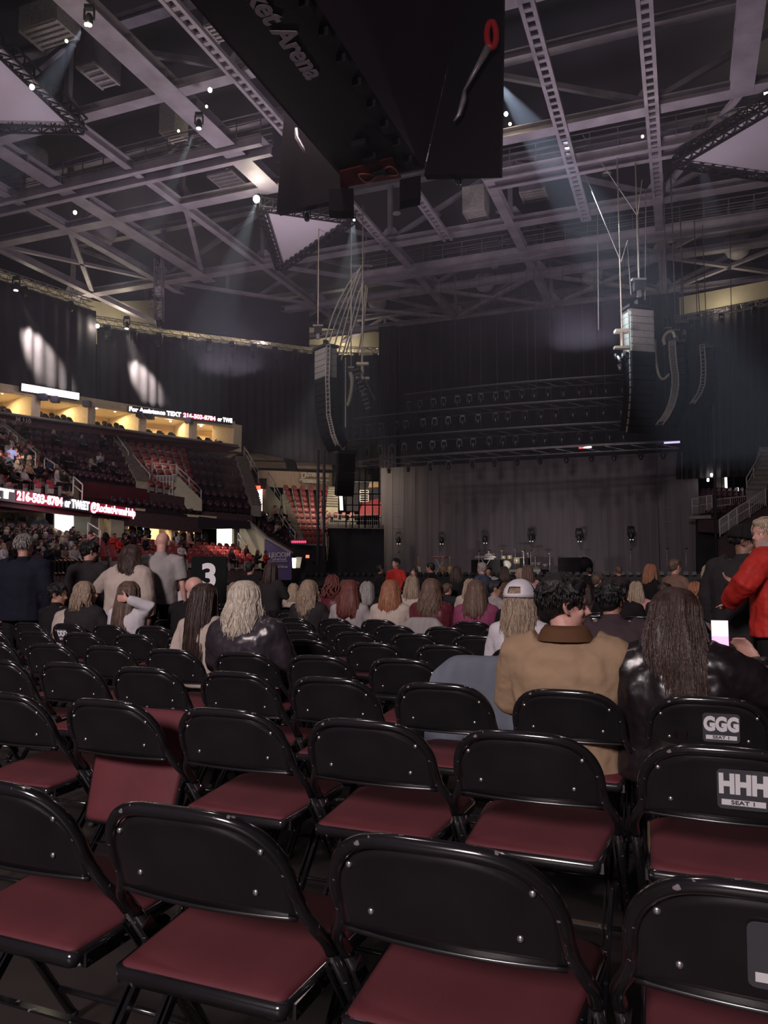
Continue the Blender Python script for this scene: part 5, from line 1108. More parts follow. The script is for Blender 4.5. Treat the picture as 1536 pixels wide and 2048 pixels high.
# ================================================================== beam lamps and haze
M_HAZ = bpy.data.materials.new('stage_haze'); M_HAZ.use_nodes = True; nt = M_HAZ.node_tree; nt.nodes.remove(nt.nodes['Principled BSDF'])
vs = nt.nodes.new('ShaderNodeVolumeScatter'); vs.inputs['Color'].default_value = (.80, .80, 1, 1); vs.inputs['Density'].default_value = .0028; vs.inputs['Anisotropy'].default_value = .0
nt.links.new(vs.outputs[0], nt.nodes['Material Output'].inputs['Volume'])
hz = MB(); hz.prism([A(-41, 14, 6.5), A(11, 14, 6.5), A(11, 60.3, 6.5), A(-41, 60.3, 6.5)], (0, 0, 22.6)); o = hz.build('stage_haze', M_HAZ); tag(o, 'thin smoky haze filling the air under the roof', 'haze', kind='stuff')
for (p, q, Y, e, sz, col, lab) in [((170, 48), (108, 150), 26, 9000, 13, (.85, .95, 1), 'bright lamp at the top left on the broad girder'),
    ((392, 258), (330, 400), 33, 10000, 11, (.8, 1, .9), 'lamp over the left catwalk'), ((515, 397), (458, 560), 42, 17000, 10, (.85, 1, .88), 'bright lamp on the corner of the central white panel'),
    ((708, 436), (700, 560), 46, 13000, 11, (.85, 1, .92), 'lamp on the right corner of the central white panel'), ((985, 150), (1180, 420), 38, 26000, 24, (.75, .92, 1), 'strong lamp hidden behind the scoreboard edge'),
    ((1395, 275), (1410, 360), 40, 6000, 12, (.95, .95, 1), 'lamp beside the right white panel')]:
    a, b_ = at(*p, Y), at(*q, Y - (6 if Y > 41 else 1)); moving_head(a + (a - b_).normalized() * .4 + V((0, 0, .4)), lab, 1.0, True, 'beam lamps under the roof')
    lamp('SPOT', 'beam_light', a + (b_ - a).normalized() * .25, e * 2.4, col, b_, spot_size=R(sz), spot_blend=.4, shadow_soft_size=.05)
for (x, y, Y, lab, s) in [(1012, 228, 36, 'small glaring lamp on the catwalk right of the scoreboard', .16), (1020, 248, 36, 'second glaring lamp below the first by the scoreboard', .12), (172, 49, 26, 'small glaring bulb at the top left', .10), (513, 398, 41, 'round glaring bulb on the central panel corner', .30), (133, 82, 27, 'small warm bulb under the top left air unit', .09), (64, 174, 22, 'warm oblong bulb on the left panel truss', .12), (195, 652, 55.6, 'small glaring lamp at the start of the long curtain truss', .22), (1533, 186, 40, 'glaring lamp at the right edge on the white panel truss', .22), (357, 262, 31, 'warm bulb on the pale box in the catwalk', .08), (420, 180, 28, 'yellow square lamp between the broad girders', .13), (413, 213, 28, 'small yellow lamp below the square one', .08), (150, 425, 30, 'warm bulb beside the lower left girder', .12), (1285, 265 + 8, 33, 'lit fixture on the right panel truss', .10)]:
    p = at(x, y, Y); g = MB(); s2 = s; s = s * .62; g.ell((0, 0, 0), s, s, s * 1.1, 10, 7); o = g.build('glowing_lamp', M_ON if s2 > .12 else mat('warm_bulb', (1, 1, 1), emit=(1, .85, .5), estr=14)); o.location = p; tag(o, lab, 'lamp', None)
    lamp('POINT', 'bulb_light', p + V((0, -.5, -.2)), 120 if s2 > .2 else 22, (1, .88, .62), shadow_soft_size=.25)
# ================================================================== stage and its instruments
M_STG = mat('black_stage_deck', (.016, .015, .017), rough=.5)
S0 = lambda px, Y, z=0: None
def stage_box(u0, u1, t0, t1, z0, z1, name, lab, m=M_STG, cat='stage'):
    b = MB(); c = A(u0, t0, 0); b.prism([A(u0, t0, z0), A(u1, t0, z0), A(u1, t1, z0), A(u0, t1, z0)], (0, 0, z1 - z0)); return tag(b.build(name, m), lab, cat)
ZS = 1.45
stage_box(-24.5, 2.0, 47.5, 60.0, 0, ZS, 'stage_platform', 'long black stage platform before the screen wall')
stage_box(-24, 1.6, 46.2, 46.5, 0, 1.02, 'crowd_barrier', 'low black crowd barrier in front of the stage', M_BK, 'barrier')
g = MB()
for k in range(60): u = -24 + .43 * k; c = A(u, 47.2, ZS + .02); g.obox(c, A(.12, 0), A(0, .12), (0, 0, .10))
tag(g.build('footlights', M_FIX, fix=False), 'row of small black footlights along the stage lip', 'stage light', kind='stuff')
stage_box(-26, -17, 41.5, 41.9, 0, .62, 'low_wall', 'pale low barrier wall at left, behind the seated women', M_CON, 'wall')
p = at(1300, 1150, 46); 
def us(px, t): q = att(px, 1150, t); return q.x * CT - q.y * ST
# drum kit on riser
M_DR = mat('pearl_drum_shell', (.62, .56, .42), rough=.25, metal=.3); M_SKIN = mat('drum_head', (.75, .72, .66), rough=.5); M_CYM = mat('brass_cymbal', (.60, .48, .25), rough=.25, metal=.9)
uD = us(1012, 54); stage_box(uD - 2.0, uD + 2.6, 53, 56.5, ZS, ZS + .35, 'drum_riser', 'low black riser under the drum kit')
kt = thing('drum_kit', 'pearl drum kit with cymbals on the riser at stage centre', 'drum kit', A(uD, 54.4, ZS + .35), -TH)
b = MB(); b.tube([(0, -.28, .33), (0, .2, .33)], .33, 20); o = b.build('bass_drum', M_DR, kt); b = MB(); b.tube([(0, -.29, .33), (0, -.3, .33)], .31, 20); b.build('drum_head', M_SKIN, o)
for (x, y, z, r, h) in ((-.25, 0, .75, .17, .22), (.2, 0, .75, .18, .24), (-.62, .25, .55, .19, .15), (.65, .25, .42, .24, .42), (1.05, .1, .42, .24, .42)):
    b = MB(); b.tube([(x, y, z), (x, y, z + h)], r, 16); o = b.build('tom_drum', M_DR, kt); b = MB(); b.tube([(x, y, z + h), (x, y, z + h + .01)], r * .96, 16); b.build('drum_head', M_SKIN, o)
for (x, y, z, r) in ((-.95, 0, 1.1, .24), (-.45, .4, 1.35, .26), (.5, .45, 1.45, .30), (1.1, .3, 1.3, .28), (1.5, 0, 1.1, .22)):
    b = MB(); b.tube([(x, y, 0), (x, y, z)], .018, 6); b.build('stand', M_CHR, kt); b = MB(); b.tube([(x, y, z - .01), (x, y, z + .03), (x, y, z + .05)], [r, r * .4, .03], 18); b.build('cymbal', M_CYM, kt)
# tall kit of a second player
kt = thing('drum_kit', 'smaller dark percussion set right of the pearl kit', 'drum kit', A(us(1072, 54), 54.4, ZS), -TH)
M_DR2 = mat('dark_drum_shell', (.10, .09, .09), rough=.25)
b = MB(); b.tube([(0, -.2, .28), (0, .2, .28)], .28, 18); b.build('bass_drum', M_DR2, kt)
for (x, z, r) in ((-.3, .62, .16), (.15, .62, .17), (.6, .5, .2), (-.7, .5, .18)): b = MB(); b.tube([(x, 0, z), (x, 0, z + .2)], r, 14); o = b.build('tom_drum', M_DR2, kt); b = MB(); b.tube([(x, 0, z + .2), (x, 0, z + .21)], r, 14); b.build('drum_head', M_SKIN, o)
for (x, z) in ((-.6, 1.5), (-.1, 1.2), (.9, 1.45)): b = MB(); b.tube([(x, 0, 0), (x, 0, z)], .018, 6); b.build('stand', M_CHR, kt); b = MB(); b.tube([(x, 0, z), (x, 0, z + .03)], [.22, .03], 14); b.build('cymbal', M_CYM, kt)
# keyboards, guitars, amps
def keyboard(px, t, wd, lab, m, z=.95):
    g = thing('keyboard', lab, 'keyboard', A(us(px, t), t, ZS), -TH); b = MB(); b.box(-wd / 2, -.2, z, wd / 2, .2, z + .1); b.build('body', m, g)
    b = MB(); b.box(-wd / 2 + .06, -.21, z + .1, wd / 2 - .06, -.02, z + .115); b.build('keys', M_SKIN, g)
    for sx in (-1, 1): b = MB(); b.bar((-.35 * sx, 0, 0), (.35 * sx, 0, z), .04); b.build('stand', M_CHR, g)
keyboard(880, 52, 1.0, 'red keyboard on a crossed stand at stage left', mat('red_keyboard', (.40, .03, .03), rough=.4), 1.15)
keyboard(972, 51, 1.4, 'long keyboard lying on the black case before the drummer', M_CABG, 1.1)
stage_box(us(972, 51.5) - 1.0, us(972, 51.5) + 1.0, 51.4, 52.4, ZS, ZS + 1.0, 'flight_case', 'black equipment case under the long keyboard', M_CAB, 'case')
def guitar(px, t, lab, m):
    g = thing('guitar', lab, 'guitar', A(us(px, t), t, ZS), -TH)
    b = MB(); 
    pr = [(-.16, .12), (-.18, .25), (-.12, .36), (-.15, .50), (-.07, .58), (0, .54), (.07, .58), (.15, .50), (.12, .36), (.18, .25), (.16, .12), (0, .06)]
    b.prism([(x, 0, z) for x, z in pr], (0, .06, 0)); b.build('body', m, g)
    b = MB(); b.box(-.028, -.02, .52, .028, .02, 1.1); b.box(-.05, -.02, 1.1, .05, .02, 1.25); b.build('neck', mat('maple_neck', (.42, .26, .12), rough=.4), g)
    b = MB(); b.bar((-.2, -.1, 0), (0, .05, .4), .03); b.bar((.2, -.1, 0), (0, .05, .4), .03); b.bar((0, .25, 0), (0, .05, .9), .03); b.build('stand', M_BK, g)
guitar(837, 51.5, 'pale guitar on a stand at the left of the stage', mat('white_guitar', (.6, .6, .58), rough=.3)); guitar(886, 51.5, 'sunburst guitar on a stand below the red keyboard', mat('sunburst_guitar', (.40, .20, .06), rough=.3)); guitar(900, 51.5, 'natural wood guitar right of the sunburst one', mat('natural_guitar', (.55, .40, .18), rough=.3))
for px, lab, wd in ((1140, 'black amplifier cabinet at stage right', 1.5), (1050, 'small black amplifier between the two drum sets', .6)):
    g = thing('amplifier', lab, 'amplifier', A(us(px, 54), 54, ZS), -TH); b = MB(); b.box(-wd / 2, -.3, 0, wd / 2, .3, 1.15); b.build('cabinet', M_CAB, g); b = MB(); b.box(-wd / 2 + .06, -.32, .08, wd / 2 - .06, -.3, .8); b.build('grille', M_SB, g)
g = thing('bass_drum', 'big upright concert bass drum at stage right', 'drum', A(us(1170, 54), 54, ZS), -TH); b = MB(); b.tube([(0, -.25, .62), (0, .25, .62)], .62, 26); b.build('shell', M_DR2, g); b = MB(); b.tube([(0, -.26, .62), (0, -.28, .62)], .64, 26); b.build('hoop', M_CHR, g); b = MB(); b.tube([(0, -.285, .62), (0, -.29, .62)], .58, 26); b.build('drum_head', M_SB, g)
for i, px in enumerate((837, 797 + 0, 883, 958, 1062, 1262, 1335, 1373, 1048, 1158)):
    if i in (0, 2, 9): continue
    x = px; g = thing('microphone_stand', 'thin microphone stand on the stage, %s from the left' % ORD[i].replace('nearest', 'first'), 'microphone stand', A(us(x, 50), 50, ZS)); b = MB(); b.tube([(0, 0, 0), (0, 0, 1.5)], .02, 5); b.build('pole', M_CHR, g); b = MB(); b.tube([(0, 0, 1.5), (.05, -.2, 1.55)], .03, 6); b.build('microphone', M_BK, g); b = MB(); b.tube([(0, 0, 0), (0, 0, .02)], .15, 10); b.build('base', M_BK, g)
for i, (px, py) in enumerate(((797, 1072), (883, 1072), (970, 1070), (1062, 1066), (1158, 1066), (1262, 1062))):
    g = moving_head(att(px, py, 59.6) + V((0, 0, .3)), 'small black lamp with two pale eyes on the screen wall, %s from the left' % ORD[i].replace('nearest', 'first'), 1.3, False, 'small lamps on the screen wall')
    for s in (-.1, .1): b = MB(); b.ell((s, -.1, -.95), .045, .045, .045, 6, 5); b.build('pale_eye', mat('pale_eye', (.9, .9, .9), emit=(1, 1, 1), estr=.5), g)
    b = MB(); b.tube([(0, .1, 0), (0, .7, .1)], .03, 5); b.build('bracket', M_BK, g)
# block number sign
M_SGN = mat('black_sign_board', (.006, .008, .009), rough=.7, spec=.1)
g = thing('section_sign', 'black board with a big white number 3 standing among the seats', 'sign', at(418, 1200, 10.4)); g.location.z = 0; lz = lambda y: at(418, y, 10.4).z
b = MB(); x0 = at(383, 1150, 10.4).x - g.location.x; x1 = at(453, 1150, 10.4).x - g.location.x; b.box(x0, -.02, lz(1207), x1, .02, lz(1113)); b.build('board', M_SGN, g)
b = MB(); b.tube([(0, .03, 0), (0, .03, lz(1113))], .025, 8); b.box(-.25, -.2, 0, .25, .25, .03); b.build('pole', M_BK, g)
me = text_mesh('3', .44, .016, .004); M = Matrix.Rotation(math.pi / 2, 4, 'X'); M.translation = V((0.0, -.03, lz(1154))); me.transform(M); link('numeral', me, M_WHT, g)
lamp('SPOT', 'drum_fill_light', A(uD + 1, 47.6, 2.4), 700, (1, .92, .82), A(uD + 1.2, 54.2, 2.3), spot_size=R(60), spot_blend=.7, shadow_soft_size=.1)  # added unseen fill to brighten the drum kit
lamp('SPOT', 'screen_fill_light', A(-8, 30, 20), 4300, (1, .86, .88), A(-10, 60, 5), spot_size=R(46), spot_blend=.9, shadow_soft_size=.8)  # added unseen fill spot to brighten the screen wall
# ================================================================== people
def skinm(c): return mat('skin_%d' % int(c[0] * 1000), c, rough=.55, vary=.08, scale=20)
SK1, SK2, SK3, SK4 = skinm((.46, .25, .20)), skinm((.34, .18, .13)), skinm((.20, .105, .075)), skinm((.55, .30, .25))
def hairm(n, c, c2=None, r=.42): return mat('hair_' + n, c, rough=r, vary=.45, scale=5, stretch=(34, 34, 2.2), bump=.35, bscale=12, spec=.45, col2=c2)
H_BLK = hairm('black', (.010, .009, .010)); H_DBR = hairm('dark_brown', (.024, .013, .011), (.060, .032, .025), .34); H_BRN = hairm('brown', (.085, .048, .034), (.17, .10, .07)); H_BLD = hairm('blond', (.30, .21, .14), (.52, .42, .30)); H_ABL = hairm('ash_blond', (.20, .14, .10), (.42, .31, .22)); H_RED = hairm('auburn', (.10, .022, .018), (.18, .045, .035)); H_ORG = hairm('copper', (.24, .085, .04), (.38, .16, .08)); H_PLT = hairm('silver_blond', (.42, .36, .28), (.72, .64, .54)); H_GRY = hairm('grey', (.25, .24, .23))
HN = {'hair_black': 'black', 'hair_dark_brown': 'dark brown', 'hair_brown': 'brown', 'hair_blond': 'blond', 'hair_ash_blond': 'ash blond', 'hair_auburn': 'auburn', 'hair_copper': 'copper', 'hair_silver_blond': 'pale blond', 'hair_grey': 'grey'}
def cloth(n, c, rough=.85, b=.25, bs=14, **k):
    k.setdefault('spec', .2); return mat('cloth_' + n, c, rough=rough, vary=.14, scale=4, bump=b, bscale=bs, **k)
C_TAN = cloth('tan', (.30, .205, .13)); C_COL = cloth('brown_corduroy', (.10, .048, .024)); C_LEA = cloth('black_leather', (.012, .009, .011), .32, .5, 7, spec=.6); C_SAT = cloth('black_satin', (.030, .024, .032), .34, .45, 6, spec=.6)
C_WHT = cloth('white', (.52, .50, .54)); C_CRM = cloth('cream', (.42, .35, .31)); C_GRY = cloth('grey', (.30, .27, .28)); C_NVY = cloth('navy', (.008, .009, .018)); C_BLK = cloth('black', (.010, .009, .010)); C_MAR = cloth('maroon_leather', (.085, .016, .024), .42, .4, 8); C_PUR = cloth('mulberry', (.20, .045, .10)); C_PNK = cloth('pink', (.55, .26, .26)); C_RED = cloth('red', (.42, .026, .020), .6); C_BLU = cloth('denim_blue', (.12, .135, .17)); C_STL = cloth('steel_blue', (.05, .065, .11)); C_CHA = cloth('charcoal', (.022, .019, .022)); C_PLM = cloth('plum', (.045, .030, .036)); C_JEA = cloth('jeans', (.05, .06, .10)); C_LGR = cloth('light_grey', (.27, .25, .25)); C_BRO = cloth('brown', (.16, .10, .075)); C_LIL = cloth('periwinkle', (.22, .26, .62)); C_ORG = cloth('coral', (.55, .16, .10))
CN = {'cloth_' + k: v for k, v in dict(tan='tan', black_leather='black leather', black_satin='black satin', white='white', cream='cream', grey='grey', navy='navy', black='black', maroon_leather='maroon', mulberry='mulberry', pink='pink', red='red', denim_blue='denim blue', steel_blue='steel blue', charcoal='charcoal', plum='plum', jeans='denim', light_grey='light grey', brown='brown', periwinkle='periwinkle', coral='coral').items()}
M_EYE = mat('eye_white', (.7, .68, .66), rough=.2); M_IRI = mat('iris', (.03, .018, .012), rough=.15)
def ring(c, rx, ry, n=14, tilt=0.0):
    return [V((c[0] + rx * math.cos(2 * math.pi * k / n), c[1] + ry * math.sin(2 * math.pi * k / n), c[2] + tilt * math.sin(2 * math.pi * k / n))) for k in range(n)]
def hand(mb, wr, d, nrm, side, curl=.5, s=1.0):
    """wrist, pointing direction, palm normal, side +1 right / -1 left"""
    d = V(d).normalized(); n = V(nrm); n = (n - d * n.dot(d)).normalized(); x = d.cross(n) * side
    wr = V(wr); M = Matrix((x, d, n)).transposed()
    mb.ell(wr + d * .045 * s, .040 * s, .052 * s, .016 * s, 10, 8, M)
    for i, (off, ln) in enumerate(((-.030, .062), (-.010, .072), (.010, .068), (.029, .052))):
        p = wr + d * .082 * s + x * off * s; a = p + d * ln * .42 * s + n * curl * .012 * s; b = a + (d * (1 - curl * .55) + n * curl * .9).normalized() * ln * .36 * s; c = b + (d * (1 - curl) + n * curl * 1.2).normalized() * ln * .30 * s
        mb.tube([p - d * .03 * s, p, a, b, c], [.0085 * s, .0088 * s, .0082 * s, .0074 * s, .0055 * s], 8)
    t0_ = wr + d * .025 * s - x * .034 * s; mb.tube([t0_ - d * .01 * s + x * .012 * s, t0_ + (d * .5 - x * .7 + n * .3) * .035 * s, t0_ + (d * .9 - x * .75 + n * .4) * .058 * s], [.012 * s, .0105 * s, .007 * s], 8)
def HM(yaw, tilt, nod): return Matrix.Rotation(yaw, 3, 'Z') @ Matrix.Rotation(tilt, 3, 'Y') @ Matrix.Rotation(nod, 3, 'X')
def head_solids(mb, c, M, s=1.0, beard=False):
    T = lambda p: c + M @ (V(p) * s)
    mb.ell(T((0, -.012, .028)), .076 * s, .096 * s, .092 * s, 18, 14, M)
    mb.ell(T((0, .020, -.040)), .060 * s, .066 * s, .078 * s, 16, 12, M)
    mb.ell(T((0, .062, -.088)), .028 * s, .024 * s, .020 * s, 10, 8, M)
    mb.ell(T((0, .070, .030)), .050 * s, .018 * s, .016 * s, 10, 8, M)
    mb.tube([T((0, .078, .022)), T((0, .092, -.004)), T((0, .106, -.024)), T((0, .088, -.034))], [.009 * s, .011 * s, .015 * s, .008 * s], 8)
    for sx in (-1, 1):
        mb.ell(T((sx * .013, .090, -.030)), .009 * s, .010 * s, .008 * s, 8, 6, M); mb.ell(T((sx * .036, .060, -.022)), .022 * s, .020 * s, .020 * s, 8, 6, M)
        mb.tube([T((sx * .074, .012, .022)), T((sx * .086, -.006, .030)), T((sx * .088, -.018, .006)), T((sx * .082, -.008, -.022)), T((sx * .074, .008, -.030))], [.006 * s, .009 * s, .010 * s, .008 * s, .006 * s], 8)
    mb.ell(T((0, .083, -.054)), .022 * s, .010 * s, .005 * s, 10, 6, M); mb.ell(T((0, .081, -.064)), .019 * s, .010 * s, .006 * s, 10, 6, M)
class Person: pass
def skeleton(pose='sit', k=1.0, wide=1.0, lean=0.0, side=0.0, yaw=0.0, tilt=0.0, nod=0.0, armL='rest', armR='rest', female=False):
    J = {}
    if pose == 'sit': zp, zw, zc, zs, zn, zh = .52, .68, .88, 1.00, 1.05, 1.165; base = .45
    else: zp, zw, zc, zs, zn, zh = .96, 1.10, 1.29, 1.42, 1.47, 1.60; base = 0.0
    f = lambda z: base + (z - base) * k
    def P(x, y, z):
        zz = f(z); dz = zz - f(zp); return V((x * wide + side * max(0, dz), y + lean * max(0, dz), zz))
    J['P'] = P; J['k'] = k; J['pose'] = pose; J['wide'] = wide
    sw = .165 if female else .185
    J['pelvis'] = P(0, 0, zp); J['waist'] = P(0, 0, zw); J['chest'] = P(0, .0, zc); J['sho'] = P(0, -.0, zs); J['neck'] = P(0, .0, zn); J['head'] = P(0, .022, zh)
    J['M'] = HM(yaw, tilt, nod); J['sw'] = sw * wide
    for s, a in ((-1, armL), (1, armR)):
        S = P(s * sw, -.005, zs - .025); q = lambda x, y, z: P(s * x, y, z)
        dz = zs - 1.0
        if isinstance(a, (list, tuple)): E, W, dr, nr = V(a[0]), V(a[1]), V(a[2]), V(a[3])
        elif a == 'rest' and pose == 'sit': E = q(.235, .06, .745); W = q(.13, .27, .63); dr = V((-s * .3, 1, -.25)); nr = V((0, -.2, -1))
        elif a == 'rest': E = q(.245, -.01, 1.13); W = q(.255, .07, .89); dr = V((-.05 * s, .12, -1)); nr = V((-s, .1, 0))
        elif a == 'front': E = q(.24, .07, .74 + dz); W = q(.07, .27, .80 + dz); dr = V((-s * .6, .6, .4)); nr = V((-s * .4, -.4, 1))
        elif a == 'phone': E = q(.22, .10, .74 + dz); W = q(.08, .28, .93 + dz); dr = V((-s * .35, .2, .9)); nr = V((0, -1, .2))
        elif a == 'head': E = q(.30, -.02, 1.06 + dz); W = q(.10, -.13, 1.16 + dz); dr = V((-s, -.1, .05)); nr = V((0, 1, 0))
        elif a == 'hip': E = q(.34, -.05, 1.16); W = q(.20, .02, .99); dr = V((-s * .7, .6, -.3)); nr = V((-s, 0, 0))
        J[('S', s)] = S; J[('E', s)] = E; J[('W', s)] = W; J[('D', s)] = dr; J[('N', s)] = nr
        if pose == 'sit': J[('H', s)] = V((s * .09, .03, .525)); J[('K', s)] = V((s * .115, .43, .52)); J[('A', s)] = V((s * .115, .44, .09))
        else: J[('H', s)] = P(s * .088, 0, .93); J[('K', s)] = P(s * .10, .015, .50); J[('A', s)] = P(s * .11, -.02, .08)
    return J
def body_mesh(J, vox, hands=True, bald=False):
    b = MB(); P = J['P']
    b.loft([ring(J['pelvis'], .135, .10), ring(J['waist'], .12, .085), ring(J['chest'], .145, .095), ring(J['sho'], .14, .07), ring(J['neck'], .055, .055)])
    hd = J['head']; b.tube([J['chest'] + V((0, 0, .08)), J['neck'], hd + J['M'] @ V((0, -.02, -.04))], [.075, .056, .055], 12)
    head_solids(b, hd, J['M'])
    for s in (-1, 1):
        S, E, W = J[('S', s)], J[('E', s)], J[('W', s)]; b.tube([J['sho'].lerp(S, .4), S, S.lerp(E, .5), E, E.lerp(W, .45), W], [.05, .048, .042, .036, .034, .024], 10)
        if hands: hand(b, W, J[('D', s)], J[('N', s)], s, .55)
        b.tube([J[('H', s)], J[('H', s)].lerp(J[('K', s)], .5), J[('K', s)], J[('K', s)].lerp(J[('A', s)], .4), J[('A', s)]], [.075, .068, .05, .048, .035], 10)
        b.tube([J[('A', s)], J[('A', s)] + V((0, .12, -.045))], [.035, .03], 8)
    return bake(b, vox, 2)
def top_mesh(J, vox, bulk=1.0, sleeve=1.0, hem=.0, disp=.012, collar=0.0, puff=1.0, dscale=.10, hood=False):
    b = MB(); P = J['P']; w = J['wide']
    pz = J['pelvis'] - V((0, 0, .05 + hem)); g = bulk
    back = -.012 * g
    b.loft([ring(pz, .165 * w * g, .125 * g), ring(J['waist'] + V((0, back, 0)), .155 * w * g, .118 * g), ring(J['chest'] + V((0, back, 0)), .180 * w * g, .128 * g), ring(J['chest'].lerp(J['sho'], .62) + V((0, back, 0)), .172 * w * g, .112 * g), ring(J['sho'] + V((0, 0, .012)), .108 * w * (g * .5 + .5), .085 * g), ring(J['neck'] + V((0, 0, -.005)), .078, .070), ring(J['neck'] + V((0, 0, .03 + collar)), .066 + collar * .2, .062 + collar * .2)])
    for s in (-1, 1):
        S, E, W = J[('S', s)], J[('E', s)], J[('W', s)]; q = .066 * g * puff
        e = E.lerp(W, max(0.0, (sleeve - .5) * 2) * .96) if sleeve > .5 else E
        if sleeve <= .5: b.tube([J['sho'].lerp(S, .5), S, S.lerp(E, .8)], [q, q, q * .95], 12)
        else: b.tube([J['sho'].lerp(S, .5), S + V((s * .0, 0, -.030)), S.lerp(E, .5), E, E.lerp(e, .5), e], [q, q * 1.0, q * .92, q * .84, q * .76, q * .62], 12)
        b.ell(S + V((-s * .006, 0, -.022)), q * 1.05, q * 1.05, q * 1.0, 10, 8)
    if hood: b.ell(J['neck'] + V((0, -.075, -.015)), .11, .06, .075, 12, 8)
    return bake(b, vox, 9 if vox < .012 else 3, disp, dscale)
def legs_mesh(J, vox, m=None):
    b = MB(); g = 1.0
    b.ell(J['pelvis'] - V((0, 0, .01)), .165 * J['wide'], .125, .10, 14, 10)
    for s in (-1, 1):
        H, K, Ak = J[('H', s)], J[('K', s)], J[('A', s)]; b.tube([H, H.lerp(K, .5), K, K.lerp(Ak, .5), Ak + V((0, 0, .01))], [.096, .088, .066, .060, .050], 10)
    return bake(b, vox, 2, .006)
def shoe_mb(J):
    b = MB()
    for s in (-1, 1):
        a = J[('A', s)]; b.loft([ring((a.x, a.y + .06, .0), .042, .13), ring((a.x, a.y + .06, .03), .046, .135), ring((a.x, a.y + .04, .07), .038, .09), ring((a.x, a.y, .12), .035, .045)])
    return b
def hair_mesh(J, style, length=.35, n=90, seed=1, wave=.0, width=1.0, vox=.012, back=.045, frizz=0.0, side=0.0, taper=1.0, sr=1.0):
    rr = random.Random(seed); M = J['M']; hd = J['head']; b = MB(); ALLS = []
    T = lambda p: hd + M @ V(p)
    lens = length
    if style in ('short', 'crop'):
        t = .008 if style == 'crop' else .015
        b.ell(T((0, -.026, .040)), .077 + t * .7, .088 + t, .084 + t, 18, 14, M)
        if style == 'short':
            b.ell(T((0, -.062, -.012)), .060 + t * .6, .044 + t * .6, .058, 14, 10, M)
            b.ell(T((0, .035, .098)), .060, .055, .034, 12, 8, M)
            for k in range(n):
                a = rr.uniform(0, 2 * math.pi); e = rr.uniform(.15, 1.45); d = V((math.cos(a) * math.cos(e), math.sin(a) * math.cos(e), math.sin(e))); p = V((d.x * .098, -.024 + d.y * .108, .040 + d.z * .104))
                if p.y > .07 and p.z < .07: continue
                q = p + V((d.x * .02 + rr.uniform(-.02, .02), rr.uniform(-.03, .01), d.z * .010 - .014)); b.tube([T(p * .9), T(p), T(q)], [.014, .012, .003], 6)
        o = bake(b, vox, 2, .006, .03)
        if n > 30:
            c = MB(); nn = n * 5
            for k in range(nn):
                a = rr.uniform(0, 2 * math.pi); e = rr.uniform(-.35, 1.5); d = V((math.cos(a) * math.cos(e), math.sin(a) * math.cos(e), math.sin(e)))
                p = V((d.x * .092, -.026 + d.y * .107, .040 + d.z * .102))
                if p.y > .062 and p.z < .075: continue
                if abs(p.x) > .06 and p.y > -.03 and p.z < .03: continue
                q = V((rr.uniform(-.012, .012), .004 + rr.uniform(-.010, .012), -.026 - .01 * rr.random())); q -= d * q.dot(d)
                p0 = p - q * .3; p1 = p + q * .4 + d * .004; p2 = p + q + d * rr.uniform(-.002, .007); c.tube([T(p0), T(p1), T(p2)], [.0035, .0042, .001], 5)
            return join(o, c)
        return o
    # skull cap, open over the face
    b.ell(T((0, -.022, .036)), .090, .106, .098, 20, 14, M)
    b.ell(T((0, -.058, -.03)), .080, .060, .075, 16, 12, M)
    if style == 'bun': b.ell(T((0, -.105, .085)), .045, .045, .042, 12, 10, M); return bake(b, vox, 2, .008, .03)
    # fall of hair: strands follow the skull, then hang to the length over shoulders and back
    for k in range(n):
        f = (k + .5) / n; a = (f - .5) * 2 * R(128) + rr.uniform(-.05, .05)        # 0 = straight back
        x, y = math.sin(a), -math.cos(a)
        if style == 'curly': L = lens * rr.uniform(.72, 1.06)
        else: L = lens * rr.uniform(.86, 1.04)
        if abs(a) > R(95): L *= .93
        ph = rr.uniform(0, 6.28); lay = rr.uniform(.80, 1.04); pts = []; rad = []
        pts.append(V((x * .02, y * .02 - .015, .132 * lay))); rad.append(.010)
        for e in (62, 38, 14, -8):
            c_, s_ = math.cos(R(e)), math.sin(R(e)); pts.append(V((x * .096 * c_ * lay, -.022 + y * .110 * c_ * lay, .036 + .104 * s_ * lay))); rad.append(.013)
        nn = 7; base = pts[-1]
        for j in range(1, nn + 1):
            g = j / nn; z = base.z - L * g
            sp = 1 + (width - 1) * math.sin(min(1, g * 1.25) * math.pi * .5) - (1 - taper) * g * g
            yb = base.y * (1 - .15 * g) - back * math.sin(g * math.pi * .5) * (1 if y < .3 else -.2)
            wv = wave * math.sin(ph + g * (7.5 if style == 'curly' else 5.0)) ; fz = frizz * rr.uniform(-1, 1)
            px_, py_ = base.x * sp + wv * math.cos(a) + fz + side * g, yb + wv * math.sin(a) * .8 + fz * .6
            pts.append(V((px_, py_, z))); rad.append((.015 if style != 'curly' else .012) * (1 - .55 * g ** 2.2))
        HMx = M
        P3 = []
        for i, p in enumerate(pts):
            w_ = 0 if i < 5 else min(1, (i - 4) / 4)     # the fall hangs plumb rather than turning stiffly with the head
            P3.append((hd + HMx @ p).lerp(hd + Matrix.Rotation(math.atan2(HMx[1][0], HMx[0][0]), 3, 'Z') @ p, w_))
        b.tube(P3, [max(q * (sr if n < 60 else max(sr, .75)), .006) for q in rad], 6); ALLS.append((P3, rad))
    if n < 60: return b.mesh('hair')
    base = bake(b, vox, 4); c = MB(); rf = random.Random(seed + 50)
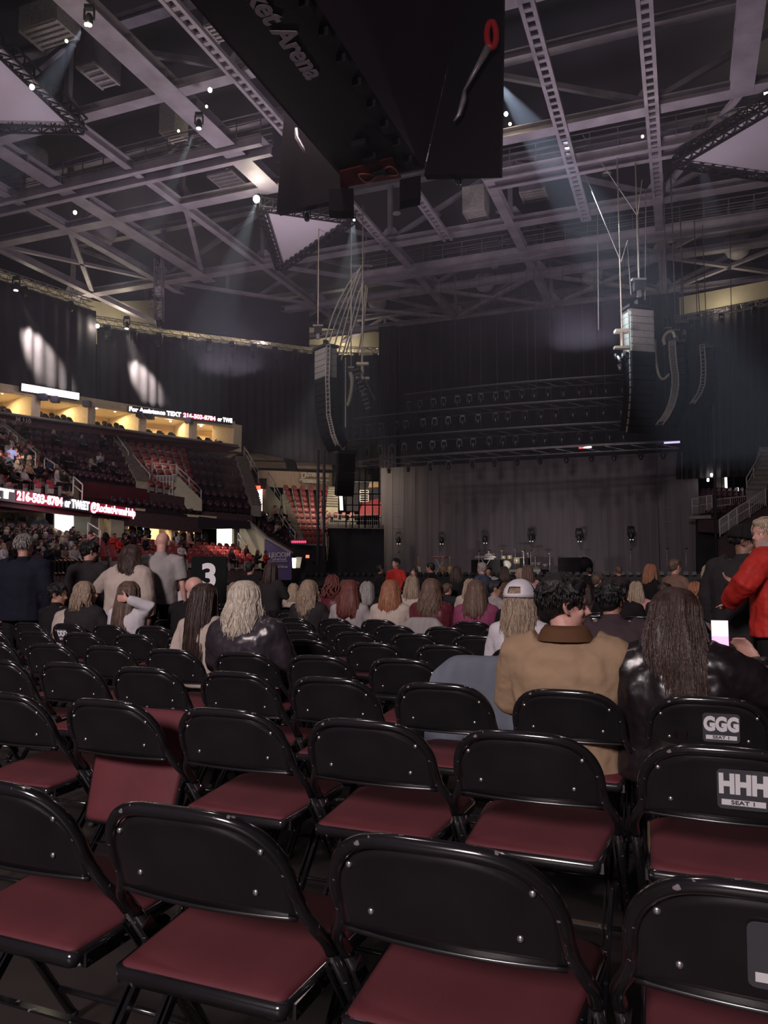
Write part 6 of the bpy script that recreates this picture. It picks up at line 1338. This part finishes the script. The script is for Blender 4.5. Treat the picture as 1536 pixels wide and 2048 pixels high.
    for P3, rad in ALLS:
        for q_ in range(2):
            o_ = V((rf.uniform(-1, 1), rf.uniform(-1, .6), 0)) * .007; oo = []
            for i, p in enumerate(P3[2:]): c_ = V((hd.x, hd.y - .02, p.z)); dd = p - c_; dd = dd.normalized() if dd.length > .01 else V((0, -1, 0)); oo.append(p + dd * (.008 + .5 * rad[i] * 0) + o_ * min(1, i / 3))
            m_ = len(oo); c.tube(oo, [.0034 * (1 - .7 * (i / m_) ** 3) for i in range(m_)], 4)
    return join(base, c)
def join(me, mb):
    nv = len(me.vertices); vs = [tuple(v.co) for v in me.vertices] + mb.v; fs = [tuple(p.vertices) for p in me.polygons] + [tuple(i + nv for i in f) for f in mb.f]
    o = bpy.data.meshes.new('hair'); o.from_pydata(vs, [], fs); o.polygons.foreach_set('use_smooth', [True] * len(fs)); bpy.data.meshes.remove(me); return o
def clear_back(me, J): return me
PEOPLE_N = [0]
def person(label, loc, rz, J, skin, top, legs, hair=None, hairmat=None, vox=.010, topargs=None, hairargs=None, group=None, shoes=True, shirtname='jacket', eyes=False, hands=True, extras=None):
    t = thing('person', label, 'person', loc, rz, group)
    if J['pose'] == 'sit': t.scale = (.93, .93, .93)
    bd = link('body', body_mesh(J, vox, hands), skin, t)
    link(shirtname, top_mesh(J, max(vox, .011), **(topargs or {})), top, t)
    link('trousers', legs_mesh(J, max(vox, .014)), legs, t)
    if shoes: s = shoe_mb(J); s.build('shoes', C_BLK, t)
    if hair: link('hair', hair_mesh(J, hair, vox=max(vox, .009), **(hairargs or {})), hairmat, t)
    if eyes:
        for s in (-1, 1):
            e = MB(); e.ell(J['head'] + J['M'] @ V((s * .030, .0645, .006)), .0108, .0108, .0108, 10, 8); o = e.build('eye', M_EYE, t); e = MB(); e.ell(J['head'] + J['M'] @ V((s * .0305, .0738, .006)), .0055, .003, .0055, 8, 6); e.build('iris', M_IRI, o)
    PEOPLE_N[0] += 1
    return t
def seat_at(r, c, dx=0.0, dy=.15): p = chair_pos(r, c); return p + CR * dx + CF * dy
# ---- near and middle figures
J = skeleton('sit', 1.03, 1.17, -.06, 0, R(-72), R(4), R(-4))
t = person('black haired person in a tan canvas jacket with brown collar', seat_at(2, -1, -.02), -CTH, J, SK4, C_TAN, C_JEA, 'short', H_BLK, .008, dict(bulk=1.24, puff=1.12, disp=.022, hem=.05, dscale=.09), dict(n=150, seed=3), eyes=True)
b = MB(); nk = J['neck']; b.loft([[V((nk.x + r_ * math.cos(a), nk.y - .006 + r_ * .92 * math.sin(a), nk.z + z)) for a in [2 * math.pi * k / 20 for k in range(20)]] for r_, z in ((.128, -.032), (.108, .012), (.088, .036), (.080, .032))], caps=False); b.build('collar', C_COL, t)
J = skeleton('sit', .945, 1.15, -.02, .03, R(-12), R(4), R(-10), armR=[(.40, .06, .80), (.34, .27, .93), (-.5, .1, .8), (-.5, -.6, .3)], female=True)
tp = person('person with very long dark brown hair in a glossy black leather jacket', seat_at(2, 0, -.12), -CTH, J, SK1, C_LEA, C_BLK, 'long', H_DBR, .009, dict(bulk=1.32, puff=1.25, disp=.030), dict(length=.46, n=420, seed=5, wave=.014, width=1.45, back=.078, side=.03, sr=.62))
ph = thing('smartphone', 'phone glowing pink and white, held up by the long haired person at right', 'phone', at(1440, 1272, 3.25), -CTH); b = MB(); b.box(-.034, -.004, -.066, .034, .004, .066); b.build('case', M_BK, ph)
b = MB(); b.box(-.032, -.006, -.064, .032, -.0045, .0); b.build('pink_picture', mat('pink_screen', (1, .3, .7), emit=(1, .25, .60), estr=2.0), ph); b = MB(); b.box(-.032, -.006, .0, .032, -.0045, .064); b.build('white_picture', mat('white_screen', (1, 1, 1), emit=(1, .9, 1), estr=1.3), ph)
# woman in the white cap
J = skeleton('sit', .965, 1.0, -.02, 0, R(-8), 0, R(-3), female=True)
t = person('person with ash blond hair under a white cap and a white shirt', seat_at(4, -2, -.05), -CTH, J, SK1, C_WHT, C_JEA, 'long', H_ABL, .010, dict(bulk=1.08), dict(length=.36, n=240, sr=.7, seed=8, wave=.018, width=1.25, back=.04, frizz=.004), shirtname='shirt')
def cap(J, t, m, back_open=False, brim=True, k=1.0):
    hd = J['head']; M = J['M']; b = MB(); n, mm = 22, 8; rows = []
    for j in range(mm + 1):
        e = R(-4 + 94 * j / mm); row = []
        for i in range(n + 1): a = 2 * math.pi * i / n; row.append(hd + M @ V((.101 * k * math.cos(e) * math.cos(a), -.020 + .117 * k * math.cos(e) * math.sin(a), .040 + .108 * k * math.sin(e))))
        rows.append(row)
    base = len(b.v); b.grid(rows)
    if back_open:   # half-moon gap above the strap at the back
        keep = []
        for f in b.f:
            c = sum((V(b.v[i]) for i in f), V()) / len(f); l = M.inverted() @ (c - hd)
            if l.y < -.085 and .058 < l.z < .105 and abs(l.x) < .045: continue
            keep.append(f)
        b.f = keep; b.sm = [True] * len(keep)
    o = b.build('cap', m, t); sm = o.modifiers.new('s', 'SOLIDIFY'); sm.thickness = .005; sm.offset = 1
    if brim:
        b = MB(); r0 = []; r1 = []
        for i in range(9): a = R(35 + 110 * i / 8); r0.append(hd + M @ V((.099 * math.cos(a), -.020 + .115 * math.sin(a), .048))); r1.append(hd + M @ V((.105 * math.cos(a), .0 + .175 * math.sin(a), .034)))
        b.slab([r0, r1], (0, 0, .004)); b.build('brim', m, o)
    return o
cap(J, t, C_WHT, True, k=1.12)
# blonde in satin, and her neighbour
J = skeleton('sit', .985, 1.12, -.04, 0, R(-25), R(-3), 0, female=True)
person('person with wavy pale blond hair in a wide black satin jacket', seat_at(3, -5, -.10), -CTH, J, SK1, C_SAT, C_BLK, 'wavy', H_PLT, .010, dict(bulk=1.30, puff=1.3, disp=.040, hem=.04, dscale=.13), dict(length=.27, n=300, sr=.7, seed=11, wave=.030, width=1.45, back=.05, frizz=.004))
J = skeleton('sit', .95, 1.0, 0, .0, R(-10), 0, R(-4), armL=[(-.25, -.02, .72), (-.16, .16, .60), (.3, .9, -.2), (0, 0, -1)], female=True)
person('person with long dark hair in a cream top, left of the blond one', at(407, 1300, 5.7).xy.to_3d() + V((0, .0, 0)), -CTH, J, SK1, C_CRM, C_BLK, 'long', H_DBR, .011, dict(bulk=1.12), dict(length=.52, n=220, sr=.7, seed=14, wave=.008, width=1.15, back=.065), shirtname='sweater')
# left trio near the DDD chair
J = skeleton('sit', .965, 1.05, 0, 0, R(-4), 0, 0, armR=[(.30, -.03, 1.02), (.10, -.145, 1.10), (-1, -.05, .05), (0, 1, .05)], female=True)
person('person with long straight brown hair in a white shirt, one hand behind the head', seat_at(5, -10, .03), -CTH, J, SK4, C_WHT, C_BLU, 'long', H_BRN, .0085, dict(bulk=1.16), dict(length=.52, n=260, sr=.7, seed=16, wave=.004, width=1.2, back=.075, taper=1.1), shirtname='shirt')
J = skeleton('sit', .965, 1.08, 0, 0, R(-55), 0, 0, female=True)
person('person with shaggy shoulder length blond hair in a charcoal jacket, at the left', seat_at(5, -11, .0), -CTH, J, SK1, C_CHA, C_BLK, 'wavy', H_ABL, .011, dict(bulk=1.2), dict(length=.20, n=220, sr=.75, seed=17, wave=.022, width=1.3, frizz=.006))
J = skeleton('sit', 1.05, 1.18, .02, 0, R(-60), 0, R(-3))
t = person('bald person with dark glasses, black sweater, seen from behind near the board 3', at(385, 1250, 7.5).xy.to_3d(), -CTH, J, SK4, C_BLK, C_BLK, None, None, .009, dict(bulk=1.22), eyes=True, shirtname='sweater')
b = MB(); hd, Mh = J['head'], J['M']; b.tube([hd + Mh @ V(p) for p in ((-.08, -.01, .012), (-.076, .085, .014), (-.03, .098, .012), (.03, .098, .012), (.076, .085, .014), (.08, -.01, .012))], .004, 6)
for s in (-1, 1): b.ell(hd + Mh @ V((s * .035, .098, .002)), .024, .003, .018, 10, 6, Mh)
b.build('glasses', M_BK, t)
J = skeleton('sit', .93, .95, .05, 0, R(-75), 0, R(-6)); person('small dark haired person turned right, in a black top, far left', at(108, 1250, 8.1).xy.to_3d(), -CTH, J, SK2, C_BLK, C_BLK, 'short', H_BLK, .012, {}, dict(n=60))
J = skeleton('sit', .88, 1.15, .35, 0, 0, 0, R(-15)); person('person in a cream top bent forward, behind the shaggy blond one', at(133, 1250, 7.6).xy.to_3d(), -CTH, J, SK1, C_CRM, C_BLK, 'short', H_BRN, .014, dict(bulk=1.15), dict(n=40), shirtname='sweater')
# standing group at left
J = skeleton('stand', .97, 1.3, .02, 0, R(-5), 0, 0); person('big person with cropped grey hair standing in a navy jacket at the left edge', at(44, 1156, 8.4).xy.to_3d(), R(-12), J, SK1, C_NVY, C_BLK, 'crop', H_GRY, .013, dict(bulk=1.30, puff=1.15, hem=.12))
J = skeleton('stand', .955, 1.12, .02, 0, R(-40), 0, R(-12)); person('person with black hair standing in a charcoal jacket', at(176, 1156, 9.4).xy.to_3d(), R(-15), J, SK1, C_CHA, C_BLK, 'short', H_BLK, .013, dict(bulk=1.25, hem=.12), dict(n=60))
J = skeleton('stand', .90, 1.1, .12, .05, R(-30), R(-12), R(-15), armL=[(-.42, .12, 1.13), (-.30, .36, 1.06), (.4, .9, -.1), (0, 0, -1)], female=True)
person('person with dark hair in a cream and pink sweater, walking past', at(250, 1156, 8.5).xy.to_3d(), R(-20), J, SK1, C_CRM, C_BLK, 'wavy', H_DBR, .013, dict(bulk=1.4, puff=1.3), dict(length=.24, n=70, wave=.03, width=1.4, side=.06), shirtname='sweater')
J = skeleton('stand', 1.01, 1.15, .02, .03, R(10), 0, R(-20)); person('tall bald person standing in a light grey shirt and dark trousers', at(318, 1156, 8.8).xy.to_3d(), R(-8), J, SK4, C_LGR, C_BLK, None, None, .012, dict(bulk=1.22, sleeve=.5), shirtname='shirt')
# five women in the eighth row
for (c, dx, lab, top, hs, hm, ha, bulk, sn) in [(-4, .0, 'person with straight brown hair in a mulberry sweater', C_PUR, 'long', H_BRN, dict(length=.30, n=110, width=1.35, back=.08), 1.28, 'sweater'), (-5, .02, 'person with long curly brown hair in a maroon leather jacket', C_MAR, 'curly', H_BRN, dict(length=.32, n=130, wave=.022, width=1.35, frizz=.010, back=.09), 1.35, 'jacket'),
    (-6, .06, 'person with copper hair in a cream hooded sweater', C_CRM, 'long', H_ORG, dict(length=.27, n=100, width=1.3, wave=.010), 1.18, 'hoodie'), (-7, .08, 'person with auburn hair in a grey top', C_GRY, 'long', H_RED, dict(length=.32, n=100, width=1.35, wave=.012, back=.07), 1.1, 'sweater'), (-8, .08, 'person with frizzy light brown hair in a dark top', C_CHA, 'curly', H_ABL, dict(length=.36, n=120, wave=.016, width=1.3, frizz=.012), 1.1, 'sweater')]:
    J = skeleton('sit', .975 if c != -5 else 1.0, 1.08, -.02, 0, R(random.uniform(-12, 8)), 0, R(-4), female=True); person(lab + ', seated in the eighth row', seat_at(7, c, dx), -CTH, J, SK1, top, C_JEA, hs, hm, .013, dict(bulk=bulk, hood=(sn == 'hoodie')), dict(seed=20 - c, **ha), shirtname=sn)
J = skeleton('sit', .985, 1.2, .02, 0, R(-20), 0, 0); person('person in a dark plum sweater just right of the tan jacket', seat_at(4, -1, .02), -CTH, J, SK2, C_PLM, C_BLK, 'short', H_BLK, .012, dict(bulk=1.3), dict(n=70), shirtname='sweater')
J = skeleton('sit', .99, 1.05, 0, 0, R(5), 0, 0, female=True); person('person with a mass of curly brown hair behind the white cap', seat_at(6, -3, .12), -CTH, J, SK2, C_BLK, C_BLK, 'curly', H_DBR, .013, dict(bulk=1.15), dict(length=.22, n=110, wave=.03, width=1.6, frizz=.016))
# two men in the right aisle
J = skeleton('stand', .945, 1.25, .05, .02, R(-68), 0, R(-8))
t = person('bearded person in a black cap and long dark coat standing in the right aisle', at(1484, 1156, 6.4).xy.to_3d() , R(-52), J, SK3, C_CHA, C_BLK, 'crop', H_BLK, .010, dict(bulk=1.32, hem=.22, puff=1.15), eyes=True, shirtname='coat')
cap(J, t, C_BLK, k=1.04); b = MB(); b.ell(J['head'] + J['M'] @ V((0, .052, -.078)), .050, .045, .040, 14, 10, J['M']); b.build('beard', H_GRY, t)
b = MB(); b.tube([J['neck'] + V(p) for p in ((-.05, .10, .0), (-.03, .17, -.12), (.0, .19, -.22), (.03, .17, -.12), (.05, .10, .0))], .005, 5); b.build('lanyard', C_GRY, t)
J = skeleton('stand', .965, 1.15, .03, 0, R(60), 0, 0, armL=[(-.36, .10, 1.18), (-.20, .26, 1.02), (.8, .5, -.1), (0, 0, -1)], armR='front')
t = person('blond person in a bright red jacket at the right edge of the picture', at(1543, 1156, 5.9).xy.to_3d(), R(50), J, SK1, C_RED, C_BLK, 'short', H_BLD, .011, dict(bulk=1.35, puff=1.25, disp=.03, hem=.10), dict(n=50), eyes=True)
b = MB(); b.obox(J['neck'] + V((-.10, .0, .02)), (.02, 0, 0), (0, .03, 0), (0, 0, .05)); b.build('radio', M_TR, t)
# ---- cloth draped over chairs
def drape(r, c, m, lab, w0=.27, down=.42, fwd=.12, sx=0.0):
    p = chair_pos(r, c); rows = []
    prof = [(.06 + fwd, .58), (.05, .73), (-.01, .815), (-.080, .825), (-.125, .79), (-.14, .70), (-.145, .60), (-.16, .80 - down)]
    for j, (y, z) in enumerate(prof):
        row = []
        for i in range(17):
            s = -1 + i / 8; x = s * w0 * (1 + .05 * j) + sx; fold = .012 * math.sin(i * 1.7 + j * .6) + .008 * math.sin(i * .9 + j)
            zz = z - (.05 * max(0, abs(s) - .55) ** 1.2 * 2 if j > 1 else 0) - .15 * max(0, abs(s) - .72) * (1 if j in (2, 3, 4) else .3)
            row.append(V((x, y - fold - .01, zz)))
        rows.append(row)
    g = MB(); g.slab(rows, (0, -.012, .004)); o = g.build('draped_jacket', m, fix=True); sb2 = o.modifiers.new('s', 'SUBSURF'); sb2.levels = 1; sb2.render_levels = 2
    o.location = p; o.rotation_euler = (0, 0, -CTH); return tag(o, lab, 'jacket')
drape(3, -2, C_BLU, 'grey blue denim jacket draped over the chair behind the white cap', .24, .50, sx=-.03)
drape(7, -5, C_LGR, 'pale cloth draped over the chair of the maroon leather jacket', .19, .22)
J0 = None
# ================================================================== crowd built from a few bodies, each copied with its parts
PROTOS = {}
def proto(key, pose, hs, ha, female, **kw):
    J = skeleton(pose, kw.get('k', .97), kw.get('wide', 1.08), kw.get('lean', .0), 0, kw.get('yaw', 0), 0, R(-4), kw.get('armL', 'rest'), kw.get('armR', 'rest'), female)
    vx = .022
    parts = [('body', body_mesh(J, .017, True)), ('top', top_mesh(J, vx, bulk=1.12, disp=.008)), ('trousers', legs_mesh(J, .026))]
    if hs: parts.append(('hair', hair_mesh(J, hs, vox=.018, **ha)))
    PROTOS[key] = parts
proto('sitF', 'sit', 'long', dict(length=.25, n=34, width=1.3, seed=2), True)
proto('sitC', 'sit', 'curly', dict(length=.22, n=34, wave=.03, width=1.4, frizz=.012, seed=4), True, yaw=R(30))
proto('sitM', 'sit', 'short', dict(n=12, seed=3), False, wide=1.15, yaw=R(-25))
proto('sitB', 'sit', 'bun', {}, True, yaw=R(20), armR='phone')
proto('sitP', 'sit', 'long', dict(length=.18, n=30, width=1.2, seed=6), True, armL='phone', armR='phone', lean=.15)
proto('stF', 'stand', 'long', dict(length=.27, n=34, width=1.25, seed=7), True, armR='front', k=.93)
proto('stM', 'stand', 'short', dict(n=12, seed=9), False, armL='front', armR='front', wide=1.15)
proto('stR', 'stand', 'crop', {}, False, wide=1.15, k=.98)
CRN = random.Random(21)
def crowd(key, loc, rz, label, skin, top, legs, hair, group=None, s=1.0):
    t = thing('person', label, 'person', loc, rz, group); t.scale = (s, s, s)
    for nm, me in PROTOS[key]:
        if len(me.materials) == 0: me.materials.append(C_GRY)
        o = bpy.data.objects.new(nm, me); COL.objects.link(o); o.parent = t; o.material_slots[0].link = 'OBJECT'
        o.material_slots[0].material = {'body': skin, 'top': top, 'trousers': legs, 'hair': hair}[nm]
    return t
HP = [H_BLK, H_DBR, H_BRN, H_BLD, H_ABL, H_RED, H_DBR, H_BRN, H_PLT]; TPc = [C_BLK, C_CHA, C_WHT, C_CRM, C_PNK, C_GRY, C_NVY, C_BRO, C_PLM, C_LGR, C_BLK, C_JEA]
GRD = lambda px, Y: V((at(px, 1156, Y).x, Y, 0))
# people standing or sitting on the floor beyond the eighth row: (key, px, head-top py, Y, skin, top, hair, yaw deg, label)
FL = [('stM', 760, 1128, 19, SK3, C_BLK, H_BLK, -60, 'person in black standing left of the red jacketed steward'), ('stR', 792, 1118, 18.5, SK1, C_RED, H_BLK, 150, 'steward in a red jacket and dark hat before the stage'),
 ('stF', 828, 1134, 17, SK4, C_BLK, H_DBR, 170, 'dark haired person facing us right of the red steward'), ('stM', 862, 1123, 17, SK2, C_BLK, H_BLK, 80, 'person in a dark cap and black jacket turned left'),
 ('stF', 912, 1138, 14, SK1, C_BLK, H_DBR, 10, 'person with brown hair in a black shirt, arm bent'), ('stM', 965, 1122, 14, SK1, C_STL, H_GRY, 60, 'tall person in a pale cap and steel blue jacket walking left'),
 ('stF', 1008, 1134, 15, SK1, C_BLK, H_DBR, 40, 'person with long dark hair looking at a phone'), ('stM', 977, 1142, 18, SK2, C_GRY, H_BLK, 180, 'person in a striped grey top facing us'), ('stF', 1040, 1138, 17, SK1, C_BRO, H_BLD, 90, 'blond person in profile by the drum riser'),
 ('stF', 1055, 1136, 13, SK1, C_PNK, H_BRN, 20, 'person with tied up hair and bare pink shoulders'), ('sitF', 825, 1152, 11, SK1, C_CRM, H_ABL, -15, 'person with fair hair in a cream shawl'), ('sitC', 663, 1150, 10.6, SK1, C_MAR, H_RED, -20, 'person with dark red curls behind the auburn head'),
 ('sitF', 735, 1163, 10.2, SK1, C_BLK, H_GRY, -20, 'person with streaked grey blond hair'), ('sitM', 707, 1162, 12, SK1, C_PNK, H_BRN, -60, 'person in glasses and a coral top turned right'), ('stF', 542, 1128, 11, SK2, C_CHA, H_DBR, -20, 'person with a mass of brown curls left of the pale barrier'),
 ('sitF', 588, 1170, 12.5, SK1, C_CRM, H_BLD, -20, 'small blond person before the pale barrier'), ('sitM', 875, 1172, 10.8, SK1, C_BLK, H_BLK, -20, 'dark haired person in a black jacket right of the maroon one'), ('sitF', 940, 1158, 12, SK1, C_CRM, H_BLD, -10, 'person in a white cap behind the mulberry sweater'),
 ('sitM', 1195, 1148, 14, SK1, C_BLK, H_BRN, -30, 'reddish lit head right of the black haired person'), ('sitF', 1218, 1163, 10.5, SK1, C_BLK, H_BLD, -20, 'wavy blond person in a black leather jacket'), ('stM', 1238, 1150, 18, SK1, C_PLM, H_BRN, 10, 'short haired person standing behind the wavy blond one'),
 ('sitF', 1272, 1163, 11, SK4, C_PNK, H_BLD, -10, 'blond person in a pale pink top'), ('stF', 1302, 1141, 12, SK4, C_BLK, H_ORG, -70, 'person with copper hair in profile, right of the middle'), ('stM', 1350, 1134, 11, SK1, C_BRO, H_BRN, -60, 'person with long brown hair bending in a brown coat'),
 ('sitC', 1388, 1164, 9, SK1, C_LGR, H_ORG, 10, 'person with ginger curls in a pale patterned shirt'), ('stF', 1416, 1137, 13, SK1, C_BLK, H_BLD, -10, 'person with long blond hair standing in black'), ('sitM', 1243, 1164, 9.5, SK2, C_BLK, H_BLK, -20, 'person all in black between the two blond heads'),
 ('sitM', 1330, 1165, 10, SK1, C_CHA, H_DBR, -20, 'dark haired person under the brown coat'), ('sitM', 1400, 1163, 11, SK3, C_CRM, H_BLK, -30, 'person in a cream top behind the ginger curls'), ('stF', 1432, 1148, 17, SK1, C_BLK, H_BRN, 0, 'person at the end of the row beside the coat'),
 ('sitM', 1100, 1168, 10, SK1, C_BLK, H_BLK, -20, 'dark seated person left of the black haired head'), ('sitF', 1170, 1170, 11, SK1, C_PLM, H_DBR, -20, 'dark haired person right of the tan jacket, further on'), ('sitM', 1290, 1170, 14, SK1, C_BLK, H_BLK, -20, 'dark head in front of the stage at right'),
 ('sitF', 1365, 1168, 14, SK1, C_BLK, H_DBR, -20, 'dark haired head left of the blond standing one'), ('sitM', 620, 1168, 13, SK1, C_BLK, H_BLK, -20, 'dark head left of the dark red curls'), ('sitF', 690, 1160, 14, SK1, C_BLK, H_BRN, -20, 'brown head behind the dark red curls'),
 ('stM', 1180, 1140, 20, SK1, C_BLK, H_BLK, 10, 'distant person in black before the dark amplifier'), ('sitF', 1012, 1165, 12, SK1, C_BLK, H_BRN, 0, 'brown haired head left of the curls'), ('sitM', 988, 1160, 10.5, SK2, C_GRY, H_BLK, -60, 'person in a striped shirt holding both hands up'),
 ('sitM', 895, 1166, 13.5, SK1, C_CHA, H_BRN, -20, 'short haired head right of the curly brown one'), ('sitC', 775, 1163, 13, SK1, C_BLK, H_RED, -20, 'red haired head above the copper one'), ('stM', 500, 1150, 13, SK1, C_BLK, H_BLK, -20, 'person in black right of the board 3'),
 ('sitF', 470, 1165, 12, SK1, C_CHA, H_ABL, -40, 'fair haired person behind the pale blond one'), ('sitM', 452, 1160, 15, SK2, C_BLK, H_BLK, -20, 'dark head at the right foot of the board 3'), ('sitM', 365, 1158, 14, SK1, C_WHT, H_BRN, -30, 'person in white left of the board 3')]
used_lab = set()
for key, px, py, Y, sk, tp_, hr, yw, lab in FL:
    zt = EYE.z + (1156 - py) / FPX * Y; full = 1.285 if key.startswith('sit') else {'stF': 1.62, 'stM': 1.72, 'stR': 1.69}[key]
    s = max(.88, min(1.06, zt / full)); crowd(key, GRD(px, Y), R(yw - 10), lab, sk, tp_, C_BLK, hr, None, s)
hat = MB(); hat.loft([ring((0, 0, 0), .11, .12, 14), ring((0, 0, .06), .105, .115, 14), ring((0, 0, .12), .07, .08, 14)])
for (px, py, Y, m, lab) in ((792, 1123, 18.5, C_BLK, 'black hat'), (955, 1128, 14, C_WHT, 'cap'), (862, 1127, 17, C_CHA, 'cap')): pass
# stage musician
t = crowd('stR', A(us(978, 53.2), 53.2, ZS + .02), R(160), 'person in a dark suit and white shirt on the stage behind the long keyboard', SK4, C_WHT, C_BLK, H_BLK)
# bowl spectators
def spots(corners, rows, cols, prob, place, keys, group, facing, seed, sc=1.0, filt=None):
    tl, tr, br, bl = [V(c) for c in corners]; rr = random.Random(seed); L = []
    for r in range(rows):
        for k in range(cols):
            f, g = (k + rr.uniform(.3, .7)) / cols, (r + .35) / rows
            if rr.random() > prob or (filt and not filt(f, g)): continue
            p = bl.lerp(br, f).lerp(tl.lerp(tr, f), g); L.append((r, f, p))
    cnt = {}
    for r, f, p in sorted(L, key=lambda q: (q[0], q[1])):
        cnt[r] = cnt.get(r, 0) + 1; sk = rr.choice([SK1, SK1, SK2, SK4, SK3]); tp2 = rr.choice(TPc); hr = rr.choice(HP)
        lab = 'spectator in %s, %s hair, %s from left, %s row, %s' % (CN[tp2.name].split()[-1], HN[hr.name], ORD[cnt[r] - 1].replace('nearest', 'first'), ORD[r].replace('nearest', 'lowest'), place)
        crowd(rr.choice(keys), p - V((0, 0, .02)), facing + rr.uniform(-.3, .3), lab, sk, tp2, C_BLK, hr, group, sc)
sitk = ['sitF', 'sitC', 'sitM', 'sitB', 'sitP']; FB = math.atan2(-1, 0) + R(70)
spots([at(-160, 800, 45), at(-16, 862, 45.5), at(146, 992, LY(146) + .2), at(-120, 985, 35)], 11, 11, .62, 'the upper left block', sitk, 'spectators of the upper left block', R(-95), 1, filt=lambda f, g: f > .45)
spots([at(-8, 848, UY(0) - .3), at(228, 884, UY(228) - .3), at(290, 984, LY(290) + 1.2), at(150, 966, LY(150) + 2.6)], 12, 14, .07, 'the dark block', sitk, 'spectators of the dark block', R(-105), 5)
spots([at(-120, 1084, 37), at(192, 1098, 43.5), at(150, 1150, 33), at(-120, 1160, 27)], 8, 14, .60, 'the low left block', sitk, 'spectators of the low left block', R(-100), 3, filt=lambda f, g: f > .25 and f < .98)
spots([at(196, 1096, 44.0), at(470, 1106, 53.2), at(524, 1142, 49), at(200, 1136, 41)], 6, 16, .10, 'the low red block', sitk, 'spectators of the low red block', R(-110), 4)
spots([at(497, 1034, 58), at(566, 1036, 62), at(590, 1100, 57), at(540, 1072, 55.5)], 5, 5, .35, 'the small corner block', sitk, 'spectators of the small corner block', R(-120), 6)
for (px, py, Y, key, tp3, hr, yw, lab) in [(128, 1066, 37.5, 'stF', C_CRM, H_BLD, -100, 'person in a pale striped coat standing before the blinding doorway'), (143, 1070, 38, 'stM', C_BLK, H_BLK, -90, 'person in black standing right of the striped coat'), (165, 1068, 38.5, 'stM', C_CHA, H_BLK, -80, 'third person standing near the green glass'),
    (229, 1065, 43.5, 'stM', C_RED, H_BLK, -130, 'steward in a bright red jacket standing below the dark suite bay'), (240, 1076, 43, 'sitM', C_RED, H_BLK, -110, 'small person in red beside the standing steward'), (22, 889, 41, 'stM', C_LIL, H_BRN, -10, 'person in a periwinkle jacket climbing the stairs at the left edge'),
    (531, 1100, 50, 'stM', C_RED, H_BLK, -100, 'steward in red standing before the purple banner'), (352, 1053, 52.3, 'sitF', C_CRM, H_BRN, -110, 'left guest in the orange suite'), (364, 1052, 52.6, 'sitM', C_WHT, H_BLD, -110, 'middle guest in the orange suite'), (388, 1055, 53.2, 'sitB', C_PNK, H_DBR, -110, 'right guest in the orange suite'),
    (357, 893, 58, 'sitM', C_WHT, H_BRN, -110, 'person in white high in the shaded block under the suites'), (366, 896, 58.4, 'sitF', C_CHA, H_BRN, -110, 'person in charcoal beside the white shirt under the suites')]:
    zt = at(px, py, Y).z; hh = 1.24 if key.startswith('sit') else 1.72; p = at(px, py, Y); p.z = zt - hh; 
    if px < 200 and py > 1000: p.z = max(0.0, p.z)
    crowd(key, p, R(yw), lab, SK1 if tp3 is not C_RED else SK3, tp3, C_BLK, hr)
